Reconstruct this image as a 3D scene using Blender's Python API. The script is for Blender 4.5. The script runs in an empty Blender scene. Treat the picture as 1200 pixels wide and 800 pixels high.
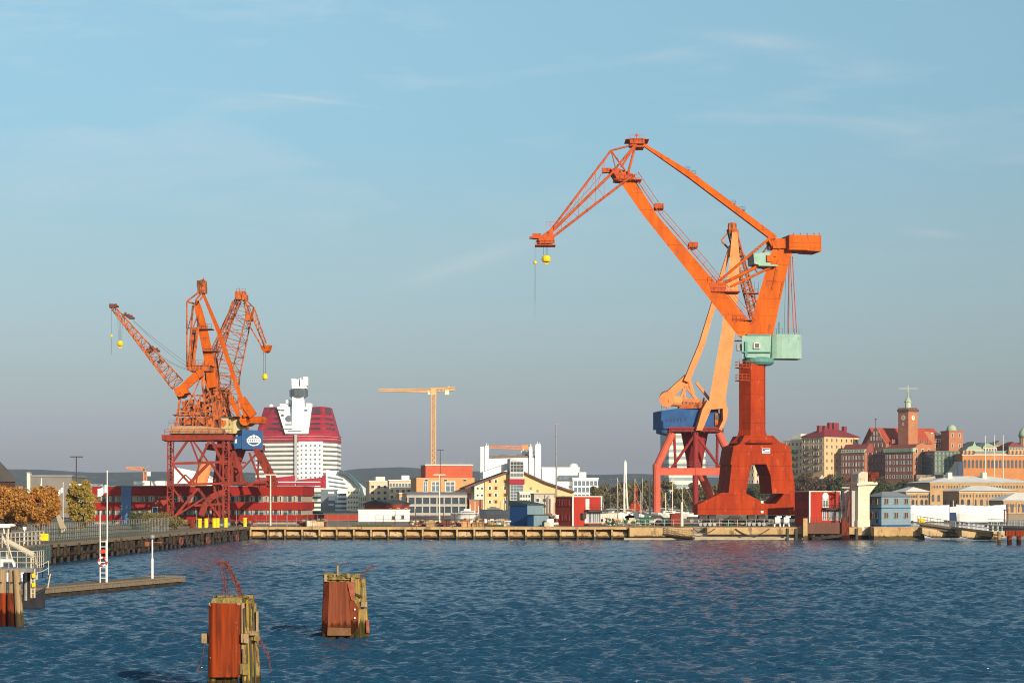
import bpy, math, random
import numpy as np
from mathutils import Vector as V, Matrix
random.seed(7)
R = math.radians
SC = bpy.context.scene
COL = SC.collection
# ---------------------------------------------------------------- camera
K = 2240.0      # focal length in photo pixels (photo is 1200 wide)
HZ = 585.0      # the row of the horizon
CH = 7.0        # eye height above the water
cam = bpy.data.cameras.new('camera'); cam_o = bpy.data.objects.new('camera', cam); COL.objects.link(cam_o)
cam.sensor_width = 36; cam.lens = 36 * K / 1200
cam.shift_y = (HZ - 400) / 1200
cam.clip_start = 0.5; cam.clip_end = 30000
cam_o.location = (0, 0, CH); cam_o.rotation_euler = (R(90), 0, 0)
SC.camera = cam_o
# ---------------------------------------------------------------- light
SUN_AZ = 28.0    # degrees to the right of straight behind the camera
SUN_EL = 17.0
sd = V((math.sin(R(SUN_AZ)) * math.cos(R(SUN_EL)), -math.cos(R(SUN_AZ)) * math.cos(R(SUN_EL)), math.sin(R(SUN_EL))))
sun = bpy.data.lights.new('sun', 'SUN'); sun.energy = 5.0; sun.angle = R(0.5); sun.color = (1.0, 0.85, 0.66)
sun_o = bpy.data.objects.new('sun', sun); COL.objects.link(sun_o)
sun_o.rotation_euler = sd.to_track_quat('Z', 'Y').to_euler()
world = bpy.data.worlds.new('World'); SC.world = world; world.use_nodes = True
nt = world.node_tree; nt.nodes.clear()
def N(t, **kw):
    n = nt.nodes.new(t)
    for k, v in kw.items(): setattr(n, k, v)
    return n
sky = N('ShaderNodeTexSky', sky_type='NISHITA', sun_disc=False)
sky.sun_elevation = R(SUN_EL); sky.sun_rotation = R(180 - SUN_AZ)
sky.air_density = 1.0; sky.dust_density = 1.2; sky.ozone_density = 1.6
tc = N('ShaderNodeTexCoord'); sep = N('ShaderNodeSeparateXYZ'); nt.links.new(tc.outputs['Generated'], sep.inputs[0])
# tone by height: a grey smoky band low down, as the air over a harbour has
ramp = N('ShaderNodeValToRGB'); cr = ramp.color_ramp; cr.elements[0].position = 0.0; cr.elements[0].color = (0.62, 0.64, 0.94, 1)
cr.elements[1].position = 0.253; cr.elements[1].color = (1.13, 1.29, 1.17, 1)
for z_, c_ in ((0.033, (0.61, 0.62, 0.945, 1)), (0.06, (0.655, 0.666, 0.80, 1)), (0.126, (0.85, 0.875, 0.865, 1)), (0.19, (0.934, 1.087, 1.035, 1))):
    e = cr.elements.new(z_); e.color = z_ and c_
nt.links.new(sep.outputs[2], ramp.inputs[0])
mul = N('ShaderNodeMix', data_type='RGBA', blend_type='MULTIPLY'); mul.inputs[0].default_value = 1
nt.links.new(sky.outputs[0], mul.inputs[6]); nt.links.new(ramp.outputs[0], mul.inputs[7])
# thin high cloud
mp = N('ShaderNodeMapping'); mp.inputs['Rotation'].default_value = (0, R(9), 0); mp.inputs['Scale'].default_value = (4.0, 2.0, 22.0)
nt.links.new(tc.outputs['Generated'], mp.inputs[0])
nz = N('ShaderNodeTexNoise'); nz.inputs['Scale'].default_value = 1.6; nz.inputs['Detail'].default_value = 7; nz.inputs['Roughness'].default_value = 0.6; nz.inputs['Distortion'].default_value = 0.5
nt.links.new(mp.outputs[0], nz.inputs[0])
cr2 = N('ShaderNodeMapRange'); cr2.inputs[1].default_value = 0.50; cr2.inputs[2].default_value = 0.82; cr2.inputs[3].default_value = 0; cr2.inputs[4].default_value = 0.55
nt.links.new(nz.outputs[0], cr2.inputs[0])
hi = N('ShaderNodeMapRange'); hi.inputs[1].default_value = 0.10; hi.inputs[2].default_value = 0.24; nt.links.new(sep.outputs[2], hi.inputs[0])
mm = N('ShaderNodeMath', operation='MULTIPLY'); nt.links.new(cr2.outputs[0], mm.inputs[0]); nt.links.new(hi.outputs[0], mm.inputs[1])
cl = N('ShaderNodeMix', data_type='RGBA'); nt.links.new(mm.outputs[0], cl.inputs[0]); nt.links.new(mul.outputs[2], cl.inputs[6])
cl.inputs[7].default_value = (6.3, 6.5, 6.5, 1)
# two faint streaks, given as directions in the sky: centre (azimuth tan, elevation tan), length, tilt
prev = cl
dv = N('ShaderNodeMath', operation='DIVIDE'); nt.links.new(sep.outputs[0], dv.inputs[0]); nt.links.new(sep.outputs[1], dv.inputs[1])
de = N('ShaderNodeMath', operation='DIVIDE'); nt.links.new(sep.outputs[2], de.inputs[0]); nt.links.new(sep.outputs[1], de.inputs[1])
def M(op, a, b=None):
    n = N('ShaderNodeMath', operation=op)
    for i, q in enumerate((a, b)):
        if q is None: continue
        if isinstance(q, (int, float)): n.inputs[i].default_value = q
        else: nt.links.new(q, n.inputs[i])
    return n.outputs[0]
for (cx, cy, ln, wd, tilt, amt) in ((-0.022, 0.124, 0.036, 0.0042, 18, 0.17), (-0.105, 0.209, 0.030, 0.0010, -7, 0.20), (0.22, 0.139, 0.014, 0.002, -4, 0.2), (0.13, 0.24, 0.03, 0.004, -6, 0.25)):
    dx = M('SUBTRACT', dv.outputs[0], cx); dy = M('SUBTRACT', de.outputs[0], cy)
    c, s = math.cos(R(tilt)), math.sin(R(tilt))
    a = M('ADD', M('MULTIPLY', dx, c / ln), M('MULTIPLY', dy, s / ln))
    b = M('ADD', M('MULTIPLY', dx, -s / wd), M('MULTIPLY', dy, c / wd))
    r2 = M('ADD', M('MULTIPLY', a, a), M('MULTIPLY', b, b))
    g = M('MULTIPLY', M('POWER', 2.718, M('MULTIPLY', r2, -1.0)), M('MULTIPLY', nz.outputs[0], amt * 1.6))
    g = M('MULTIPLY', g, M('GREATER_THAN', sep.outputs[1], 0.0))
    mx = N('ShaderNodeMix', data_type='RGBA'); nt.links.new(g, mx.inputs[0]); nt.links.new(prev.outputs[2], mx.inputs[6]); mx.inputs[7].default_value = (6.5, 6.5, 6.4, 1)
    prev = mx
bg = N('ShaderNodeBackground'); bg.inputs[1].default_value = 0.108
nt.links.new(prev.outputs[2], bg.inputs[0])
wo = N('ShaderNodeOutputWorld'); nt.links.new(bg.outputs[0], wo.inputs[0])
SC.view_settings.view_transform = 'Standard'; SC.view_settings.look = 'None'; SC.view_settings.gamma = 1.0
SC.view_settings.use_curve_mapping = False
SC.view_settings.exposure = 0.12
SC.cycles.filter_width = 1.05; SC.cycles.max_bounces = 6; SC.cycles.volume_bounces = 1; SC.cycles.caustics_reflective = False

# ---------------------------------------------------------------- materials
MATS = {}
def mk(name, c1, c2=None, scale=1.0, rough=0.7, bump=0.0, metal=0.0, stretch=(1, 1, 1), c3=None, s3=0.3, t3=0.6, lo=0.35, hi=0.65, spec=0.08, grid=None, tide=None):
    m = bpy.data.materials.new(name); m.use_nodes = True; t = m.node_tree; b = t.nodes['Principled BSDF']
    b.inputs['Roughness'].default_value = rough if rough < .4 else min(1, rough + .15); b.inputs['Metallic'].default_value = metal
    b.inputs['Specular IOR Level'].default_value = spec if rough > .35 else .5
    def n_(ty, **kw):
        n = t.nodes.new(ty)
        for k, v in kw.items(): setattr(n, k, v)
        return n
    if c2 is None: c2 = tuple(x * 0.8 for x in c1)
    g = n_('ShaderNodeNewGeometry'); mp = n_('ShaderNodeMapping'); mp.inputs['Scale'].default_value = stretch
    t.links.new(g.outputs['Position'], mp.inputs[0])
    nz = n_('ShaderNodeTexNoise'); nz.inputs['Scale'].default_value = scale; nz.inputs['Detail'].default_value = 6; nz.inputs['Roughness'].default_value = 0.62
    t.links.new(mp.outputs[0], nz.inputs[0])
    mr = n_('ShaderNodeMapRange'); mr.inputs[1].default_value = lo; mr.inputs[2].default_value = hi; t.links.new(nz.outputs[0], mr.inputs[0])
    mx = n_('ShaderNodeMix', data_type='RGBA'); t.links.new(mr.outputs[0], mx.inputs[0]); mx.inputs[6].default_value = (*c1, 1); mx.inputs[7].default_value = (*c2, 1)
    out = mx.outputs[2]
    if c3:
        nz3 = n_('ShaderNodeTexNoise'); nz3.inputs['Scale'].default_value = s3; nz3.inputs['Detail'].default_value = 8; nz3.inputs['Roughness'].default_value = 0.7
        mp3 = n_('ShaderNodeMapping'); mp3.inputs['Scale'].default_value = (1, 1, 0.35); mp3.inputs['Location'].default_value = (13, 7, 3)
        t.links.new(g.outputs['Position'], mp3.inputs[0]); t.links.new(mp3.outputs[0], nz3.inputs[0])
        mr3 = n_('ShaderNodeMapRange'); mr3.inputs[1].default_value = t3; mr3.inputs[2].default_value = t3 + 0.08; t.links.new(nz3.outputs[0], mr3.inputs[0])
        mx3 = n_('ShaderNodeMix', data_type='RGBA'); t.links.new(mr3.outputs[0], mx3.inputs[0]); t.links.new(out, mx3.inputs[6]); mx3.inputs[7].default_value = (*c3, 1)
        out = mx3.outputs[2]
    if grid:   # (plate height, line half width, darkening): joints between plates or courses
        sp = n_('ShaderNodeSeparateXYZ'); t.links.new(g.outputs['Position'], sp.inputs[0])
        def mth(op, a, b_):
            n = n_('ShaderNodeMath', operation=op)
            for i, q in enumerate((a, b_)):
                if isinstance(q, (int, float)): n.inputs[i].default_value = q
                else: t.links.new(q, n.inputs[i])
            return n.outputs[0]
        fz = mth('LESS_THAN', mth('FRACT', mth('DIVIDE', sp.outputs[2], grid[0]), 0), grid[1])
        mg = n_('ShaderNodeMix', data_type='RGBA', blend_type='MULTIPLY'); t.links.new(fz, mg.inputs[0]); t.links.new(out, mg.inputs[6]); mg.inputs[7].default_value = (grid[2],) * 3 + (1,)
        out = mg.outputs[2]
    if tide:   # (height, colour factor): the belt the water keeps wet and dark
        sp = n_('ShaderNodeSeparateXYZ'); t.links.new(g.outputs['Position'], sp.inputs[0])
        ad = n_('ShaderNodeMath', operation='MULTIPLY_ADD'); t.links.new(nz.outputs[0], ad.inputs[0]); ad.inputs[1].default_value = -0.9; t.links.new(sp.outputs[2], ad.inputs[2])
        mt_ = n_('ShaderNodeMapRange'); mt_.inputs[1].default_value = tide[0] - .45; mt_.inputs[2].default_value = tide[0] - .3; mt_.inputs[3].default_value = 1; mt_.inputs[4].default_value = 0; t.links.new(ad.outputs[0], mt_.inputs[0])
        mg = n_('ShaderNodeMix', data_type='RGBA', blend_type='MULTIPLY'); t.links.new(mt_.outputs[0], mg.inputs[0]); t.links.new(out, mg.inputs[6]); mg.inputs[7].default_value = (tide[1], tide[1], tide[1] * .9, 1)
        out = mg.outputs[2]
    t.links.new(out, b.inputs['Base Color'])
    if bump:
        bp = n_('ShaderNodeBump'); bp.inputs['Strength'].default_value = 1.0; bp.inputs['Distance'].default_value = bump
        t.links.new(nz.outputs[0], bp.inputs['Height']); t.links.new(bp.outputs[0], b.inputs['Normal'])
    MATS[name] = m
    return m
def leaf(name, cols):
    m = bpy.data.materials.new(name); m.use_nodes = True; t = m.node_tree; b = t.nodes['Principled BSDF']; b.inputs['Roughness'].default_value = 0.65
    g = t.nodes.new('ShaderNodeNewGeometry'); r = t.nodes.new('ShaderNodeValToRGB'); r.color_ramp.elements[0].color = (*cols[0], 1); r.color_ramp.elements[1].color = (*cols[-1], 1)
    for i, c in enumerate(cols[1:-1]):
        e = r.color_ramp.elements.new((i + 1) / (len(cols) - 1)); e.color = (*c, 1)
    t.links.new(g.outputs['Random Per Island'], r.inputs[0]); t.links.new(r.outputs[0], b.inputs['Base Color'])
    tr = t.nodes.new('ShaderNodeBsdfTranslucent'); t.links.new(r.outputs[0], tr.inputs[0])
    mi = t.nodes.new('ShaderNodeMixShader'); mi.inputs[0].default_value = 0.25
    t.links.new(b.outputs[0], mi.inputs[1]); t.links.new(tr.outputs[0], mi.inputs[2]); t.links.new(mi.outputs[0], t.nodes['Material Output'].inputs[0])
    return m
ORANGE = mk('orange paint', (0.58, 0.112, 0.003), (0.44, 0.078, 0.004), 0.35, 0.5, c3=(0.30, 0.07, 0.03), s3=1.3, t3=0.565, grid=(3.1, 0.022, 0.55), stretch=(1.8, 1.8, .3), lo=.38, hi=.6)
ORANGE_RED = mk('red orange paint', (0.52, 0.10, 0.022), (0.38, 0.065, 0.02), 0.8, 0.55, c3=(0.14, 0.045, 0.03), s3=1.8, t3=0.55)
ORANGE_OLD = mk('weathered orange paint', (0.56, 0.135, 0.024), (0.34, 0.085, 0.03), 0.9, 0.6, c3=(0.11, 0.05, 0.035), s3=1.7, t3=0.50)
ORANGE_PALE = mk('faded orange paint', (0.74, 0.285, 0.105), (0.66, 0.225, 0.08), 0.4, 0.6, c3=(0.46, 0.15, 0.06), s3=1.3, t3=0.62)
RED = mk('red lead paint', (0.37, 0.042, 0.005), (0.26, 0.027, 0.006), 0.5, 0.55, c3=(0.50, 0.115, 0.06), s3=1.4, t3=0.59, grid=(2.6, 0.03, 0.6), stretch=(1.8, 1.8, .3), lo=.38, hi=.6)
RED_PORTAL = mk('portal red paint', (0.27, 0.042, 0.026), (0.17, 0.03, 0.02), 0.6, 0.6, c3=(0.07, 0.025, 0.02), s3=1.5, t3=0.56)
RED_DARK = mk('dull red paint', (0.30, 0.035, 0.035), (0.2, 0.03, 0.03), 0.6, 0.6)
TURQ = mk('turquoise paint', (0.30, 0.46, 0.38), (0.23, 0.37, 0.31), 0.5, 0.5, c3=(0.14, 0.17, 0.12), s3=1.3, t3=0.62)
TURQ_D = mk('dark turquoise paint', (0.12, 0.30, 0.26), (0.09, 0.22, 0.2), 0.6, 0.5)
OLIVE_P = mk('pale green rusty paint', (0.46, 0.48, 0.30), (0.50, 0.36, 0.14), 0.7, 0.6, c3=(0.35, 0.13, 0.05), s3=1.2, t3=0.6)
BLUE = mk('blue paint', (0.028, 0.095, 0.26), (0.022, 0.07, 0.19), 0.6, 0.45, c3=(0.06, 0.15, 0.3), s3=0.8, t3=0.62)
BLUE_W = mk('shaded blue wall', (0.025, 0.09, 0.26), (0.025, 0.08, 0.20), 1.5, 0.5, stretch=(1, 1, .2))  # darker than the front wall: shade of the left faces put into the colour
BLUE_G = mk('grey blue wall', (0.17, 0.25, 0.29), (0.14, 0.21, 0.25), 1.5, 0.6, stretch=(1, 1, .2))
BLUE_L = mk('light blue boards', (0.20, 0.29, 0.35), (0.16, 0.24, 0.30), 2.0, 0.6, grid=(0.5, .1, .85))
STEEL = mk('grey steel', (0.30, 0.31, 0.31), (0.2, 0.2, 0.2), 2, 0.45, metal=0.4)
DARK = mk('dark steel', (0.05, 0.05, 0.055), (0.08, 0.06, 0.05), 2, 0.6)
ROPE = mk('rope', (0.10, 0.10, 0.11), (0.07, 0.07, 0.08), 2, 0.7)
YEL = mk('yellow paint', (0.80, 0.58, 0.02), (0.7, 0.48, 0.02), 1.5, 0.5)
YEL_C = mk('pale yellow crane paint', (0.68, 0.42, 0.20), (0.58, 0.34, 0.16), 0.6, 0.6)
WHITE = mk('white paint', (0.78, 0.77, 0.74), (0.70, 0.69, 0.66), 0.6, 0.5, c3=(0.5, 0.48, 0.44), s3=0.8, t3=0.66)
WHITE_C = mk('white cladding', (0.80, 0.80, 0.78), (0.74, 0.74, 0.72), 0.1, 0.5)
TARP = mk('white tarpaulin', (0.85, 0.84, 0.81), (0.74, 0.73, 0.70), 0.6, 0.5, bump=0.3, stretch=(1, 1, .3))
CREAM = mk('cream render', (0.66, 0.52, 0.34), (0.6, 0.46, 0.29), 0.15, 0.8)
CREAM_L = mk('pale cream render', (0.70, 0.66, 0.54), (0.62, 0.57, 0.46), 0.15, 0.8)
YEL_R = mk('yellow render', (0.72, 0.51, 0.26), (0.66, 0.45, 0.21), 0.12, 0.8, c3=(0.55, 0.32, 0.14), s3=0.2, t3=0.62)
ORG_R = mk('orange render', (0.68, 0.34, 0.15), (0.60, 0.28, 0.12), 0.12, 0.8)
ORG_T = mk('orange red cladding', (0.55, 0.12, 0.055), (0.47, 0.10, 0.05), 0.2, 0.7, grid=(1.2, .08, .85))
REDCL = mk('red cladding', (0.30, 0.022, 0.014), (0.26, 0.018, 0.013), 0.3, 0.6, stretch=(1, 1, .2))
REDBOX = mk('red boards', (0.40, 0.040, 0.022), (0.33, 0.033, 0.02), 0.5, 0.6, stretch=(1, 1, .3))
REDSHED = mk('brick red sheeting', (0.33, 0.055, 0.035), (0.27, 0.045, 0.03), 0.5, 0.7, stretch=(1, 1, .2))
MAROON = mk('lipstick red cladding', (0.35, 0.026, 0.042), (0.28, 0.022, 0.036), 0.2, 0.4, grid=(3.4, .10, 1.5))
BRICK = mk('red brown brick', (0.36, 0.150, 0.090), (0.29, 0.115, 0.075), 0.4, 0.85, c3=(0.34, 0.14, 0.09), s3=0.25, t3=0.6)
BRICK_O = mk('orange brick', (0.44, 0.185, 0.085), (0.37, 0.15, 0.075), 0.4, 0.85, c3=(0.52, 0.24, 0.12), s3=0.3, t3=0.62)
BRICK_Y = mk('yellow brick', (0.46, 0.30, 0.15), (0.40, 0.24, 0.12), 0.3, 0.85, c3=(0.5, 0.36, 0.2), s3=0.3, t3=0.6)
TILE = mk('red roof tiles', (0.42, 0.075, 0.035), (0.34, 0.06, 0.03), 0.5, 0.7, c3=(0.25, 0.06, 0.04), s3=0.4, t3=0.62, grid=(0.9, .15, .8))
TILE_D = mk('dark red roof', (0.24, 0.04, 0.045), (0.2, 0.035, 0.04), 0.5, 0.6)
COPPER = mk('green copper', (0.30, 0.42, 0.30), (0.36, 0.44, 0.30), 0.6, 0.6)
ROOF_W = mk('pale sheet roof', (0.80, 0.77, 0.70), (0.68, 0.65, 0.58), 0.25, 0.5)
ROOF_D = mk('dark roof felt', (0.055, 0.055, 0.06), (0.08, 0.075, 0.07), 0.4, 0.85)
ROOF_G = mk('grey roof', (0.25, 0.25, 0.25), (0.2, 0.2, 0.2), 0.4, 0.8)
GLASS = mk('window glass', (0.035, 0.05, 0.065), (0.05, 0.07, 0.09), 0.4, 0.12)
GLASS_L = mk('pale window glass', (0.16, 0.21, 0.25), (0.09, 0.13, 0.17), 0.6, 0.2)
GLASS_T = mk('teal glass', (0.07, 0.12, 0.13), (0.05, 0.09, 0.10), 0.2, 0.15)
FRAME = mk('window frame', (0.7, 0.69, 0.65), (0.62, 0.6, 0.56), 1, 0.6)
CONC = mk('concrete', (0.42, 0.36, 0.27), (0.33, 0.27, 0.19), 0.7, 0.9, bump=0.03, c3=(0.22, 0.16, 0.10), s3=0.9, t3=0.6)
CONC_L = mk('pale concrete', (0.56, 0.50, 0.40), (0.48, 0.41, 0.32), 0.8, 0.9, bump=0.03, c3=(0.40, 0.28, 0.17), s3=0.9, t3=0.62)
CONC_T = mk('tan concrete', (0.52, 0.35, 0.17), (0.40, 0.26, 0.12), 0.8, 0.9, bump=0.03, c3=(0.20, 0.13, 0.07), s3=0.8, t3=0.55, tide=(0.6, .22))
ALGAE = mk('wet dark quay foot', (0.05, 0.05, 0.035), (0.09, 0.08, 0.05), 1.5, 0.5)
WOOD = mk('grey timber', (0.26, 0.20, 0.14), (0.15, 0.115, 0.08), 3.0, 0.85, bump=0.02, stretch=(3, 3, .5))
WOOD_D = mk('dark timber', (0.030, 0.024, 0.018), (0.07, 0.05, 0.035), 1.5, 0.9, bump=0.02)  # near black, with shade from under the quay deck put into the colour
WOOD_T = mk('tan pile timber', (0.38, 0.27, 0.155), (0.24, 0.165, 0.09), 3.0, 0.85, bump=0.04, stretch=(5, 5, .25), c3=(0.14, 0.10, 0.06), s3=1.8, t3=0.58, tide=(0.75, .22))
DECK = mk('deck planks', (0.22, 0.18, 0.13), (0.15, 0.12, 0.085), 2.0, 0.85, bump=0.02, stretch=(.3, 3, 1))
MOSS = mk('mossy timber', (0.30, 0.22, 0.085), (0.17, 0.12, 0.05), 3.5, 0.95, bump=0.06, stretch=(2.5, 2.5, .5), c3=(0.10, 0.10, 0.03), s3=2.2, t3=0.50, tide=(0.75, .22))
YMOSS = mk('yellow lichened timber', (0.44, 0.29, 0.04), (0.26, 0.17, 0.05), 3.2, 0.9, bump=0.05, stretch=(3, 3, .3), c3=(0.07, 0.05, 0.03), s3=2.4, t3=0.52, tide=(0.75, .22))
RUST = mk('rusty plate', (0.28, 0.044, 0.009), (0.12, 0.022, 0.010), 2.0, 0.75, bump=0.02, stretch=(3.2, 3.2, .16), c3=(0.10, 0.026, 0.014), s3=1.6, t3=0.57, lo=.4, hi=.62, tide=(0.75, .22))
RUST_D = mk('dark rusty plate', (0.13, 0.025, 0.012), (0.19, 0.045, 0.018), 3.0, 0.8, bump=0.015, stretch=(2, 2, .3), c3=(0.06, 0.02, 0.014), s3=2.5, t3=0.52, tide=(0.75, .22))
RUST_B = mk('brown rusty plate', (0.22, 0.065, 0.032), (0.13, 0.035, 0.018), 2.2, 0.75, bump=0.02, stretch=(3.0, 3.0, .16), c3=(0.26, 0.06, 0.02), s3=1.2, t3=0.57, tide=(.7, .4))
RUST_P = mk('pinkish rust', (0.32, 0.11, 0.065), (0.22, 0.065, 0.035), 4, 0.8)
BARS = mk('rusty bars', (0.20, 0.055, 0.04), (0.12, 0.04, 0.03), 5, 0.8)
RUBBER = mk('black rubber', (0.03, 0.028, 0.026), (0.06, 0.05, 0.04), 3, 0.9)
BARK = mk('bark', (0.09, 0.065, 0.045), (0.06, 0.04, 0.03), 3, 0.9)
SCAF = mk('brown steel', (0.16, 0.06, 0.045), (0.12, 0.05, 0.04), 1.5, 0.7)
GREEN = mk('green paint', (0.03, 0.14, 0.10), (0.03, 0.10, 0.08), 1, 0.6)
BLACKH = mk('black hull', (0.03, 0.03, 0.035), (0.045, 0.045, 0.05), 1, 0.4)
GREYH = mk('grey hull', (0.36, 0.39, 0.40), (0.28, 0.31, 0.33), 0.3, 0.5, c3=(0.2, 0.16, 0.12), s3=0.5, t3=0.62)
LIFE_R = mk('lifebuoy red', (0.65, 0.05, 0.03), (0.55, 0.05, 0.03), 3, 0.5)

# ---------------------------------------------------------------- geometry helpers
def W(px, py, Y): return V(((px - 600) / K * Y, Y, CH + (HZ - py) / K * Y))
def G(px, Y, z=2.2): return V(((px - 600) / K * Y, Y, z))
def ZZ(py, Y): return CH + (HZ - py) / K * Y
class PL:   # a vertical plane through a point, turned by deg; p() gives the point of it seen at a photo pixel
    def __init__(s, px, Y, deg):
        s.O = V(((px - 600) / K * Y, Y, 0)); a = R(deg); s.a = a
        s.u = V((math.cos(a), math.sin(a), 0)); s.v = V((-math.sin(a), math.cos(a), 0))
    def p(s, px, py, off=0.0):
        d = V(((px - 600) / K, 1, 0)); t = (s.O.dot(s.v) + off) / d.dot(s.v)
        return V((t * d.x, t, CH + (HZ - py) / K * t))
ORG = {}
def tag(o, label=None, cat=None, group=None, kind=None):
    if label: o['label'] = label
    if cat: o['category'] = cat
    if group: o['group'] = group
    if kind: o['kind'] = kind
    return o
def thing(name, label, cat, loc, group=None):
    o = bpy.data.objects.new(name, None); COL.objects.link(o); o.location = loc; o.empty_display_size = 0.5
    ORG[o.name] = V(loc); return tag(o, label, cat, group)
class MB:
    def __init__(s): s.v = []; s.f = []; s.m = []; s.k = 0
    def mat(s, k): s.k = k; return s
    def add(s, vs, fs):
        n = len(s.v); s.v += [tuple(x) for x in vs]
        for f in fs: s.f.append([i + n for i in f]); s.m.append(s.k)
        return s
    def prism(s, front, vec):   # a polygon pushed along vec
        n = len(front); b = [V(p) + V(vec) for p in front]
        s.add(list(front) + b, [list(range(n)), list(range(2 * n - 1, n - 1, -1))] + [[i, i + n, (i + 1) % n + n, (i + 1) % n] for i in range(n)]); return s
    def loft(s, a, b):          # two polygons of the same count
        n = len(a); s.add(list(a) + list(b), [list(range(n)), list(range(2 * n - 1, n - 1, -1))] + [[i, i + n, (i + 1) % n + n, (i + 1) % n] for i in range(n)]); return s
    def box(s, c, size, rz=0.0):
        x, y, z = (q / 2 for q in size); ca, sa = math.cos(rz), math.sin(rz); c = V(c); p = []
        for dz in (-z, z):
            for dx, dy in ((-x, -y), (x, -y), (x, y), (-x, y)): p.append(V((c.x + dx * ca - dy * sa, c.y + dx * sa + dy * ca, c.z + dz)))
        s.loft(p[:4], p[4:]); return s
    def beam(s, a, b, w, h=None, w2=None, h2=None, side=None):   # rectangular bar; w lies in the plane of side, h across
        a, b = V(a), V(b); d = (b - a)
        if d.length < 1e-6: return s
        d.normalize(); h = w if h is None else h; w2 = w if w2 is None else w2; h2 = h if h2 is None else h2
        t = V(side) if side is not None else V((0, 1, 0))
        if abs(d.dot(t)) > 0.95: t = V((1, 0, 0))
        t = (t - d * d.dot(t)).normalized(); q = d.cross(t)
        s.loft([a + q * (w / 2) * i + t * (h / 2) * j for i, j in ((-1, -1), (1, -1), (1, 1), (-1, 1))], [b + q * (w2 / 2) * i + t * (h2 / 2) * j for i, j in ((-1, -1), (1, -1), (1, 1), (-1, 1))]); return s
    def tube(s, a, b, r, r2=None, n=8):
        a, b = V(a), V(b); d = b - a
        if d.length < 1e-6: return s
        d.normalize(); r2 = r if r2 is None else r2; t = d.orthogonal().normalized(); q = d.cross(t)
        c = [(math.cos(2 * math.pi * i / n), math.sin(2 * math.pi * i / n)) for i in range(n)]
        s.loft([a + t * x * r + q * y * r for x, y in c], [b + t * x * r2 + q * y * r2 for x, y in c]); return s
    def lathe(s, c, prof, n=16, rz=0.0):
        c = V(c); vs = []; fs = []
        for r, z in prof:
            for i in range(n): vs.append((c.x + r * math.cos(rz + 2 * math.pi * i / n), c.y + r * math.sin(rz + 2 * math.pi * i / n), c.z + z))
        for j in range(len(prof) - 1):
            for i in range(n): fs.append([j * n + i, j * n + (i + 1) % n, (j + 1) * n + (i + 1) % n, (j + 1) * n + i])
        fs.append(list(range(n - 1, -1, -1))); k = (len(prof) - 1) * n; fs.append(list(range(k, k + n)))
        s.add(vs, fs); return s
    def ring(s, c, nrm, Rr, r, n=18, m=8):
        c = V(c); nrm = V(nrm).normalized(); t = nrm.orthogonal().normalized(); q = nrm.cross(t); vs = []; fs = []
        for i in range(n):
            a = 2 * math.pi * i / n; d = t * math.cos(a) + q * math.sin(a)
            for j in range(m):
                b = 2 * math.pi * j / m; vs.append(c + d * (Rr + r * math.cos(b)) + nrm * r * math.sin(b))
        for i in range(n):
            for j in range(m): fs.append([i * m + j, ((i + 1) % n) * m + j, ((i + 1) % n) * m + (j + 1) % m, i * m + (j + 1) % m])
        s.add(vs, fs); return s
    def lat(s, P, Q, w0, h0, w1, h1, n, rc, rb, side=(0, 1, 0), cross=False, tubes=6):   # a lattice boom of four chords
        P, Q = V(P), V(Q); d = (Q - P).normalized(); t = V(side); t = (t - d * d.dot(t)).normalized(); q = d.cross(t)
        def c(i, f):
            w = w0 + (w1 - w0) * f; h = h0 + (h1 - h0) * f; a, b = ((-1, -1), (1, -1), (1, 1), (-1, 1))[i]
            return P + (Q - P) * f + q * (a * w / 2) + t * (b * h / 2)
        for i in range(4): s.tube(c(i, 0), c(i, 1), rc, n=tubes)
        for j in range(n):
            f0, f1 = j / n, (j + 1) / n
            for i in range(4):
                k = (i + 1) % 4
                a, b = (c(i, f0), c(k, f1)) if (j + i) % 2 == 0 else (c(k, f0), c(i, f1))
                s.tube(a, b, rb, n=4)
                if cross: s.tube(*((c(k, f0), c(i, f1)) if (j + i) % 2 == 0 else (c(i, f0), c(k, f1))), rb, n=4)
                s.tube(c(i, f0), c(k, f0), rb, n=4)
        for i in range(4): s.tube(c(i, 1), c((i + 1) % 4, 1), rb, n=4)
        return s
    def rail(s, pts, h=1.1, sp=1.5, r=0.035, rows=2):
        for a, b in zip(pts[:-1], pts[1:]):
            a, b = V(a), V(b); L = (b - a).length; n = max(1, int(round(L / sp)))
            for i in range(n + 1):
                p = a + (b - a) * (i / n); s.tube(p, p + V((0, 0, h)), r, n=4)
            for k in range(rows):
                z = V((0, 0, h * (k + 1) / rows)); s.tube(a + z, b + z, r, n=4)
        return s
    def build(s, name, mats, parent=None, loc=None, smooth=False, label=None, cat=None, group=None, kind=None):
        if not isinstance(mats, (list, tuple)): mats = [mats]
        if parent is not None: o0 = ORG[parent.name]
        elif loc is not None: o0 = V(loc)
        elif kind == 'structure' or not s.v: o0 = V((0, 0, 0))
        else:
            a = np.array(s.v); o0 = V(((a[:, 0].min() + a[:, 0].max()) / 2, (a[:, 1].min() + a[:, 1].max()) / 2, a[:, 2].min()))
        me = bpy.data.meshes.new(name); me.from_pydata([(x - o0.x, y - o0.y, z - o0.z) for x, y, z in s.v], [], s.f)
        for m in mats: me.materials.append(m)
        me.polygons.foreach_set('material_index', s.m)
        if smooth: me.polygons.foreach_set('use_smooth', [True] * len(me.polygons))
        o = bpy.data.objects.new(name, me); COL.objects.link(o)
        if parent is not None: o.parent = parent
        else: o.location = o0
        ORG[o.name] = o0
        return tag(o, label, cat, group, kind)
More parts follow.
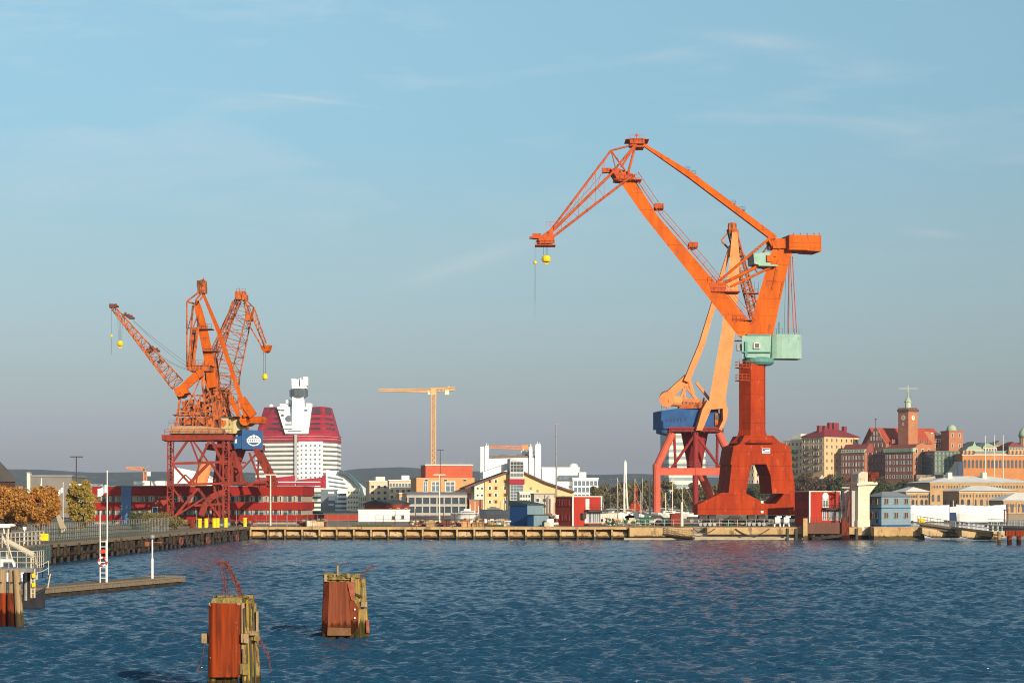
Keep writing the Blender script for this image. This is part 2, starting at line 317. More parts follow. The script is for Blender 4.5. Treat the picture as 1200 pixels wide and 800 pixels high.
def copy_tree(o, parent=None):
    c = o.copy(); COL.objects.link(c); c.parent = parent
    for ch in list(o.children): copy_tree(ch, c)
    return c

WM = {}
def win_mesh(w, h, style, fm, gm):
    key = (round(w, 2), round(h, 2), style, fm.name, gm.name)
    if key not in WM:
        m = MB(); f = 0.09 * min(w, h) + 0.03
        m.mat(1); m.box((0, -0.03, 0), (w, 0.06, h)); m.mat(0)
        if style != 'bare':
            m.box((0, -0.06, h / 2), (w + f, 0.13, f)); m.box((0, -0.09, -h / 2), (w + 2 * f, 0.2, f))
            m.box((-w / 2, -0.06, 0), (f, 0.125, h)); m.box((w / 2, -0.06, 0), (f, 0.125, h))
        if style in ('cross', 'mid'): m.box((0, -0.055, 0), (f * 0.8, 0.1, h))
        if style == 'cross': m.box((0, -0.053, h * 0.12), (w, 0.1, f * 0.8))
        o = m.build('window', [fm, gm], loc=(0, 0, 0)); WM[key] = o.data; bpy.data.objects.remove(o)
    return WM[key]
class Bld:
    """a building seen at its near corner: the front runs to px_r, the left side back to px_l"""
    def __init__(s, name, label, cat, pl, pc, pr, ytop, Y, th, wall, z0=2.2, depth=None, group=None, side_wall=None, body='wall', ztop=None):
        s.th = R(th); s.u = V((math.cos(s.th), math.sin(s.th), 0)); s.v = V((-math.sin(s.th), math.cos(s.th), 0))
        kc, kr, kl = ((q - 600) / K for q in (pc, pr, pl)); s.O = V((kc * Y, Y, z0)); s.z0 = z0
        s.w = (kr * Y - s.O.x) / (s.u.x - kr * s.u.y)
        s.d = depth if depth else (s.O.x - kl * Y) / (s.u.y + kl * s.u.x)
        s.z1 = ztop if ztop is not None else ZZ(ytop, Y); s.h = s.z1 - z0; s.Y = Y
        s.t = thing(name, label, cat, s.O + s.u * (s.w / 2) + s.v * (s.d / 2), group)
        if wall is not None: s.block(0, s.w, 0, s.d, z0, s.z1, wall, body)
    def P(s, a, b, z): return V((s.O.x, s.O.y, z)) + s.u * a + s.v * b
    def block(s, a0, a1, b0, b1, z0, z1, mat, name, parent=None):
        m = MB(); m.loft([s.P(a0, b0, z0), s.P(a1, b0, z0), s.P(a1, b1, z0), s.P(a0, b1, z0)], [s.P(a0, b0, z1), s.P(a1, b0, z1), s.P(a1, b1, z1), s.P(a0, b1, z1)])
        return m.build(name, mat, parent or s.t)
    def pa(s, px):     # front coordinate seen at px
        k = (px - 600) / K; return (k * s.O.y - s.O.x) / (s.u.x - k * s.u.y)
    def pb(s, px):
        k = (px - 600) / K; return (s.O.x - k * s.O.y) / (s.u.y + k * s.u.x)
    def zz(s, py): return ZZ(py, s.Y)
    def roof(s, kind, rise=2.0, mat=None, over=0.4, name='roof', z=None, box=None):
        z = s.z1 if z is None else z; a0, a1, b0, b1 = box or (0, s.w, 0, s.d); a0 -= over; b0 -= over; a1 += over; b1 += over; m = MB(); e = 0.25
        P = s.P
        if kind == 'flat':
            m.loft([P(a0, b0, z + .003), P(a1, b0, z + .003), P(a1, b1, z + .003), P(a0, b1, z + .003)], [P(a0, b0, z + rise), P(a1, b0, z + rise), P(a1, b1, z + rise), P(a0, b1, z + rise)])
        elif kind == 'gable_u':
            bm = (b0 + b1) / 2; m.prism([P(a0, b0, z + .003), P(a0, b1, z + .003), P(a0, b1, z + e), P(a0, bm, z + rise), P(a0, b0, z + e)], s.u * (a1 - a0))
        elif kind == 'gable_v':
            am = (a0 + a1) / 2; m.prism([P(a0, b0, z + .003), P(a1, b0, z + .003), P(a1, b0, z + e), P(am, b0, z + rise), P(a0, b0, z + e)], s.v * (b1 - b0))
        elif kind == 'shed':
            m.prism([P(a0, b0, z + .003), P(a0, b1, z + .003), P(a0, b1, z + rise), P(a0, b0, z + e)], s.u * (a1 - a0))
        elif kind == 'hip':
            k = min(a1 - a0, b1 - b0) / 2 * 0.98
            if a1 - a0 > b1 - b0: r = [(a0 + k, (b0 + b1) / 2), (a1 - k, (b0 + b1) / 2)]
            else: r = [((a0 + a1) / 2, b0 + k), ((a0 + a1) / 2, b1 - k)]
            c = [P(a0, b0, z + .003), P(a1, b0, z + .003), P(a1, b1, z + .003), P(a0, b1, z + .003)]; q = [P(*r[0], z + rise), P(*r[1], z + rise)]
            if a1 - a0 > b1 - b0: fs = [[0, 3, 2, 1], [0, 1, 5, 4], [1, 2, 5], [2, 3, 4, 5], [3, 0, 4]]
            else: fs = [[0, 3, 2, 1], [0, 1, 4], [1, 2, 5, 4], [2, 3, 5], [3, 0, 4, 5]]
            m.add(c + q, fs)
        return m.build(name, mat or ROOF_D, s.t)
    def win(s, face, a, z, w, h, style='frame', fm=None, gm=None, name='window', out=0.0):
        me = win_mesh(w, h, style, fm or FRAME, gm or GLASS); o = bpy.data.objects.new(name, me); COL.objects.link(o); o.parent = s.t
        p = s.P(a, -0.004 - out, z) if face == 'f' else s.P(-0.004 - out, a, z)
        o.location = p - ORG[s.t.name]; o.rotation_euler = (0, 0, s.th if face == 'f' else s.th - math.pi / 2); ORG[o.name] = p; return o
    def grid(s, face, n, zs, w, h, a0=None, a1=None, **kw):
        L = s.w if face == 'f' else s.d; a0 = 0 if a0 is None else a0; a1 = L if a1 is None else a1
        for z in zs:
            for i in range(n): s.win(face, a0 + (a1 - a0) * (i + .5) / n, z, w, h, **kw)

# ================================================================ THE SETTING
# water: a real wave surface near the camera, a bumped sheet far out, in one mesh
def build_water():
    rng = np.random.default_rng(3)
    ys = [34.0]
    while ys[-1] < 350: ys.append(ys[-1] + 0.0012 * ys[-1] + 0.012)
    ys = np.array(ys); nc = 900; tt = np.linspace(-1, 1, nc)
    Y = np.repeat(ys[:, None], nc, 1); X = tt[None, :] * (0.36 * Y + 34)
    dy = np.gradient(ys)[:, None]; dx = (0.36 * Y + 34) * 2 / nc
    Z = np.zeros_like(X); DX = np.zeros_like(X); DY = np.zeros_like(X)
    gust = 1.08 + 0.22 * np.sin(X * .021 + Y * .034 + 1) * np.sin(Y * .051 - X * .013) + 0.16 * np.sin(X * .07 - Y * .11 + 2) * np.sin(X * .043 + Y * .06)
    lam = np.exp(np.linspace(np.log(0.26), np.log(1.9), 90))
    for i, l in enumerate(lam):
        th = R(-82) + rng.normal(0, 0.42); kx, ky = math.cos(th), math.sin(th)
        k = 2 * math.pi / l; ph = rng.uniform(0, 6.28)
        amp = 0.0100 * l ** 0.92 * (1.0 if l < 1.2 else (1.2 / l) ** 1.5)
        fade = np.clip((l / np.maximum(dx, dy) - 2.2) / 2.5, 0, 1)
        # slow change of strength over the surface (gusts)
        g = 1 + 0.45 * np.sin(X * 0.045 * kx + Y * 0.06 * ky + ph * 3)
        p = k * (kx * X + ky * Y) + ph
        amp = amp * gust; Z += amp * fade * g * np.cos(p); DX -= 0.8 * amp * fade * g * kx * np.sin(p); DY -= 0.8 * amp * fade * g * ky * np.sin(p)
    n_r = len(ys)
    edge = np.ones(n_r); edge[-20:] = np.linspace(1, 0, 20); Z *= edge[:, None]
    co = np.stack([X + DX, Y + DY, Z], -1).reshape(-1, 3)
    a = (np.arange(n_r - 1)[:, None] * nc + np.arange(nc - 1)[None, :]).ravel()
    quads = np.stack([a, a + 1, a + nc + 1, a + nc], 1)
    # flat remainder
    xe0, xe1 = X[0, 0], X[-1, 0]; f = len(co)
    far = [(-9000, -300, -.1), (9000, -300, -.1), (9000, 34, -.1), (-9000, 34, -.1), (-9000, ys[-1], -.02), (9000, ys[-1], -.02), (9000, 12000, -.02), (-9000, 12000, -.02), (xe0, 34, -.1), (xe1, ys[-1], -.02), (-xe0, 34, -.1), (-xe1, ys[-1], -.02)]
    co = np.vstack([co, np.array(far)])
    ex = np.array([[0, 1, 2, 3], [4, 5, 6, 7], [3, 8, 9, 4], [10, 2, 5, 11]]) + f
    quads = np.vstack([quads, ex])
    me = bpy.data.meshes.new('water'); me.vertices.add(len(co)); me.vertices.foreach_set('co', co.astype(np.float32).ravel())
    me.loops.add(quads.size); me.loops.foreach_set('vertex_index', quads.astype(np.int32).ravel())
    me.polygons.add(len(quads)); me.polygons.foreach_set('loop_start', np.arange(0, quads.size, 4, dtype=np.int32)); me.polygons.foreach_set('loop_total', np.full(len(quads), 4, dtype=np.int32))
    me.polygons.foreach_set('use_smooth', np.ones(len(quads), bool)); me.update(calc_edges=True); me.validate()
    for nm, layers in (('harbour water', ((12.0, 0.045, (0.55, 1, 1)), (4.8, 0.12, (0.4, 1.0, 1)))), ('open water', ((3.6, 0.10, (0.4, 1, 1)), (1.1, 0.45, (0.4, 1.0, 1)), (0.4, 0.9, (0.5, 1, 1))))):
     m = bpy.data.materials.new(nm); m.use_nodes = True; t = m.node_tree; b = t.nodes['Principled BSDF']
     b.inputs['Base Color'].default_value = (0.008, 0.046, 0.092, 1); b.inputs['Roughness'].default_value = 0.06; b.inputs['IOR'].default_value = 1.33
     g = t.nodes.new('ShaderNodeNewGeometry')
     last = None
     for sc_, dist, st in layers:
         mp = t.nodes.new('ShaderNodeMapping'); mp.inputs['Scale'].default_value = st; mp.inputs['Rotation'].default_value = (0, 0, R(5)); t.links.new(g.outputs['Position'], mp.inputs[0])
         nz = t.nodes.new('ShaderNodeTexNoise'); nz.inputs['Scale'].default_value = sc_; nz.inputs['Detail'].default_value = 4; t.links.new(mp.outputs[0], nz.inputs[0])
         bp = t.nodes.new('ShaderNodeBump'); bp.inputs['Distance'].default_value = dist; t.links.new(nz.outputs[0], bp.inputs['Height'])
         if last: t.links.new(last, bp.inputs['Normal'])
         last = bp.outputs[0]
     t.links.new(last, b.inputs['Normal'])
     me.materials.append(m)
    mi = np.zeros(len(quads), np.int32); mi[-4:] = 1; me.polygons.foreach_set('material_index', mi)
    o = bpy.data.objects.new('water', me); COL.objects.link(o); tag(o, kind='structure')
build_water()

GRD = mk('yard ground', (0.30, 0.25, 0.18), (0.20, 0.17, 0.13), 0.08, 0.95, c3=(0.10, 0.12, 0.04), s3=0.03, t3=0.6)
GRASS = mk('dry grass', (0.16, 0.17, 0.05), (0.24, 0.20, 0.08), 0.4, 0.95, bump=0.05)
LZ = 2.2
# the land: left yard, the long central yard and everything behind; the bay stays open at the right
m = MB()
outline = [(-60, 120), (-54.5, 150), (-54, 209), (-50.5, 341.5), (-46, 336.5), (68, 336.5), (68, 460), (90, 622), (900, 640), (4800, 640), (4800, 11000), (-4800, 11000), (-4800, 120)]
m.prism([(x, y, LZ) for x, y in outline], (0, 0, -4.2)); m.build('ground', GRD, kind='structure')

def hillband(name, Yc, px0, px1, prof, depth, mat, seed=1, base=2.2, cells=(160, 14), rough=3.0):
    """a ridge: prof(px) gives the skyline row of the photo; a real heightfield with front and back slopes"""
    rng = np.random.default_rng(seed); nx, ny = cells; vs = []; fs = []
    ph = rng.uniform(0, 6.28, 12)
    for j in range(ny + 1):
        f = j / ny; Y = Yc + (f - 0.5) * depth; s = math.sin(math.pi * f) ** 0.8
        for i in range(nx + 1):
            px = px0 + (px1 - px0) * i / nx; x = (px - 600) / K * Yc
            top = CH + (HZ - prof(px)) / K * Yc
            n = sum(math.sin(x * (k + 1) * 0.0061 * (1000 / Yc) * 3 + ph[k] + j * .9) / (k + 1) for k in range(8))
            vs.append((x, Y, base - 0.5 + (top - base) * s + n * rough * s * (0.35 if abs(f - .5) < .1 else 1)))
    for j in range(ny):
        for i in range(nx): a = j * (nx + 1) + i; fs.append([a, a + 1, a + nx + 2, a + nx + 1])
    m = MB(); m.add(vs, fs); return m.build(name, mat, kind='structure', smooth=True)
def interp(pts):
    xs = [p[0] for p in pts]; ys = [p[1] for p in pts]; return lambda x: float(np.interp(x, xs, ys))
FOREST = mk('far forest', (0.020, 0.030, 0.020), (0.050, 0.048, 0.028), 0.02, 0.95, c3=(0.13, 0.11, 0.08), s3=0.035, t3=0.56)
hillband('hills', 4300, -260, 1460, interp([(-260, 556), (0, 549), (60, 550), (120, 553), (200, 552), (380, 554), (420, 549), (470, 547), (520, 551), (690, 557), (760, 557), (860, 561), (1460, 560)]), 1500, FOREST, 2, rough=4, cells=(420, 14))
hillband('hills', 2600, 1085, 1500, interp([(1085, 560), (1110, 530), (1130, 519), (1200, 518), (1500, 516)]), 500, FOREST, 5, rough=1.5, cells=(80, 10))
HILLM = mk('rocky hillside', (0.10, 0.10, 0.045), (0.20, 0.17, 0.12), 0.05, 0.95, c3=(0.30, 0.27, 0.23), s3=0.035, t3=0.58)
# the rock the brick school and the hotel stand on
def rock():
    vs = []; fs = []; nx, ny = 60, 24
    for j in range(ny + 1):
        for i in range(nx + 1):
            x = 70 + 360 * i / nx; y = 730 + 290 * j / ny
            f = min(1, max(0, (y - 735) / 75)); g = min(1, max(0, (x - 84) / 22)) * min(1, max(0, (430 - x) / 60)); b = min(1, max(0, (1015 - y) / 40))
            k = min(1, max(0, (x - 205) / 20))
            z = 2.0 + (12.0 - 3.0 * k) * (f * f * (3 - 2 * f)) * g * b + (math.sin(x * .31 + y * .2) + math.sin(x * .13 - y * .37)) * 0.5 * f * (1 - f) * 4 * g
            vs.append((x, y, z))
    for j in range(ny):
        for i in range(nx): a = j * (nx + 1) + i; fs.append([a, a + 1, a + nx + 2, a + nx + 1])
    MB().add(vs, fs).build('hillside', HILLM, kind='structure', smooth=True)
rock()

CONC_T2 = mk('pale tan concrete', (0.58, 0.42, 0.24), (0.42, 0.29, 0.15), 0.9, 0.9, bump=0.03, c3=(0.18, 0.12, 0.07), s3=1.1, t3=0.56, tide=(.6, .2))
# ---- central quay: deck slab, recessed wall with cross walls and sloping infill
m = MB(); x0, x1 = -45.7, 20.5
m.mat(0); m.box(((x0 + x1) / 2, 335.3, 1.98), (x1 - x0, 2.6, 0.45))
m.mat(1); m.box(((x0 + x1) / 2, 336.2, 0.6), (x1 - x0, 0.5, 2.4))
n = 22
for i in range(n + 1):
    x = x0 + (x1 - x0) * i / n; wd = random.uniform(0.22, 0.34)
    m.mat(0); m.box((x, 335.0, 0.88), (wd, 2.0, 1.76)); m.mat(2); m.box((x, 334.9, 0.12), (wd + .06, 2.1, 0.5))
    if i < n:
        xa, xb = x + .2, x + (x1 - x0) / n - .2; k = random.uniform(0.15, 0.75)
        m.mat(3 if random.random() < .5 else 0); m.loft([(xa, 334.9, 0.35), (xb, 334.4, 0.35), (xb, 336, 0.35), (xa, 336, 0.35)], [(xa, 335.3, 1.6), (xb - 0.6 * k, 335.2, 1.0 + k * .5), (xb, 336, 1.2), (xa, 336, 1.7)])
m.mat(4)
for i in range(10):
    xa = x0 + (x1 - x0) * random.random(); m.box((xa, 333.97, 1.9 - random.random() * .2), (random.uniform(.6, 3), .06, .05))
m.build('quay', [CONC_T, CONC, ALGAE, CONC_T2, WOOD_D], kind='structure')
# the quay below the big crane, then on to the bridge
m = MB(); m.mat(0); m.box((26, 334.9, 1.3), (11, 3.4, 1.6)); m.box((47.5, 334.7, 1.55), (27, 3.6, 1.2)); m.mat(1); m.box((37, 335.4, 0.4), (33, 2.4, 1.4))
for i in range(9):
    x = 39 + i * 1.5; m.mat(2); m.box((x + 9 if i > 3 else x + 9, 332.8, 0.9), (.4, .4, 2.2))
m.mat(1); m.box((35, 333.4, 0.1), (31, .8, .4))
m.build('quay', [CONC_T, CONC, ALGAE], kind='structure')
m = MB(); m.mat(0); m.box((67.5, 334.9, 1.05), (8.8, 3.4, 2.5)); m.mat(1); m.box((67.5, 334.8, 0.1), (8.9, 3.5, .45)); m.mat(2); m.box((67.5, 334.85, 2.22), (9.0, 3.6, .16))
m.build('quay', [CONC_T, ALGAE, CONC], kind='structure')
# ---- left quay: deck on piles, dark beneath
m = MB()
def LQ(Y, dx=0.0): return -51.4 + (Y - 150) / 191 * 4.8 + dx
for a, b in zip(range(150, 341, 12), range(162, 353, 12)):
    b = min(b, 341); m.mat(0)
    m.loft([(LQ(a) - 6, a, 1.8), (LQ(a), a, 1.8), (LQ(b), b, 1.8), (LQ(b) - 6, b, 1.8)], [(LQ(a) - 6, a, 2.25), (LQ(a), a, 2.25), (LQ(b), b, 2.25), (LQ(b) - 6, b, 2.25)])
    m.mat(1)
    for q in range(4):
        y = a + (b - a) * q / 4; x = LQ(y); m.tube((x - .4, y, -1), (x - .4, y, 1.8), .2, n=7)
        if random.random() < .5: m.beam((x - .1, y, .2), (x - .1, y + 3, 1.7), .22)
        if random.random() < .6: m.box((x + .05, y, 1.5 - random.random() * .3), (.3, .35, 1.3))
    m.box((LQ(a) - .1, (a + b) / 2, .9), (.25, 11, .25), -R(1.4))
m.mat(2); m.box((-48.6, 341.3, 1.2), (7, 1.2, 2))
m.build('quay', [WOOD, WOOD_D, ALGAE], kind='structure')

# ---- air
hz = bpy.data.materials.new('haze'); hz.use_nodes = True; t = hz.node_tree; t.nodes.clear()
pv = t.nodes.new('ShaderNodeVolumePrincipled'); pv.inputs['Color'].default_value = (0.62, 0.76, 1.0, 1); pv.inputs['Density'].default_value = HAZE = 0.00007; pv.inputs['Anisotropy'].default_value = 0.0
ot = t.nodes.new('ShaderNodeOutputMaterial'); t.links.new(pv.outputs[0], ot.inputs[1])
m = MB(); m.box((0, 5200, 44.0), (9990, 13000, 99)); m.f = [q[::-1] for q in m.f]; o = m.build('haze', hz, loc=(0, 0, 0), kind='stuff')

# ---- trees
CLUMPS = {}
def tree(name, label, px, pyb, pyt, Y, wpx, lm, seed, zb=None, nleaf=2600, ls=0.3, group='', trunk_f=0.25, shape=1.0, dense=False, cat='tree', bare=0.0):
    rng = np.random.default_rng(seed); zb = ZZ(pyb, Y) if zb is None else zb; zt = ZZ(pyt, Y); h = zt - zb; w = wpx / K * Y; x = (px - 600) / K * Y
    t = thing(name, label, cat, (x, Y, zb), group or None)
    m = MB(); tr = max(.12, h * .028); th = h * trunk_f; lean = rng.uniform(-.04, .04) * h
    top = V((x + lean, Y, zb + th + h * .25)); m.tube((x, Y, zb - .4), (x + lean * .5, Y, zb + th), tr, tr * .7); m.tube((x + lean * .5, Y, zb + th), top, tr * .7, tr * .3)
    nl = 9; tips = []
    cz = zb + h * (trunk_f + (1 - trunk_f) / 2); rz = h * (1 - trunk_f) / 2
    # clumps through the volume of the crown
    nc = 70 if wpx > 40 else 60 if h > 8 and Y < 300 else 30; cs = []
    for i in range(nc):
        d = rng.normal(size=3); d /= np.linalg.norm(d); r = rng.uniform(.25, 1.0) ** .5
        tz = d[2] * r; k = (1 - .35 * shape * max(0, tz)) if shape < 2 else (1 - .62 * (tz * .5 + .5)) * 1.15
        c = np.array([x + lean + d[0] * r * w / 2 * k * .86, Y + d[1] * r * w / 2 * k * .86, cz + tz * rz * .86]); cs.append(c)
    for i in range(nl):
        c = V(cs[i]); a = V((x + lean * .5, Y, zb + th * rng.uniform(.7, 1.3))); m.tube(a, a.lerp(c, .55) + V((0, 0, -.03 * h)), tr * .4, tr * .22, n=5); m.tube(a.lerp(c, .55) + V((0, 0, -.03 * h)), c, tr * .22, tr * .06, n=5)
    m.build('trunk', BARK, t)
    cs = np.array(cs); idx = rng.integers(0, nc, nleaf); cr = (w * .125 if wpx > 40 else w * .16) * rng.uniform(.6, 1.5, nc)
    off = rng.normal(size=(nleaf, 3)); off /= np.linalg.norm(off, axis=1)[:, None]; off *= (rng.uniform(0, 1, nleaf) ** .4)[:, None] * cr[idx][:, None]; off[:, 2] *= .8
    P = cs[idx] + off
    a = rng.normal(size=(nleaf, 3)); a /= np.linalg.norm(a, axis=1)[:, None]; b = np.cross(a, rng.normal(size=(nleaf, 3))); b /= np.linalg.norm(b, axis=1)[:, None]
    s = (ls * rng.uniform(.5, 1.3, nleaf))[:, None]
    vs = np.stack([P - a * s * .5, P + b * s * .35, P + a * s * .5, P - b * s * .35], 1).reshape(-1, 3)
    mb = MB(); mb.v = [tuple(q) for q in vs.tolist()]; mb.f = [[4 * i, 4 * i + 1, 4 * i + 2, 4 * i + 3] for i in range(nleaf)]; mb.m = [0] * nleaf
    mb.build('crown', lm, t); return t
L_OR = leaf('orange leaves', [(0.34, 0.10, 0.018), (0.56, 0.20, 0.028), (0.50, 0.26, 0.04), (0.26, 0.17, 0.04), (0.60, 0.30, 0.05)])
L_GO = leaf('golden leaves', [(0.50, 0.30, 0.045), (0.38, 0.27, 0.05), (0.22, 0.20, 0.045)])
L_OL = leaf('olive leaves', [(0.10, 0.10, 0.03), (0.16, 0.13, 0.035), (0.22, 0.15, 0.05)])
L_GR = leaf('green leaves', [(0.05, 0.08, 0.02), (0.09, 0.11, 0.03), (0.12, 0.11, 0.04)])
L_BR = leaf('brown leaves', [(0.10, 0.06, 0.035), (0.15, 0.09, 0.05), (0.08, 0.07, 0.03)])
L_OB = leaf('ochre leaves', [(0.13, 0.10, 0.04), (0.20, 0.13, 0.045), (0.12, 0.11, 0.04)])
L_SH = leaf('shrub leaves', [(0.13, 0.16, 0.04), (0.26, 0.22, 0.06), (0.30, 0.15, 0.06)])
tree('autumn_tree', 'broad orange autumn tree at the left edge, in front of the dark gable house', 12, 614, 569, 236, 66, L_OR, 11, nleaf=16000, ls=.34, zb=2.2)
tree('autumn_tree', 'broad orange autumn tree between the gable house and the golden birch', 49, 616, 569, 228, 60, L_OR, 12, nleaf=16000, ls=.34, zb=2.2, trunk_f=.2)
tree('birch_tree', 'tall narrow golden birch just left of the red office building', 93, 616, 554, 262, 42, L_GO, 13, nleaf=14000, ls=.30, zb=2.2, trunk_f=.04, shape=1.0)
for i, (px, py, w, lab, lm) in enumerate(((160, 598, 14, 'low green bush behind the quay railing, leftmost bush of the yard', L_GR), (173, 600, 15, 'low yellow green bush between the green bush and the big rusty leafed shrub', L_SH), (189, 599, 17, 'low rusty leafed shrub beside the left crane portal', L_SH), (204, 603, 13, 'small greenish shrub at the foot of the left crane portal', L_SH))):
    tree('shrub', lab, px, 619, py, 308, w * 1.9, lm, 40 + i, zb=2.2, nleaf=3500, ls=.2, cat='shrub', trunk_f=.06)
# tree line behind the marina
tl = [(698, 569, 20), (712, 566, 24), (727, 563, 26), (741, 566, 22), (755, 562, 26), (768, 565, 24), (783, 563, 28), (799, 567, 24), (814, 565, 26), (829, 568, 24), (844, 566, 22), (858, 569, 24), (873, 571, 20)]
for i, (px, py, w) in enumerate(tl):
    tree('park_tree', '%s tree behind the marina%s' % (('olive green', 'yellowish olive', 'brownish green')[i % 3], ', ' + ('leftmost, by the glass fronted white block', 'second from the left end', 'behind the white chimney', 'just right of the chimney', 'above the red lightship', 'left of the pale orange crane portal', 'seen through the left bay of the crane portal', 'seen through the middle of the crane portal', 'behind the middle leg of the crane portal', 'seen through the right bay of the crane portal', 'at the foot of the big crane, left side', 'behind the left leg of the big crane', 'seen under the big crane arch')[i]), px, 602, py - 1, 760 + (i * 37) % 60, w * 1.15, (L_OL, L_OL, L_OB)[i % 3], 60 + i, zb=2.2, nleaf=4200, ls=.9, group='trees behind the marina', trunk_f=.02)
# trees on the slope below the school and the hotel
sl = [(886, 566, 14, 'green', 'seen through the arch of the big crane'), (897, 560, 15, 'brown', 'just inside the right leg of the crane arch'), (942, 545, 22, 'dark brown', 'tallest, at the foot of the yellow hotel'), (931, 556, 18, 'green', 'beside the right leg of the big crane'), (957, 558, 18, 'brown', 'right of the tallest one, below the hotel'), (972, 552, 20, 'dark brown', 'below the right end of the hotel'), (984, 555, 18, 'green', 'between the hotel and the brick school'), (998, 560, 16, 'brown', 'behind the top of the concrete tower'), (1029, 561, 18, 'green', 'right of the concrete tower'), (1043, 565, 18, 'green', 'above the blue house'), (1056, 567, 16, 'green', 'below the middle of the brick school'), (1069, 565, 14, 'brown', 'below the orange end of the brick school'), (1012, 563, 16, 'green', 'above the concrete tower top')]
for i, (px, py, w, c, wh) in enumerate(sl):
    tree('hillside_tree', '%s tree on the slope, %s' % (c, wh), px, 583, py, 758 + (i * 13) % 24, w * 1.25, L_GR if c == 'green' else L_BR, 80 + i, zb=4.5, nleaf=3600, ls=.8, group='trees on the hillside', trunk_f=.02)

# a second row, higher on the slope
for i in range(15):
    x = 906 + i * 12.5 + (i * 7) % 5
    tree('hillside_tree', 'bush of the upper row on the slope, ' + ['first from the big crane', 'second from the big crane', 'left of the pale path', 'right of the pale path', 'below the hotel right corner', 'left of the concrete tower', 'just left of the tower machinery', 'behind the tower machinery', 'just right of the tower machinery', 'above the left end of the blue house', 'above the middle of the blue house', 'above the right end of the blue house', 'below the stone terrace left end', 'below the stone terrace middle', 'below the stone terrace right end'][i], x, 578, 553 + (i * 5) % 8 + (4 if i > 10 else 0), 774 + (i * 11) % 14, 21, (L_GR, L_BR, L_OB)[i % 3], 200 + i, zb=7.0, nleaf=3600, ls=.8, group='trees on the hillside', trunk_f=.02)

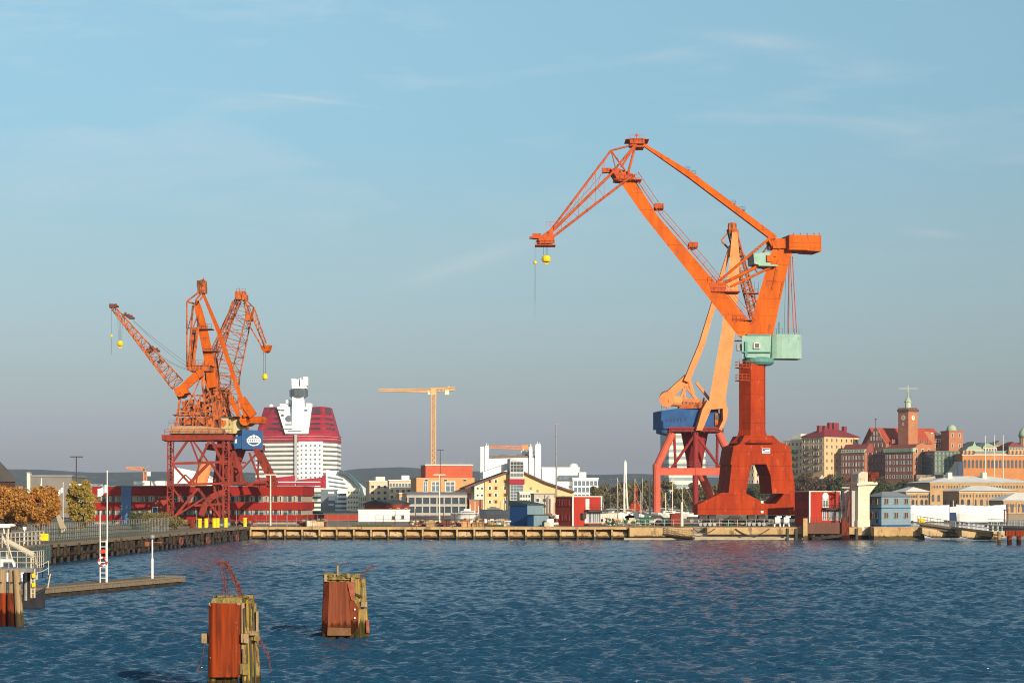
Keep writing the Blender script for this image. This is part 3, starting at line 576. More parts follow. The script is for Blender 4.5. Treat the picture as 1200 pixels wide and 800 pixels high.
# ================================================================ THE BIG ORANGE CRANE
def big_crane():
    t = thing('harbour_crane', 'huge orange slewing crane with a solid red arched portal and box boom, right of centre', 'crane', G(880, 345), 'slewing harbour cranes')
    p = PL(880, 345, 13); q = p.p; u, v = p.u, p.v
    # portal: body with the arch, then the two sill girders
    D = 6.2
    m = MB()
    top = [q(*a) for a in ((872.5, 425), (905, 425), (905, 500), (908, 510), (913, 517), (922, 521), (926, 523), (929, 550), (932.5, 578), (932.5, 603), (905, 603), (905, 578), (899, 556), (896, 547), (890, 543.6), (884, 543.6), (880.5, 547), (874, 577), (874, 603), (858, 603), (858, 577), (861, 523), (867, 520), (872.5, 510))]
    # split into convex pieces
    def piece(idx): m.prism([top[i] for i in idx], v * D)
    cx = [q(a, 425) for a in (872.5, 905)]
    def poly(pts, off=0, d=D): m.prism([q(a, b, off) for a, b in pts], v * d)
    poly([(872.5, 510), (906, 510), (913, 517), (926, 523), (859.5, 523), (867, 520)])
    poly([(859.5, 523), (926, 523), (928.5, 543.6), (856, 543.6)])
    poly([(857.5, 543.6), (881.5, 543.6), (879, 550), (874.5, 577), (854, 577)])
    poly([(898, 543.6), (927.5, 543.6), (932.5, 578), (905, 578), (903, 557)])
    m.build('portal', RED, t)
    # octagonal column
    c0 = (q(888.5, 520) + v * D / 2); r = 2.62
    m = MB(); z0, z1 = c0.z - 2, q(888, 425).z; prof = [(4.6, ZZ(519, 345)), (3.7, ZZ(515.5, 345)), (3.0, ZZ(511, 345)), (r, ZZ(503, 345)), (r, z1)]
    m.lathe((c0.x, c0.y, 0), prof, n=6, rz=R(13 + 4)); m.build('column', RED, t)
    # sill girders
    m = MB(); m.prism([q(a, b, -1.0) for a, b in ((817.5, 591), (846, 577), (873, 577), (899.5, 591), (899.5, 603), (817.5, 603))], v * 2.2); m.build('sill_girder', RED, t)
    pr = PL(902, 352, 13)
    m = MB(); m.prism([pr.p(a, b, 0) for a, b in ((898, 590), (912, 578), (934, 578), (950, 590), (950, 603), (898, 603))], v * 2.2); m.build('sill_girder', RED, t)
    for pxs, pl_, off in (((823, 834, 880, 892), p, -.6), ((905, 916, 928), pr, .4)):
        for a in pxs:
            m = MB(); c = pl_.p(a, 606.5, off + .6)
            m.mat(0); m.box((c.x, c.y, c.z + .15), (1.35, .8, .7), p.a)
            m.mat(1)
            for s in (-.42, .42): m.tube(V((c.x, c.y, LZ + .36)) + u * s - v * .3, V((c.x, c.y, LZ + .36)) + u * s + v * .3, .34, n=12)
            m.build('bogie', [DARK, STEEL], t)
    m = MB()
    for a in ((893, 588), (893, 599.5)): c = q(*a, -1.12); m.box(c, (.5, .1, .4), p.a)
    m.build('floodlight', WHITE, t)
    # nameplate: a small white board with a blue wave
    m = MB(); pts = [q(a, b, -.05) for a, b in ((893, 525), (902.5, 525), (902.5, 531), (893, 531))]
    m.mat(0); m.prism(pts, v * .045); m.mat(1); m.prism([q(a, b, -.07) for a, b in ((893.6, 525.6), (895.6, 525.6), (896.8, 528.6), (893.6, 527.8))], v * .02)
    m.prism([q(a, b, -.07) for a, b in ((895.6, 525.6), (902, 525.6), (902, 527), (899.4, 526.5), (896.3, 526.9))], v * .02); m.prism([q(a, b, -.07) for a, b in ((893.6, 529.5), (902, 529.2), (902, 530.4), (893.6, 530.4))], v * .02)
    m.build('sign', [WHITE, BLUE], t)
    # faded marks low on the column
    m = MB()
    for i, (a, b, w, h) in enumerate(((893, 504, 2, 5), (896.5, 505, 1, 4.4), (899, 504.6, 2.1, 4.8), (902, 505, 1.8, 4), (903, 484, 1, 2.4))):
        pass
    # service platform and ladder on the column's left
    m = MB(); L = PL(868, 344.5, 13)
    for y in (431, 446):
        m.mat(0); c = L.p(870, y, 0); m.box(c, (2.0, 2.2, .12), p.a)
        m.rail([c + u * -1 - v * 1.1, c + u * 1 - v * 1.1], 1.1, .7, .04); m.rail([c + u * -1 - v * 1.1, c + u * -1 + v * 1.1], 1.1, .7, .04)
    for s in (-.3, .3): m.tube(L.p(867, 446, s), L.p(867, 420, s), .05, n=5)
    for i in range(20): b = 446 - i * 1.3; m.tube(L.p(867, b, -.3), L.p(867, b, .3), .03, n=4)
    m.build('service_platform', ORANGE_RED, t)
    # ------------------------------------------------ slewing part
    S = PL(888, 346, 10); s = S.p; U, Vv = S.u, S.v
    m = MB(); c = s(888.5, 424, 2.2); m.lathe((c.x, c.y, 0), [(2.4, ZZ(427, 346)), (2.9, ZZ(424, 346)), (2.9, ZZ(420, 346)), (2.4, ZZ(418, 346))], n=20); m.build('slew_ring', TURQ_D, t)
    m = MB(); m.mat(0); m.loft([s(870, 419, 0), s(902.5, 419, 0), s(902.5, 419, 5), s(870, 419, 5)], [s(869, 393, -.2), s(904, 393, -.2), s(904, 391, 5), s(869, 391, 5)])
    m.mat(1); m.prism([s(873, 400, -.45), s(876, 400, -.45), s(876, 418, -.45), s(873, 418, -.45)], Vv * .2); m.prism([s(869.5, 411.5, -.5), s(903.5, 411.5, -.5), s(903.5, 413, -.5), s(869.5, 413, -.5)], Vv * .35)
    m.prism([s(875, 391.5, -.5), s(903.5, 391.5, -.5), s(903.5, 392.6, -.5), s(875, 392.6, -.5)], Vv * .35)
    cab = m.build('machinery_house', [TURQ, TURQ_D], t)
    m = MB(); m.mat(1); m.prism([s(883.2, 401.4, -.34), s(891, 401.4, -.34), s(891, 408.4, -.34), s(883.2, 408.4, -.34)], Vv * .1)
    m.mat(0)
    for a in ((883.2, 401.4, 891, 402.4), (883.2, 407.6, 891, 408.4), (883.2, 401.4, 884.4, 408.4), (889.8, 401.4, 891, 408.4)): m.prism([s(a[0], a[1], -.42), s(a[2], a[1], -.42), s(a[2], a[3], -.42), s(a[0], a[3], -.42)], Vv * .08)
    m.build('window', [FRAME, GLASS], cab)
    # counter house, curved front
    m = MB(); A = s(901, 404, 3); Bq = s(938, 404, 3)
    n = 8; zt, zb = ZZ(390.5, 346), ZZ(419, 346); fr = []
    for i in range(n + 1):
        f = i / n; ang = math.pi * (1 - f); fr.append(A.lerp(Bq, (1 - math.cos(math.pi * f)) / 2) - Vv * 2.2 * math.sin(math.pi * f) ** .55)
    bk = [Bq + Vv * 2.2, A + Vv * 2.2]
    a_ = [V((w.x, w.y, zb)) for w in fr + bk]; b_ = [V((w.x, w.y, zt)) for w in fr + bk]; m.loft(a_, b_); ch = m.build('counter_house', TURQ, t)
    m = MB(); m.rail([V((w.x, w.y, zt)) for w in fr[1:-1]], 1.0, 1.6, .03)
    c = s(913, 391, 2.5); m.tube(c, c + V((0, 0, 2.1)), .12); m.build('roof_rail', TURQ_D, ch)
    # leaning mast
    m = MB(); w0, w1 = 3.2, 2.2
    m.loft([s(875, 393, .6), s(905.5, 393, .6), s(905.5, 393, 3.8), s(875, 393, 3.8)], [s(906.5, 287, 1.0), s(929, 287, 1.0), s(929, 287, 3.4), s(906.5, 287, 3.4)])
    m.build('mast', ORANGE, t)
    m = MB()
    for a, b, c_, d_ in ((913, 303, 905, 340), (918, 330, 914, 350)): m.tube(s(a, b, .4), s(c_, d_, .4), .05, n=5)
    for a in (328, 331, 300, 360): m.prism([s(899, a, .72), s(910, a, .72), s(910, a + .8, .72), s(899, a + .8, .72)], Vv * .05)
    m.build('mast_ladder', ORANGE_RED, t)
    # top beam and counterweight
    m = MB(); m.loft([s(899, 279, .6), s(905, 275.5, .6), s(905, 275.5, 3.8), s(899, 279, 3.8)], [s(904, 288, .6), s(914, 292, .6), s(914, 292, 3.8), s(904, 288, 3.8)])
    m.prism([s(904, 279, .5), s(925.5, 280, .5), s(925.5, 291, .5), s(906, 291, .5)], Vv * 3.4)
    m.prism([s(919, 280, .9), s(931, 284, .9), s(927, 302, .9), s(921, 299, .9)], Vv * 2.6)
    m.build('rocker_beam', ORANGE, t)
    m = MB(); m.mat(0); m.prism([s(925, 275, -.6), s(962.5, 275.5, -.6), s(962.5, 294.5, -.6), s(947, 293.6, -.6), (s(945, 292.8, -.6)), s(925, 292.6, -.6)], Vv * 5.2)
    m.mat(1); m.prism([s(925.3, 284.2, -.65), s(962.2, 284.6, -.65), s(962.2, 285.1, -.65), s(925.3, 284.7, -.65)], Vv * .06)
    for a in (930, 938, 946, 954, 960): c = s(a, 275, 1); m.tube(c, c + V((0, 0, .3)), .12, n=6)
    m.build('counterweight', [ORANGE, ORANGE_RED], t)
    # back stay from the jib to the rocker: a pair of tapering box bars
    m = MB()
    for o_ in (.9, 3.1):
        a, b, c_ = s(750, 167, o_), s(808, 205, o_), s(908, 280, o_); m.beam(a, b, .45, .5, 1.1, .8, Vv); m.beam(b, c_, 1.1, .8, 1.15, .8, Vv)
    m.build('tie_beam', ORANGE, t)
    for a, b in ((804, 203), (811, 208), (858, 242.5), (869, 250)): m = MB(); c = s(a, b, 2); m.box(c + V((0, 0, .35)), (.8, 2.6, .25)); m.rail([c + V((-.5, -1.3, .4)), c + V((.5, -1.3, .4))], .6, .5, .03); m.build('foot_plate', DARK, t)
    # main boom
    m = MB()
    st = [((723.5, 209), (741, 206.5), 1.6), ((752, 250), (772, 254.5), 2.6), ((800, 310), (822, 312), 3.2), ((838, 359), (858, 353), 3.6), ((868, 397), (883, 384), 3.6)]
    for (a0, a1, w0), (b0, b1, w1) in zip(st[:-1], st[1:]):
        m.loft([s(*a0, 2 - w0 / 2), s(*a1, 2 - w0 / 2), s(*a1, 2 + w0 / 2), s(*a0, 2 + w0 / 2)], [s(*b0, 2 - w1 / 2), s(*b1, 2 - w1 / 2), s(*b1, 2 + w1 / 2), s(*b0, 2 + w1 / 2)])
    boom = m.build('boom', ORANGE, t)
    m = MB()
    for y0, y1 in (((742, 206), (773, 252)), ((773, 252), (823, 310)), ((823, 310), (880, 380))):
        for o_ in (.6, 3.2):
            a, b = s(*y0, o_), s(*y1, o_); nn = int((b - a).length / 1.5); ux = V((.75, 0, .62)) * 1.15
            m.tube(a + ux, b + ux, .05, n=5); m.tube(a + ux * .5, b + ux * .5, .035, n=4); m.tube(a + ux * .12, b + ux * .12, .09, n=5)
            for i in range(nn + 1): c = a.lerp(b, i / nn); m.tube(c, c + ux, .035, n=4)
    for a, b in ((768, 246), (808, 291)): c = s(a, b, 2); m.box(c + V((.6, 0, .5)), (1.6, 3, .9))
    m.build('walkway', ORANGE_RED, boom)
    m = MB(); c = s(812, 291, 2); m.tube(c + V((0, -1, .3)), c + V((0, 1, .3)), .55, n=12); m.build('winch', STEEL, boom)
    m = MB(); c = s(728, 206, 2); m.prism([s(716, 198, .6), s(722, 196, .6), s(745, 205, .6), s(741, 212, .6), s(725, 212, .6)], Vv * 2.8)
    m.box(s(735, 212, 2), (5.0, 3.6, .15)); m.rail([s(722, 212, .2), s(750, 212, .2)], 1.2, .9, .04); m.rail([s(722, 212, 3.8), s(750, 212, 3.8)], 1.2, .9, .04)
    m.box(s(711, 200, 2), (1.6, 1.2, .8)); m.build('boom_head', ORANGE_RED, t)
    # fly jib (triangular lattice with stays)
    m = MB(); tip = (637, 281); ap = (745, 169); bk_ = (716, 176.5)
    for o_, oo in ((.2, 1.5), (3.8, 2.5)):
        T = s(*tip, oo)
        m.tube(s(*bk_, o_), T, .2, n=8); m.tube(s(*ap, o_), s(715, 205, o_), .2); m.tube(s(715, 205, o_), T, .24); m.tube(s(742, 205, o_), s(637, 286, oo), .22)
        m.tube(s(*ap, o_), s(*bk_, o_), .17); m.tube(s(*ap, o_), s(736, 203, o_), .22); m.tube(s(*bk_, o_), s(733, 200, o_), .16); m.tube(s(*bk_, o_), s(722, 199, o_), .1)
        m.tube(s(*ap, o_), s(728, 196, o_), .18)
        T1 = [(705 - i * 9.2, 0) for i in range(8)]
        def on(a, b, x): f = (x - a[0]) / (b[0] - a[0]); return (x, a[1] + (b[1] - a[1]) * f)
        for i in range(7):
            x = 708 - i * 10; f = (716 - x) / 79; od = o_ + (oo - o_) * f
            a = on(bk_, tip, x); b = on((715, 205), tip, x); m.tube(s(*a, od), s(*b, od), .06, n=4)
            b2 = on((715, 205), tip, x - 8); m.tube(s(*a, od), s(*b2, od), .06, n=4)
            cc = on((742, 205), (637, 286), x); m.tube(s(*b, od), s(*cc, od), .06, n=4); m.tube(s(*b2, od), s(*cc, od), .05, n=4)
    for i in range(9):
        x = 712 - i * 8; f = (716 - x) / 79; oa, ob = .2 + 1.3 * f, 3.8 - 1.3 * f
        for (p0, p1) in ((bk_, tip), ((715, 205), tip), ((742, 205), (637, 286))):
            y = p0[1] + (p1[1] - p0[1]) * (x - p0[0]) / (p1[0] - p0[0]); m.tube(s(x, y, oa), s(x, y, ob), .07, n=4)
            if i < 8: y2 = p0[1] + (p1[1] - p0[1]) * (x - 8 - p0[0]) / (p1[0] - p0[0]); m.tube(s(x, y, oa), s(x - 8, y2, ob - .14), .05, n=4)
    m.build('fly_jib', ORANGE_RED, t)
    m = MB(); m.box(s(746, 168, 2), (2.6, 4.4, .9)); m.box(s(749, 171, 2), (1.6, 3.4, 1.0)); m.box(s(746, 165.8, 2), (4.2, 4.6, .1))
    m.rail([s(738, 165.6, -.4), s(755, 165.6, -.4)], 1.1, 1, .035); m.rail([s(738, 165.6, 4.3), s(755, 165.6, 4.3)], 1.1, 1, .035); m.tube(s(746, 166, 2), s(746, 156, 2), .07); m.box(s(746, 158.5, 2), (.5, .2, .3))
    m.build('jib_head', ORANGE_RED, t)
    m = MB()
    m.prism([s(640, 272, .9), s(648, 266, .9), s(650, 284, .9), s(632, 286, .9), s(631, 280, .9)], Vv * 2.2); m.box(s(639, 288, 2), (3.6, 2.8, .16)); m.box(s(629, 277, 2), (1.6, 1.6, .9)); m.box(s(624, 278.5, 2), (1.1, 1.2, .35))
    m.rail([s(628, 288, .6), s(650, 288, .6)], 1.0, .8, .035); m.rail([s(640, 268, .8), s(650, 268, .8)], 1.2, .8, .04); m.tube(s(636, 281, .8), s(636, 281, 3.2), .6, n=12)
    m.build('jib_nose', ORANGE_RED, t)
    m = MB(); 
    for a, o_ in ((637, 1.4), (640, 2.4), (642, 1.8)): m.tube(s(a, 286, o_), s(a, 299, o_), .045, n=4)
    m.tube(s(627, 281, 2), s(627, 306, 2), .035, n=4); m.tube(s(627, 309, 2), s(627, 353, 2), .06, n=4); m.tube(s(627, 353, 2), s(627, 372, 2), .025, n=4)
    for i in range(9):
        f = i / 9; m.tube(s(650 + 62 * f, 267 - 70 * f, 2), s(650 + 62 * (f + 1 / 9), 267 - 70 * (f + 1 / 9), 2), .035, n=4)
    for a in (921, 924.5): m.tube(s(a, 300, 2), s(a - 2, 391, 2), .045, n=4)
    m.build('rope', ROPE, t)
    m = MB(); m.lathe(s(640, 303, 1.9) - V((0, 0, .7)), [(.25, 0), (.75, .2), (.85, .7), (.6, 1.15), (.2, 1.3)], n=12)
    m.ring(s(640, 307.5, 1.9), Vv, .32, .1); m.build('hook_block', YEL, t)
    m = MB(); m.lathe(s(627, 308, 2) - V((0, 0, .3)), [(.1, 0), (.32, .2), (.3, .5), (.1, .7)], n=8); m.build('small_hook', YEL, t)
    # luffing gear
    for o_ in (.4, 3.4):
        m = MB(); m.tube(s(836, 335, o_), s(902, 279, o_), .24); m.tube(s(844, 334, o_), s(900, 306, o_), .30); m.tube(s(856, 336, o_), s(908, 311, o_), .22)
        m.tube(s(905, 281, 2), s(880, 316, 2), .16); m.build('luffing_strut', ORANGE, t)
    m = MB(); m.mat(0); m.prism([s(831, 331, .2), s(852, 331, .2), s(850, 341, .2), s(834, 341, .2)], Vv * 3.6); m.box(s(849, 343, 2), (5.2, 5, .14)); m.rail([s(838, 343, -.4), s(866, 343, -.4)], 1.1, .8, .04); m.rail([s(830, 331, 0), s(856, 331, 0)], 1.0, .8, .035); m.build('luffing_platform', ORANGE_RED, t); m = MB(); m.box(s(868, 376, 2), (4, 4.4, .12)); m.rail([s(860, 376, -.2), s(874, 376, -.2)], 1.0, .8, .035)
    m.build('foot_platform', ORANGE_RED, t)
    m = MB(); m.mat(0); m.prism([s(883, 297, -.2), s(902, 295.5, -.2), s(903, 313, -.2), (s(884, 309, -.2))], Vv * 3.8); m.box(s(896, 312.5, 1.6), (3.6, 4.4, .25), S.a)
    m.mat(1); m.box(s(902, 303, -.3), (1.2, .5, 1.2), S.a)
    gr = m.build('winch_house', [TURQ, ORANGE], t); m = MB(); m.rail([s(883, 296, -.2), s(902, 295, -.2)], .8, .9, .03); m.build('roof_rail', TURQ_D, gr)
    m = MB()
    for a, b in ((925, 303), (928.5, 301)): m.tube(s(a, b, 3), s(a + (5 if a > 926 else -1), 390, 3), .09, n=5)
    m.tube(s(926, 300, 2), s(930, 389, 2), .08, n=5); m.build('stay', ORANGE_RED, t)
    # cab platform at the left of the machinery house
    m = MB(); c = s(867, 399, 1.5); m.box(c, (1.8, 3, .1)); m.rail([s(862, 399, 0), s(868, 399, 0)], 1.0, .6, .03); m.box(s(866, 407, 1), (1.0, 1, 1.2)); m.build('side_platform', STEEL, t)
    return t
big_crane()

# ================================================================ THE PALE ORANGE CRANE BEHIND
def pale_crane():
    Y0 = 398
    t = thing('harbour_crane', 'faded light orange crane with a blue machinery house, behind the huge orange crane', 'crane', G(815, Y0), 'slewing harbour cranes')
    A = PL(815, Y0, 0); q = A.p; D = 9.0; F, B = -4.5, 4.5
    def leg(px, pts, off, r):
        m = MB()
        for (a, b), (c, d) in zip(pts[:-1], pts[1:]): m.tube(q(a, b, off), q(c, d, off), r, n=12)
        for a, b in pts[1:-1]: m.lathe(q(a, b, off) - V((0, 0, r * .6)), [(r * .6, -r * .4), (r * 1.02, 0), (r * 1.02, r * 1.2), (r * .6, r * 1.6)], n=12)
        return m.build('leg', RED_PORTAL2, t)
    RED_PORTAL2 = ORANGE_RED2
    for off in (F, B):
        dx = 0 if off == F else 1
        leg(0, [(769.5 + dx, 600), (769.5 + dx, 547), (788, 507)], off, .82 if off == F else .6)
        leg(0, [(861 + dx, 600), (861 + dx, 547), (842, 507)], off, .8 if off == F else .6)
        m = MB(); m.prism([q(771, 548, off - .6), q(858, 548, off - .6), q(858, 556.5, off - .6), q(771, 556.5, off - .6)], A.v * 1.2); m.build('cross_beam', RED_PORTAL2, t)
        m = MB()
        for a in (((815, 508), (786, 550)), ((815, 508), (845, 550)), ((790, 508), (792, 550)), ((841, 508), (840, 550)), ((770, 548), (815, 551)), ((815, 551), (860, 548))): m.tube(q(*a[0], off), q(*a[1], off), .3, n=7)
        m.build('brace', RED_DARK, t)
    m = MB(); m.tube(q(815, 506, F), q(815, 601, F), .62, n=10); m.build('leg', RED_DARK, t)
    m = MB(); m.tube(q(820, 552, B), q(836, 588, B), .9, n=10); m.build('leg', RED_PORTAL2, t)
    for a in (770, 862):
        m = MB(); m.beam(q(a, 551, F), q(a, 551, B), 1.2, 1.0, side=(0, 0, 1)); m.build('cross_beam', RED_PORTAL2, t)
    m = MB(); m.mat(0); m.box((q(813, 504, 0)), (11.2, 10, 1.0)); c = q(814, 508, 0); m.mat(0); m.lathe((c.x, c.y, 0), [(1.6, ZZ(552, Y0)), (1.7, ZZ(540, Y0)), (2.8, ZZ(508, Y0)), (3.0, ZZ(503, Y0))], n=16)
    m.build('portal_top', RED_DARK, t)
    for a in (769.5, 861):
        for off in (F, B):
            m = MB(); c = q(a, 604, off); m.mat(0); m.loft([V((c.x - 2.0, c.y - .6, LZ + .5)), V((c.x + 2.0, c.y - .6, LZ + .5)), V((c.x + 2.0, c.y + .6, LZ + .5)), V((c.x - 2.0, c.y + .6, LZ + .5))], [V((c.x - .8, c.y - .5, LZ + 1.5)), V((c.x + .8, c.y - .5, LZ + 1.5)), V((c.x + .8, c.y + .5, LZ + 1.5)), V((c.x - .8, c.y + .5, LZ + 1.5))])
            m.mat(1)
            for s_ in (-1.4, -.5, .5, 1.4): m.tube((c.x + s_, c.y - .5, LZ + .42), (c.x + s_, c.y + .5, LZ + .42), .4, n=10)
            m.build('bogie', [DARK, STEEL], t)
    m = MB(); c = q(815, 604, F); m.mat(0); m.box((c.x, c.y, LZ + .8), (3.4, 1.2, .9)); m.mat(1); m.tube((c.x - .8, c.y - .7, LZ + .4), (c.x - .8, c.y + .7, LZ + .4), .4, n=10); m.tube((c.x + .8, c.y - .7, LZ + .4), (c.x + .8, c.y + .7, LZ + .4), .4, n=10); m.build('bogie', [DARK, STEEL], t)
    m = MB(); m.rail([q(783, 548, F - .6), q(848, 548, F - .6)], 1.1, 1.6, .05); m.rail([q(780, 508, F - 1), q(848, 508, F - 1)], 1.1, 1.4, .05); m.build('walkway', SCAF, t)
    # house
    H = PL(815, Y0, 8); h = H.p
    m = MB(); m.mat(0); m.prism([h(775, 481, -4), h(818, 475, -4), h(842, 475, -4), h(842, 502, -4), h(775, 502, -4)], H.v * 8)
    m.mat(1); m.prism([h(775, 502, -3.6), h(789, 502, -3.6), h(789, 510, -3.6), h(775, 507, -3.6)], H.v * 5)
    ho = m.build('machinery_house', [BLUE, BLUE], t)
    m = MB(); m.rail([h(775, 480.5, -3.8), h(800, 477, -3.8)], 1.1, 1.2, .04); m.build('roof_rail', BLUE, ho)
    m = MB(); m.mat(1); m.prism([h(838, 484, -4.3), h(846, 484, -4.3), h(846, 499, -4.3), h(838, 499, -4.3)], H.v * 1.6); m.mat(0); m.prism([h(839, 486, -4.4), h(844.5, 486, -4.4), h(844.5, 491, -4.4), h(839, 491, -4.4)], H.v * .12); m.build('cab', [GLASS, ORANGE_OLD], t)
    # faint rust lettering blotches on the blue wall
    m = MB()
    for i, a in enumerate((780, 785, 789, 793, 797, 802)): m.prism([h(a, 491 - i * .3, -4.03), h(a + 2.4, 491 - i * .3, -4.03), h(a + 1.8, 495 - i * .3, -4.03), h(a + .3, 494.5 - i * .3, -4.03)], H.v * .02)
    m.build('worn_marking', BLUE_D0, ho)
    # boom: fork, then a tall tapering box
    m = MB(); f0, d0 = -6.0, 2.6
    m.prism([h(829, 469, f0), h(851, 469, f0), h(851.5, 478, f0), h(829, 480, f0), h(823, 480, f0)], H.v * d0)
    m.prism([h(823, 480, f0), h(833, 480, f0), h(829, 490, f0), h(823, 504, f0), h(816, 504, f0)], H.v * d0)
    m.prism([h(847, 478, f0), h(853.5, 478, f0), h(852, 490, f0), h(846, 504, f0), h(842, 503, f0), h(847.5, 492, f0)], H.v * d0)
    m.loft([h(831, 469, f0), h(850, 469, f0), h(850, 469, f0 + d0), h(831, 469, f0 + d0)], [h(846, 385, f0 + .2), h(862, 385, f0 + .2), h(862, 385, f0 + d0 - .2), h(846, 385, f0 + d0 - .2)])
    m.loft([h(846, 385, f0 + .2), h(862, 385, f0 + .2), h(862, 385, f0 + d0 - .2), h(846, 385, f0 + d0 - .2)], [h(855, 305, f0 + .5), h(867, 305, f0 + .5), h(867, 305, f0 + 2), h(855, 305, f0 + 2)])
    m.loft([h(855, 305, f0 + .5), h(867, 305, f0 + .5), h(867, 305, f0 + 2), h(855, 305, f0 + 2)], [h(858, 272, f0 + .7), h(864, 272, f0 + .7), h(864, 272, f0 + 1.7), h(858, 272, f0 + 1.7)])
    m.build('boom', ORANGE_PALE, t)
    m = MB(); m.beam(h(804, 447, -4), h(822, 404, -4), 1.2, 1.0, side=H.v); m.beam(h(822, 404, -4), h(856, 288, -4), 1.2, 1.0, .6, .6, H.v); m.build('tie_beam', ORANGE_PALE, t)
    # counterweight arm
    m = MB(); m.beam(h(780, 466, -3), h(806, 442, -3), 1.6, 1.4, side=H.v); m.beam(h(806, 440, -3), h(812, 462, -3), .7, .7, side=H.v); m.beam(h(790, 468, -3), h(820, 470, -3), .8, .8, side=H.v); m.beam(h(795, 470, -3), h(808, 446, -3), .5, side=H.v); m.beam(h(804, 470, -3), h(800, 452, -3), .4, side=H.v); m.beam(h(816, 448, -3), h(833, 470, -3), .5, side=H.v); m.beam(h(800, 448, -3), h(822, 475, -3), .5, side=H.v); m.build('rocker_beam', ORANGE_PALE, t)
    m = MB(); m.tube(h(781.5, 468, -5.2), h(781.5, 466, -.4), 1.55, n=18); m.tube(h(781, 468.5, -4.5), h(796, 470, -3.5), 1.0, 1.2, n=14); m.build('counterweight', ORANGE_PALE, t)
    m = MB(); m.box(h(812, 476, -3), (6, 3, 1.0)); m.rail([h(798, 474, -4), h(826, 474, -4)], 1.1, .8, .05)
    for i in range(7): a = 798 + i * 4; m.beam(h(a, 478, -3), h(a + 3, 466 + (i % 3) * 2, -3), .3)
    m.build('winch_platform', ORANGE_OLD, t)
    # fly jib, seen nearly end on, hanging down to the right
    m = MB(); m.lat(h(857, 268, -3), h(885, 372, -1.5), 1.4, 1.6, 1.6, 2.4, 16, .17, .08, H.v, cross=False); m.tube(h(846, 283, -3), h(862, 300, -3), .2); m.tube(h(845, 282, -3), h(857, 268, -3), .15); m.tube(h(866, 290, -3), h(888, 320, -3), .12)
    m.build('fly_jib', ORANGE_OLD, t)
    m = MB(); m.box(h(858, 266, -3), (1.6, 2, 1.5)); m.box(h(861, 274, -3), (1.4, 2, 1.4)); m.box(h(861, 284, -3), (1.6, 2, 1.1))
    for a, b in ((880, 344), (862, 300)): m.box(h(a, b, -2), (3.0, 3, .12)); m.rail([h(a - 7, b, -3.5), h(a + 8, b, -3.5)], 1, .8, .04)
    m.build('jib_head', ORANGE_OLD, t)
    m = MB()
    for a in (884, 889): m.tube(h(a, 330, -2), h(a - 2, 478, -2), .04, n=4)
    m.build('rope', ROPE, t)
BLUE_D0 = mk('worn blue', (0.02, 0.05, 0.12), (0.05, 0.06, 0.10), .8, .6)
ORANGE_RED2 = mk('pale red paint', (0.60, 0.13, 0.085), (0.50, 0.10, 0.06), 0.5, 0.6, c3=(0.24, 0.05, 0.04), s3=0.6, t3=0.6)
pale_crane()

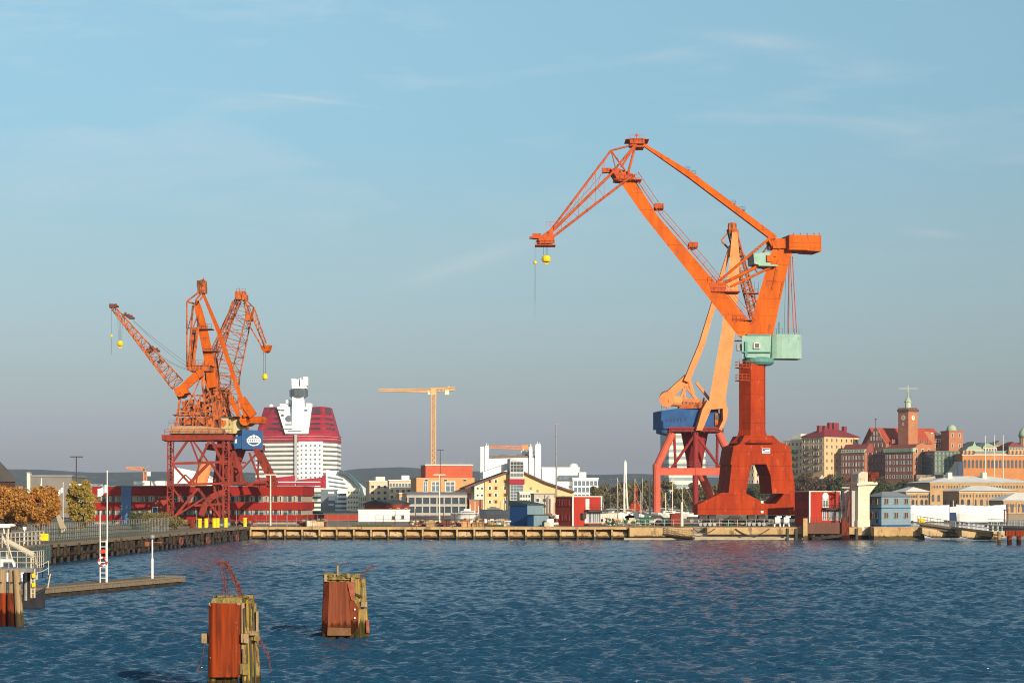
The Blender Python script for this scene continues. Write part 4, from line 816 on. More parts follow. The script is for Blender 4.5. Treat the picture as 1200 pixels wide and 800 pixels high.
# ================================================================ THE THREE CRANES AT THE LEFT
def lat_leg(m, q, pts, off, r):
    for a, b in zip(pts[:-1], pts[1:]): m.tube(q(*a, off), q(*b, off), r, n=6)
def left_crane():      # lattice crane with the jib out to the left
    Y0 = 347
    t = thing('harbour_crane', 'weathered orange lattice crane with its jib reaching out to the far left', 'crane', G(232, Y0), 'slewing harbour cranes')
    A = PL(232, Y0, 6); q = A.p; F, B = -4.2, 4.2
    for off in (F, B):
        for side, (a, b, w) in enumerate(((196, 204, 1.0), (261, 269, 1.1))):
            m = MB(); m.mat(0)
            for x in (a + .7, b - .7): m.beam(q(x, 511, off), q(x + (0 if side else -.5), 609, off), .22 + .1 * side, .5, side=A.v)
            n = 12
            for i in range(n):
                y0, y1 = 511 + 98 * i / n, 511 + 98 * (i + 1) / n; xs = (a + .7, b - .7) if i % 2 else (b - .7, a + .7); m.beam(q(xs[0], y0, off), q(xs[1], y1, off), .14, .14); m.beam(q(a + .7, y0, off), q(b - .7, y0, off), .14, .14)
            m.build('leg', RED_PORTAL, t)
        m = MB()
        for (a, b, w) in (((200, 543), (266, 541), .45), ((200, 568), (266, 566), .4), ((203, 540), (222, 513), .42), ((243, 540), (224, 513), .3), ((233, 542), (222, 513), .3), ((233, 542), (247, 513), .42), ((262, 545), (247, 513), .5), ((203, 545), (222, 566), .36), ((222, 566), (246, 541), .5), ((208, 566), (217, 556), .25), ((217, 556), (228, 566), .25), ((233, 542), (230, 566), .25), ((246, 541), (266, 570), .42), ((232, 572), (206, 604), .42), ((232, 572), (258, 605), .42), ((203, 572), (215, 588), .3), ((266, 572), (240, 592), .3), ((206, 604), (240, 583), .3), ((228, 592), (262, 590), .4), ((251, 570), (256, 590), .25)):
            m.beam(q(*a, off), q(*b, off), w, w * .9)
        # curved knee
        pts = [(236, 604), (240, 592), (247, 583), (256, 578), (264, 577)]
        for a, b in zip(pts[:-1], pts[1:]): m.beam(q(*a, off), q(*b, off), 1.1, .6, side=A.v)
        m.build('brace', RED_PORTAL, t)
    m = MB()
    for x in (200, 265):
        for y in (543, 568, 600): m.beam(q(x, y, F), q(x, y, B), .35)
        m.beam(q(x, 513, F), q(x, 543, B), .28); m.beam(q(x, 545, B), q(x, 566, F), .28); m.beam(q(x, 570, F), q(x, 598, B), .28)
    m.build('brace', RED_PORTAL, t)
    m = MB(); m.box(q(233, 513.5, 0), (12.6, 9.6, .95), A.a); m.beam(q(194, 513.5, -4.8), q(272, 512, -4.8), .9, .3, side=A.v); m.rail([q(193, 509.5, -4.7), q(272, 509, -4.7)], 1.0, 1.3, .05); m.build('portal_top', RED_PORTAL, t)
    for off in (F, B):
        for x in (200, 264):
            m = MB(); c = q(x, 611, off); m.mat(0); m.box((c.x, c.y, LZ + .95), (2.0, .9, .8), A.a); m.mat(1)
            for s in (-.6, .6): m.tube((c.x + s, c.y - .4, LZ + .36), (c.x + s, c.y + .4, LZ + .36), .36, n=10)
            m.build('bogie', [DARK, STEEL], t)
    # slewing platform
    m = MB(); m.mat(0); m.prism([q(198, 499, -4), q(238, 499, -4), q(262, 502, -4), q(262, 508, -4), q(198, 508, -4)], A.v * 8); m.mat(1); m.rail([q(198, 499, -4), q(238, 499, -4)], 1.0, 1.0, .04); m.build('slewing_platform', [OLIVE_T, SCAF], t)
    # lattice tower
    m = MB(); ch = {}
    for off, so in ((-2.6, -1), (2.6, 1)):
        for a, b, w in (((206, 499), (212, 460), .35), ((243, 500), (235, 432), .35), ((212, 460), (235, 432), .3), ((209, 486), (240, 484), .35), ((212, 463), (238, 463), .25), ((208, 498), (226, 486), .25), ((243, 500), (226, 486), .25), ((211, 486), (226, 463), .22), ((240, 486), (226, 463), .22), ((226, 486), (226, 499), .22), ((226, 463), (236, 440), .2), ((229, 500), (235, 463), .3), ((233, 430), (262, 500), .3), ((258, 485), (236, 463), .2), ((216, 486), (216, 499), .2), ((232, 499), (240, 470), .2)):
            m.beam(q(*a, off * (1 - .35 * (a[1] < 470))), q(*b, off * (1 - .35 * (b[1] < 470))), w)
    for y, xs in ((486, (209, 226, 240)), (463, (212, 226, 238)), (435, (235,))):
        for x in xs: m.beam(q(x, y, -2.4), q(x, y, 2.4), .22)
    m.box(q(224, 486.5, 0), (6.2, 5.6, .12), A.a); m.rail([q(207, 486, -2.8), q(243, 486, -2.8)], 1.0, .9, .04)
    m.build('tower', ORANGE_OLD, t)
    m = MB(); 
    for i in range(26): x = 214 + random.random() * 24; y = 470 + random.random() * 14; m.box(q(x, y, random.uniform(-2, 2)), (random.uniform(.3, 1.2), 1, random.uniform(.3, 1.0)))
    m.box(q(228, 494, 0), (5.0, 4, 1.3)); m.box(q(248, 497, 1), (3.0, 4, 1.6)); m.build('winch_gear', ORANGE_OLD, t)
    # arm with counterweight, curved
    m = MB(); pts = [(209, 459), (222, 448), (231, 439), (239, 436)]
    for off in (-3.4, 1.6):
        for (a, w0), (b, w1) in zip(((pts[0], 1.2), (pts[1], 1.5), (pts[2], 1.5)), ((pts[1], 1.5), (pts[2], 1.5), (pts[3], 1.0))): m.beam(q(*a, off), q(*b, off), w0, .8, w1, .8, A.v)
    for f in (.15, .4, .65, .9): c = q(209 + 30 * f, 459 - 23 * f, -3.4); m.beam(c, c + A.v * 5, .35)
    m.build('rocker_beam', ORANGE, t)
    m = MB(); c = q(212, 458.5, -4); m.tube(c - A.u * .2, c + A.v * 6.6, .95, n=12); m.prism([q(206, 455.5, -4), q(216, 452, -4), q(222, 460, -4), q(208, 462.5, -4)], A.v * 6.6); m.build('counterweight', ORANGE, t)
    m = MB(); m.box(q(236, 432, 0), (3.8, 4.6, 1.1)); m.rail([q(221, 429, -2.4), q(249, 429, -2.4)], 1.1, .6, .05); m.rail([q(221, 429, 2.4), q(249, 429, 2.4)], 1.1, .6, .05); m.box(q(235, 429, 0), (4.6, 5, .1)); m.box(q(226, 431, 0), (1.6, 4, .9)); m.build('tower_head', ORANGE_OLD, t)
    # the jib
    m = MB(); m.lat(q(207.5, 450, 0), q(133, 361, 0), 2.4, 3.2, .7, 1.2, 15, .13, .075, A.v, cross=False)
    m.beam(q(211, 470, -1.4), q(203, 452, -1.4), .3); m.beam(q(211, 470, 1.4), q(203, 452, 1.4), .3)
    for f0, f1 in ((.12, .95),): m.beam(q(207.5 - 74.5 * f0 - 4, 450 - 89 * f0 + 3, -1), q(207.5 - 74.5 * f1, 450 - 89 * f1 + 1, -.5), .22, .35, side=A.v)
    j = m.build('jib', ORANGE_OLD, t)
    for a, b, s_ in ((154, 372.5, .6), (178, 410, 1.1), (184, 411, .6), (188, 424, .6), (136, 359, .5), (147, 369, .5), (173, 412, .7), (151, 371, .5)): m = MB(); m.box(q(a, b, 0), (s_ * 1.5, 1.6, s_ * .5)); m.tube(q(a, b - 2, -.5), q(a, b - 2, .5), s_ * .45, n=10); m.build('sheave', SCAF, j)
    m = MB(); m.box(q(131.5, 358.5, 0), (.9, 1.2, .7)); m.build('jib_nose', SCAF, j)
    m = MB(); m.tube(q(130.5, 360, 0), q(130.5, 391, 0), .025, n=4); m.tube(q(130.5, 395, 0), q(130.5, 415, 0), .03, n=4)
    for a in (137.5, 139.5, 141.5, 144): m.tube(q(a, 364 + (a - 137) * 1.5, 0), q(140.6 + (a - 140.6) * .5, 399, 0), .022, n=4)
    for k, (a, b) in enumerate((((154, 373), (230, 432)), ((156, 376), (226, 434)), ((178, 410), (222, 434)), ((185, 413), (221, 432)))):
        P0, P1 = q(*a, (k - 1.5) * .5), q(*b, (k - 1.5) * .5); last = P0
        for i in range(1, 9): f = i / 8; c = P0.lerp(P1, f) - V((0, 0, 4 * .5 * f * (1 - f))); m.tube(last, c, .03, n=4); last = c
    m.build('rope', ROPE, t)
    m = MB(); m.lathe(q(140.8, 402.5, 0) - V((0, 0, .5)), [(.15, 0), (.5, .2), (.6, .55), (.35, .95), (.1, 1.0)], n=10); m.ring(q(140.8, 406.5, 0), A.v, .24, .08); m.build('hook_block', YEL, t)
    m = MB(); m.lathe(q(130.5, 394, 0) - V((0, 0, .2)), [(.08, 0), (.22, .15), (.2, .4), (.08, .5)], n=8); m.build('small_hook', YEL, t)
OLIVE_T = mk('tan platform paint', (0.42, 0.26, 0.14), (0.36, 0.18, 0.10), .6, .7, c3=(.2, .08, .05), s3=1.2, t3=.6)
left_crane()

def middle_crane():    # box boom pointing at the camera, blue house with a white emblem
    Y0 = 362
    t = thing('harbour_crane', 'orange crane with solid box boom and pale green house, middle of the three left cranes', 'crane', G(270, Y0), 'slewing harbour cranes')
    A = PL(275, Y0, -4); q = A.p; F, B = -4.5, 4.5
    for off, k in ((F, 0), (B, 3)):
        for pts in ([(300 + k, 526), (319 + k, 564), (319 + k, 567)], [(258 + k, 526), (252 + k, 575), (252 + k, 607)]):
            m = MB()
            for a, b in zip(pts[:-1], pts[1:]): m.beam(q(*a, off), q(*b, off), 1.1, .9, side=A.v)
            m.build('leg', RED_PORTAL, t)
        m = MB()
        m.loft([q(283, 566, off), q(321, 562, off), q(321, 562, off + .7), q(283, 566, off + .7)], [q(283, 569, off), q(321, 572, off), q(321, 572, off + .7), q(283, 569, off + .7)])
        for a, b, w in (((274, 528), (286, 566), .6), ((274, 528), (264, 566), .6), ((268, 528), (284, 548), .35), ((292, 530), (304, 562), .35), ((303, 532), (302, 562), .3), ((283, 550), (300, 532), .3), ((256, 566), (290, 566), .6), ((272, 545), (272, 566), .5), ((262, 540), (288, 542), .3)): m.beam(q(*a, off), q(*b, off), w)
        m.build('brace', RED_PORTAL, t)
    for x in (319, 254):
        m = MB(); m.beam(q(x, 566, F), q(x, 566, B), .8); m.build('brace', RED_PORTAL, t)
    # inner platform legs (a hopper shaped core)
    m = MB(); c = q(272, 545, 0); m.lathe((c.x, c.y, 0), [(1.5, ZZ(566, Y0)), (1.6, ZZ(545, Y0)), (2.6, ZZ(528, Y0)), (2.8, ZZ(520, Y0))], n=14); m.build('slew_column', RED_PORTAL, t)
    m = MB(); m.box(q(276, 524, 0), (9.5, 9, 1.1), A.a); m.build('portal_top', RED_PORTAL, t)
    for off in (F, B):
        for x in (253,):
            m = MB(); c = q(x, 609, off); m.mat(0); m.box((c.x, c.y, LZ + .95), (2.0, .9, .8), A.a); m.mat(1)
            for s in (-.6, .6): m.tube((c.x + s, c.y - .4, LZ + .36), (c.x + s, c.y + .4, LZ + .36), .36, n=10)
            m.build('bogie', [DARK, STEEL], t)
    # the far legs come down to bogies on their own rail
    for off, k in ((F, 0), (B, 3)):
        m = MB(); m.beam(q(319 + k, 566, off), q(317 + k, 570, off), 1.0); m.build('leg_foot', RED_PORTAL, t)
    # houses
    m = MB(); m.mat(0); n = 8; C0 = q(276, 498, 1); fr = [V((C0.x + 2.2 * math.cos(a), C0.y + 2.6 * math.sin(a), 0)) for a in [2 * math.pi * i / 12 for i in range(12)]]
    m.loft([V((w.x, w.y, ZZ(508, Y0))) for w in fr], [V((w.x, w.y, ZZ(489.5, Y0))) for w in fr]); m.mat(0); m.box(q(266, 499, 0), (1.6, 5, 2.8), A.a); m.mat(1); m.box(q(272, 489, 0), (3.5, 5.2, .2)); m.build('machinery_house', [OLIVE_P, SCAF], t)
    bl = PL(295, Y0 - 5, 18)
    m = MB(); p0 = bl.p; m.mat(0); m.prism([p0(283.5, 503, 0), p0(308, 504.5, 0), p0(308, 527, 0), p0(283.5, 526, 0)], bl.v * 4.4); bh = m.build('counter_house', [BLUE], t)
    # emblem: white oval ring with band and small crown
    m = MB(); cxx, cyy = 297.5, 516; m.mat(0); n = 20
    def ov(rx, ry): return [(cxx + rx * math.cos(2 * math.pi * i / n), cyy + ry * math.sin(2 * math.pi * i / n)) for i in range(n)]
    o1, o2 = ov(8.0, 6.3), ov(7.0, 5.0)
    for i in range(n): j = (i + 1) % n; m.prism([p0(*o1[i], -.04), p0(*o1[j], -.04), p0(*o2[j], -.04), p0(*o2[i], -.04)], bl.v * .035)
    m.prism([p0(289.2, 513.6, -.06), p0(305.8, 513.6, -.06), p0(305.8, 518.2, -.06), p0(289.2, 518.2, -.06)], bl.v * .055)
    for x, hh in ((294, 2.6), (297.5, 5.0), (301, 2.6)): m.prism([p0(x - 1.6, 513, -.05), p0(x + 1.6, 513, -.05), p0(x, 513 - hh, -.05)], bl.v * .04)
    m.mat(1)
    for i in range(6): x = 290.6 + i * 2.5; m.prism([p0(x, 514.6, -.075), p0(x + .7, 514.6, -.075), p0(x + .7, 517.2, -.075), p0(x, 517.2, -.075)], bl.v * .012); m.prism([p0(x, 514.6 + (i % 3), -.0755), p0(x + 1.7, 514.6 + (i % 3), -.0755), p0(x + 1.7, 515.2 + (i % 3), -.0755), p0(x, 515.2 + (i % 3), -.0755)], bl.v * .012)
    m.build('emblem', [WHITE, BLUE], bh)
    m = MB(); m.mat(0); m.prism([q(272, 513, -5.5), q(283, 510, -5.5), q(283, 525, -5.5), q(275, 526, -5.5)], A.v * 4); m.mat(1); m.prism([q(274.5, 515, -5.55), q(277.5, 514, -5.55), q(277.5, 519, -5.55), q(275, 519, -5.55)], A.v * .05); m.build('cab', [BLUE, FRAME], t)
    # tower
    m = MB(); m.mat(0)
    m.lat(q(256, 500, 0), q(250, 455, 0), 5.0, 4, 2.6, 2.4, 7, .22, .12, A.v, cross=True)
    m.lat(q(250, 458, 0), q(247, 420, 0), 2.2, 2.2, 1.8, 1.8, 7, .2, .11, A.v, cross=True)
    m.beam(q(254, 500, -2), q(250, 455, -1.5), 1.1, .8, 1.0, .7, A.v); m.beam(q(262, 500, -2), q(252, 455, -1.5), .8, .6, side=A.v)
    m.build('tower', ORANGE_OLD, t)
    m = MB()
    for i in range(60):
        p_ = q(245 + random.random() * 18, 450 + random.random() * 48, random.uniform(-2.5, 1)); k = random.random()
        if k < .5: m.box(p_, (random.uniform(.2, .8), .6, random.uniform(.2, .9)), random.random())
        else: m.beam(p_, p_ + V((random.uniform(-1.4, 1.4), 0, random.uniform(-1.6, 1.6))), .16)
    m.build('winch_gear', ORANGE_OLD, t)
    # boom: wide box in the middle of the picture, foreshortened
    m = MB()
    st = [((228, 362), (237, 362), 1.6, -3), ((233, 390), (244, 388), 2.2, -2.6), ((240, 425), (251, 424), 2.4, -2.2), ((243, 455), (254, 453), 2.4, -2)]
    m.loft([q(229, 351, -3.6), q(233, 352, -3.6), q(233, 352, -2.6), q(229, 351, -2.6)], [q(228, 362, -3.6), q(237, 362, -3.6), q(237, 362, -1.8), q(228, 362, -1.8)])
    for (a0, a1, w0, o0), (b0, b1, w1, o1) in zip(st[:-1], st[1:]):
        m.loft([q(*a0, o0 - w0 / 2), q(*a1, o0 - w0 / 2), q(*a1, o0 + w0 / 2), q(*a0, o0 + w0 / 2)], [q(*b0, o1 - w1 / 2), q(*b1, o1 - w1 / 2), q(*b1, o1 + w1 / 2), q(*b0, o1 + w1 / 2)])
    bo = m.build('boom', ORANGE, t)
    m = MB()
    for a, b in ((241, 386), (247, 412)): m.box(q(a, b, -3), (2.8, 3, .12)); m.rail([q(a - 8, b, -4.5), q(a + 7, b, -4.5)], 1.0, .8, .04)
    m.build('walkway', SCAF, bo)
    m = MB()
    for o_ in (-3.4, -1.2): m.beam(q(238, 344, o_), q(257, 390, o_), .45, .4, .75, .5, A.v); m.beam(q(257, 390, o_), q(282, 466, o_), .75, .5, .7, .5, A.v); m.beam(q(282, 466, o_), q(289, 488, o_), .7, .5, 1.0, .6, A.v)
    m.build('tie_beam', ORANGE, t)
    m = MB()
    for o_ in (-3.6, 1.0): m.beam(q(271, 468, o_), q(280, 487, o_), .8, .5, side=A.v); m.beam(q(283, 467, o_), q(297, 487, o_), 1.5, .7, side=A.v); m.beam(q(275, 478, o_), q(290, 478, o_), .5, .4)
    m.build('rocker_beam', ORANGE, t)
    m = MB(); c = q(287, 492, -3); m.tube(c - A.u * .0, c + A.v * 5, 1.05, n=16); m.prism([q(288, 487.5, -3), q(305, 487.5, -3), q(306.5, 490, -3), q(306, 495.5, -3), q(289, 495.5, -3)], A.v * 5); m.build('counterweight', ORANGE, t)
    # fly jib: thin frame hanging towards the camera at the left
    m = MB()
    for o_ in (-5, -3.5):
        for a, b, w in (((219, 353), (219, 430), .16), ((226, 358), (221, 430), .22), ((234, 368), (226, 430), .3), ((219, 353), (236, 340), .16), ((219, 353), (231, 357), .18), ((226, 362), (219, 390), .1), ((220, 384), (230, 386), .12), ((237, 342), (229, 352), .2), ((230, 352), (226, 362), .16), ((239, 345), (234, 352), .2), ((226, 385), (232, 368), .14)): m.tube(q(*a, o_), q(*b, o_), w, n=6)
    m.build('fly_jib', ORANGE_OLD, t)
    m = MB(); m.tube(q(226.5, 387, -4), q(224, 428, -4), .5, .7, n=8); m.build('fly_jib_chord', ORANGE_OLD, t)
    m = MB(); m.box(q(229, 387.5, -4), (1.2, 2, 1.0)); m.build('sheave', SCAF, t)
    m = MB(); m.box(q(236.5, 333, -4), (1.6, 2.0, 1.2)); m.box(q(236, 340, -4), (1.2, 2, 1.2)); m.box(q(240, 340, -4), (.7, 1.6, 1.2)); m.tube(q(238.5, 333, -5), q(238.5, 325.5, -5), .08); m.ring(q(237.5, 331, -5), A.v, .5, .14); m.build('jib_head', ORANGE_OLD, t)
middle_crane()

def right_crane():     # all lattice, hook at the right
    Y0 = 384
    t = thing('harbour_crane', 'lattice crane with yellow hook hanging at the right, rearmost of the three left cranes', 'crane', G(280, Y0), 'slewing harbour cranes')
    A = PL(280, Y0, -14); q = A.p
    m = MB(); m.lat(q(262, 440, 0), q(285, 356, 0), 5.0, 4.5, 3.6, 2.6, 10, .15, .06, A.v, cross=False)
    m.lat(q(258, 500, 0), q(262, 440, 0), 5.4, 4.6, 5.0, 4.5, 6, .18, .07, A.v, cross=False); m.build('boom', ORANGE_OLD, t)
    m = MB(); m.lat(q(250, 416, 0), q(279, 352, 0), 1.3, 1.4, 1.0, 1.0, 12, .13, .06, A.v); m.lat(q(240, 432, 0), q(250, 416, 0), 1.3, 1.4, 1.3, 1.4, 3, .12, .06, A.v); m.build('tie_beam', ORANGE_OLD, t)
    m = MB()
    for o_ in (-1.4, 1.4):
        k = .5 if o_ > 0 else 0
        for a, b, w in (((287, 350), (298, 361), .14), ((298, 361), (312, 402), .14), ((296, 372), (311, 408), .16), ((292, 381), (307, 406), .14), ((287, 352), (295, 372), .2), ((298, 361), (292, 381), .14), ((286, 354), (291, 380), .14)): m.tube(q(*a, o_), q(*b, o_ * .7), w, n=6)
        for i in range(8):
            f0, f1 = i / 8, (i + .5) / 8; m.tube(q(298 + 14 * f0, 361 + 41 * f0, o_), q(296 + 15 * f1, 372 + 36 * f1, o_), .06, n=4); m.tube(q(296 + 15 * f1, 372 + 36 * f1, o_), q(298 + 14 * (f0 + .125), 361 + 41 * (f0 + .125), o_), .06, n=4); m.tube(q(298 + 14 * f0, 361 + 41 * f0, -1.4), q(298 + 14 * f0, 361 + 41 * f0, 1.4), .06, n=4)
    m.build('fly_jib', ORANGE_OLD, t)
    m = MB(); m.box(q(282, 347, 0), (2.0, 2.6, 1.6)); m.box(q(287, 349, 0), (1.0, 2.6, 1.2)); m.rail([q(277, 344, -1.3), q(288, 344, -1.3)], 1.0, .6, .04); m.tube(q(281, 344, 0), q(280, 337, 0), .06); m.box(q(292, 372, 0), (1.2, 2.4, 1.4)); m.build('jib_head', ORANGE_OLD, t)
    m = MB(); m.prism([q(305, 405, -1), q(315, 404, -1), q(313, 411, -1), q(310, 413, -1), q(306.5, 410, -1)], A.v * 2); m.build('jib_nose', ORANGE, t)
    m = MB()
    for a in (309, 311): m.tube(q(a, 412, 0), q(a, 438, 0), .05, n=4)
    m.build('rope', ROPE, t); m = MB(); m.lathe(q(310.5, 441, 0) - V((0, 0, .7)), [(.12, 0), (.5, .25), (.55, .7), (.3, 1.2), (.08, 1.3)], n=10); m.ring(q(310, 444, 0), A.v, .22, .08); m.build('hook_block', YEL, t)
    m = MB()
    for i in range(24): m.box(q(255 + random.random() * 18, 455 + random.random() * 40, random.uniform(-2, 2)), (random.uniform(.3, 1.2), .8, random.uniform(.3, 1.3)))
    m.build('winch_gear', ORANGE_OLD, t)
    m = MB(); m.box(q(266, 503, 0), (8, 7, 2)); m.build('slewing_platform', ORANGE_OLD, t)
    m = MB(); m.mat(0); m.box(q(275, 562.5, 0), (1.7, 1.7, 1.0)); m.beam(q(281, 566, -.5), q(281, 612, -.5), 2.4, 1.8, side=A.v); m.beam(q(272, 506, 0), q(275, 562, 0), 1.2); m.build('leg', BLUE_D, t)
    m = MB(); m.beam(q(258, 506, 2), q(254, 612, 2), .9); m.build('leg', RED_PORTAL, t)
    m = MB(); m.beam(q(256, 560, 1), q(281, 566, 0), .8); m.build('brace', RED_PORTAL, t)
BLUE_D = mk('dark blue steel', (0.02, 0.04, 0.12), (0.03, 0.05, 0.10), .8, .5)
right_crane()

# ================================================================ BUILDINGS
def lbl(b): return b.t
# ---- red office building at the left: bands of cladding and windows
b = Bld('office_building', 'long low red office building with a blue stair panel, behind the three left cranes', 'building', 108, 108, 355, 570, 376, -3, None, depth=14, ztop=ZZ(570, 376))
b.block(.3, b.w - .3, .35, 14, 2.2, b.z1 - .4, CONC, 'core')
for k, (y0, y1) in enumerate(((570, 580.5), (588, 597), (603, 610.5))):
    for (a0, a1) in ((108, 142), (154, 355)): b.block(b.pa(a0), b.pa(a1), 0, 14.2 + k * .01, b.zz(y1), b.zz(y0), REDCL, 'cladding_band')
b.block(b.pa(142), b.pa(154), -.15, 3, 2.2, b.z1 + .05, BLUE_G2 if False else mk('mid blue cladding', (0.10, 0.20, 0.38), (0.09, 0.17, 0.33), .4, .5), 'stair_panel')
b.block(-.15, b.w + .15, -.15, 14.3, b.z1, b.z1 + .2, ROOF_G, 'roof')
x = 110
i = 0
while x < 353:
    if not (139.5 < x < 156.5):
        for yc in (584.2, 600): b.win('f', b.pa(x), b.zz(yc), b.pa(x + 3.6) - b.pa(x) if i % 3 else .35, 1.05, 'bare' if i % 3 else 'frame', gm=GLASS if (i * 7) % 5 else GLASS_L, out=-.34)
    x += 5.6; i += 1
for x in list(range(292, 354, 7)) + list(range(110, 138, 7)): b.win('f', b.pa(x), 3.4, .9, 1.9, 'bare', gm=GLASS_L, out=-.34)
for (a, w) in ((0, 0),): pass
# white plant rooms on its roof
for i, (x0, x1) in enumerate(((158, 177), (179, 195))):
    m = MB(); p0, p1 = W(x0, 570, 386), W(x1, 570, 386); m.box(((p0.x + p1.x) / 2, 386, b.z1 + .75), (p1.x - p0.x, 3, .9)); o = m.build('roof_unit', WHITE_C, b.t)
# red shed in front
b = Bld('shed', 'plain red gabled shed with a small blue window in front of the red office building', 'shed', 176, 178, 200, 591, 358, 4, REDSHED, depth=7)
b.roof('gable_v', 1.5, REDSHED, .1); b.win('f', b.pa(182), b.zz(597.5), .9, 1.1, gm=BLUE)
# dark gable house at the left edge
b = Bld('house', 'dark brown gabled house cut off by the left edge of the frame', 'house', -22, -22, 17.5, 564, 300, 18, mk('dark brown boards', (.06, .035, .03), (.05, .03, .028), 1, .8), depth=12)
b.roof('gable_v', (564 - 538) / K * 300, ROOF_D, .35)
# grey long building and small stuff behind the orange trees
b = Bld('warehouse', 'long grey flat roofed warehouse behind the orange trees', 'warehouse', 33, 36, 84, 558.5, 520, 5, mk('grey cladding', (.22, .20, .18), (.17, .16, .15), .2, .8), depth=30)
b.roof('flat', .5, ROOF_G, .2)
b = Bld('warehouse', 'white fronted low warehouse with a flat white roof edge, behind the golden birch', 'warehouse', 82, 83, 108, 569, 470, 4, CREAM_L, depth=16); b.roof('flat', .5, WHITE, .3)
b = Bld('tower_block', 'slim pale tower on the roofline left of the grey warehouse', 'tower', 31, 31.5, 35, 554, 640, 3, CREAM_L, depth=3); b.roof('flat', .4, ROOF_G, .1)
# white slanted building seen through the left portal
b = Bld('terminal_building', 'low white building with a slanting roof, seen through the portal of the left lattice crane', 'building', 202, 203, 262, 572, 500, 3, WHITE_C, depth=20)
m = MB(); P = b.P; m.prism([P(0, 0, b.z1), P(b.w, 0, b.z1), P(b.w, 0, b.z1 + .3), P(b.w * .5, 0, b.zz(553)), P(0, 0, b.zz(547))], b.v * 18); m.build('roof', WHITE_C, b.t)
m = MB(); c = W(229, 572, 470); m.tube(W(230, 574, 470), W(243, 541, 470), 2.2, 1.3, n=12); m.build('chimney', ORANGE_PALE, label='pale pink leaning funnel seen through the portal of the left lattice crane', cat='funnel')

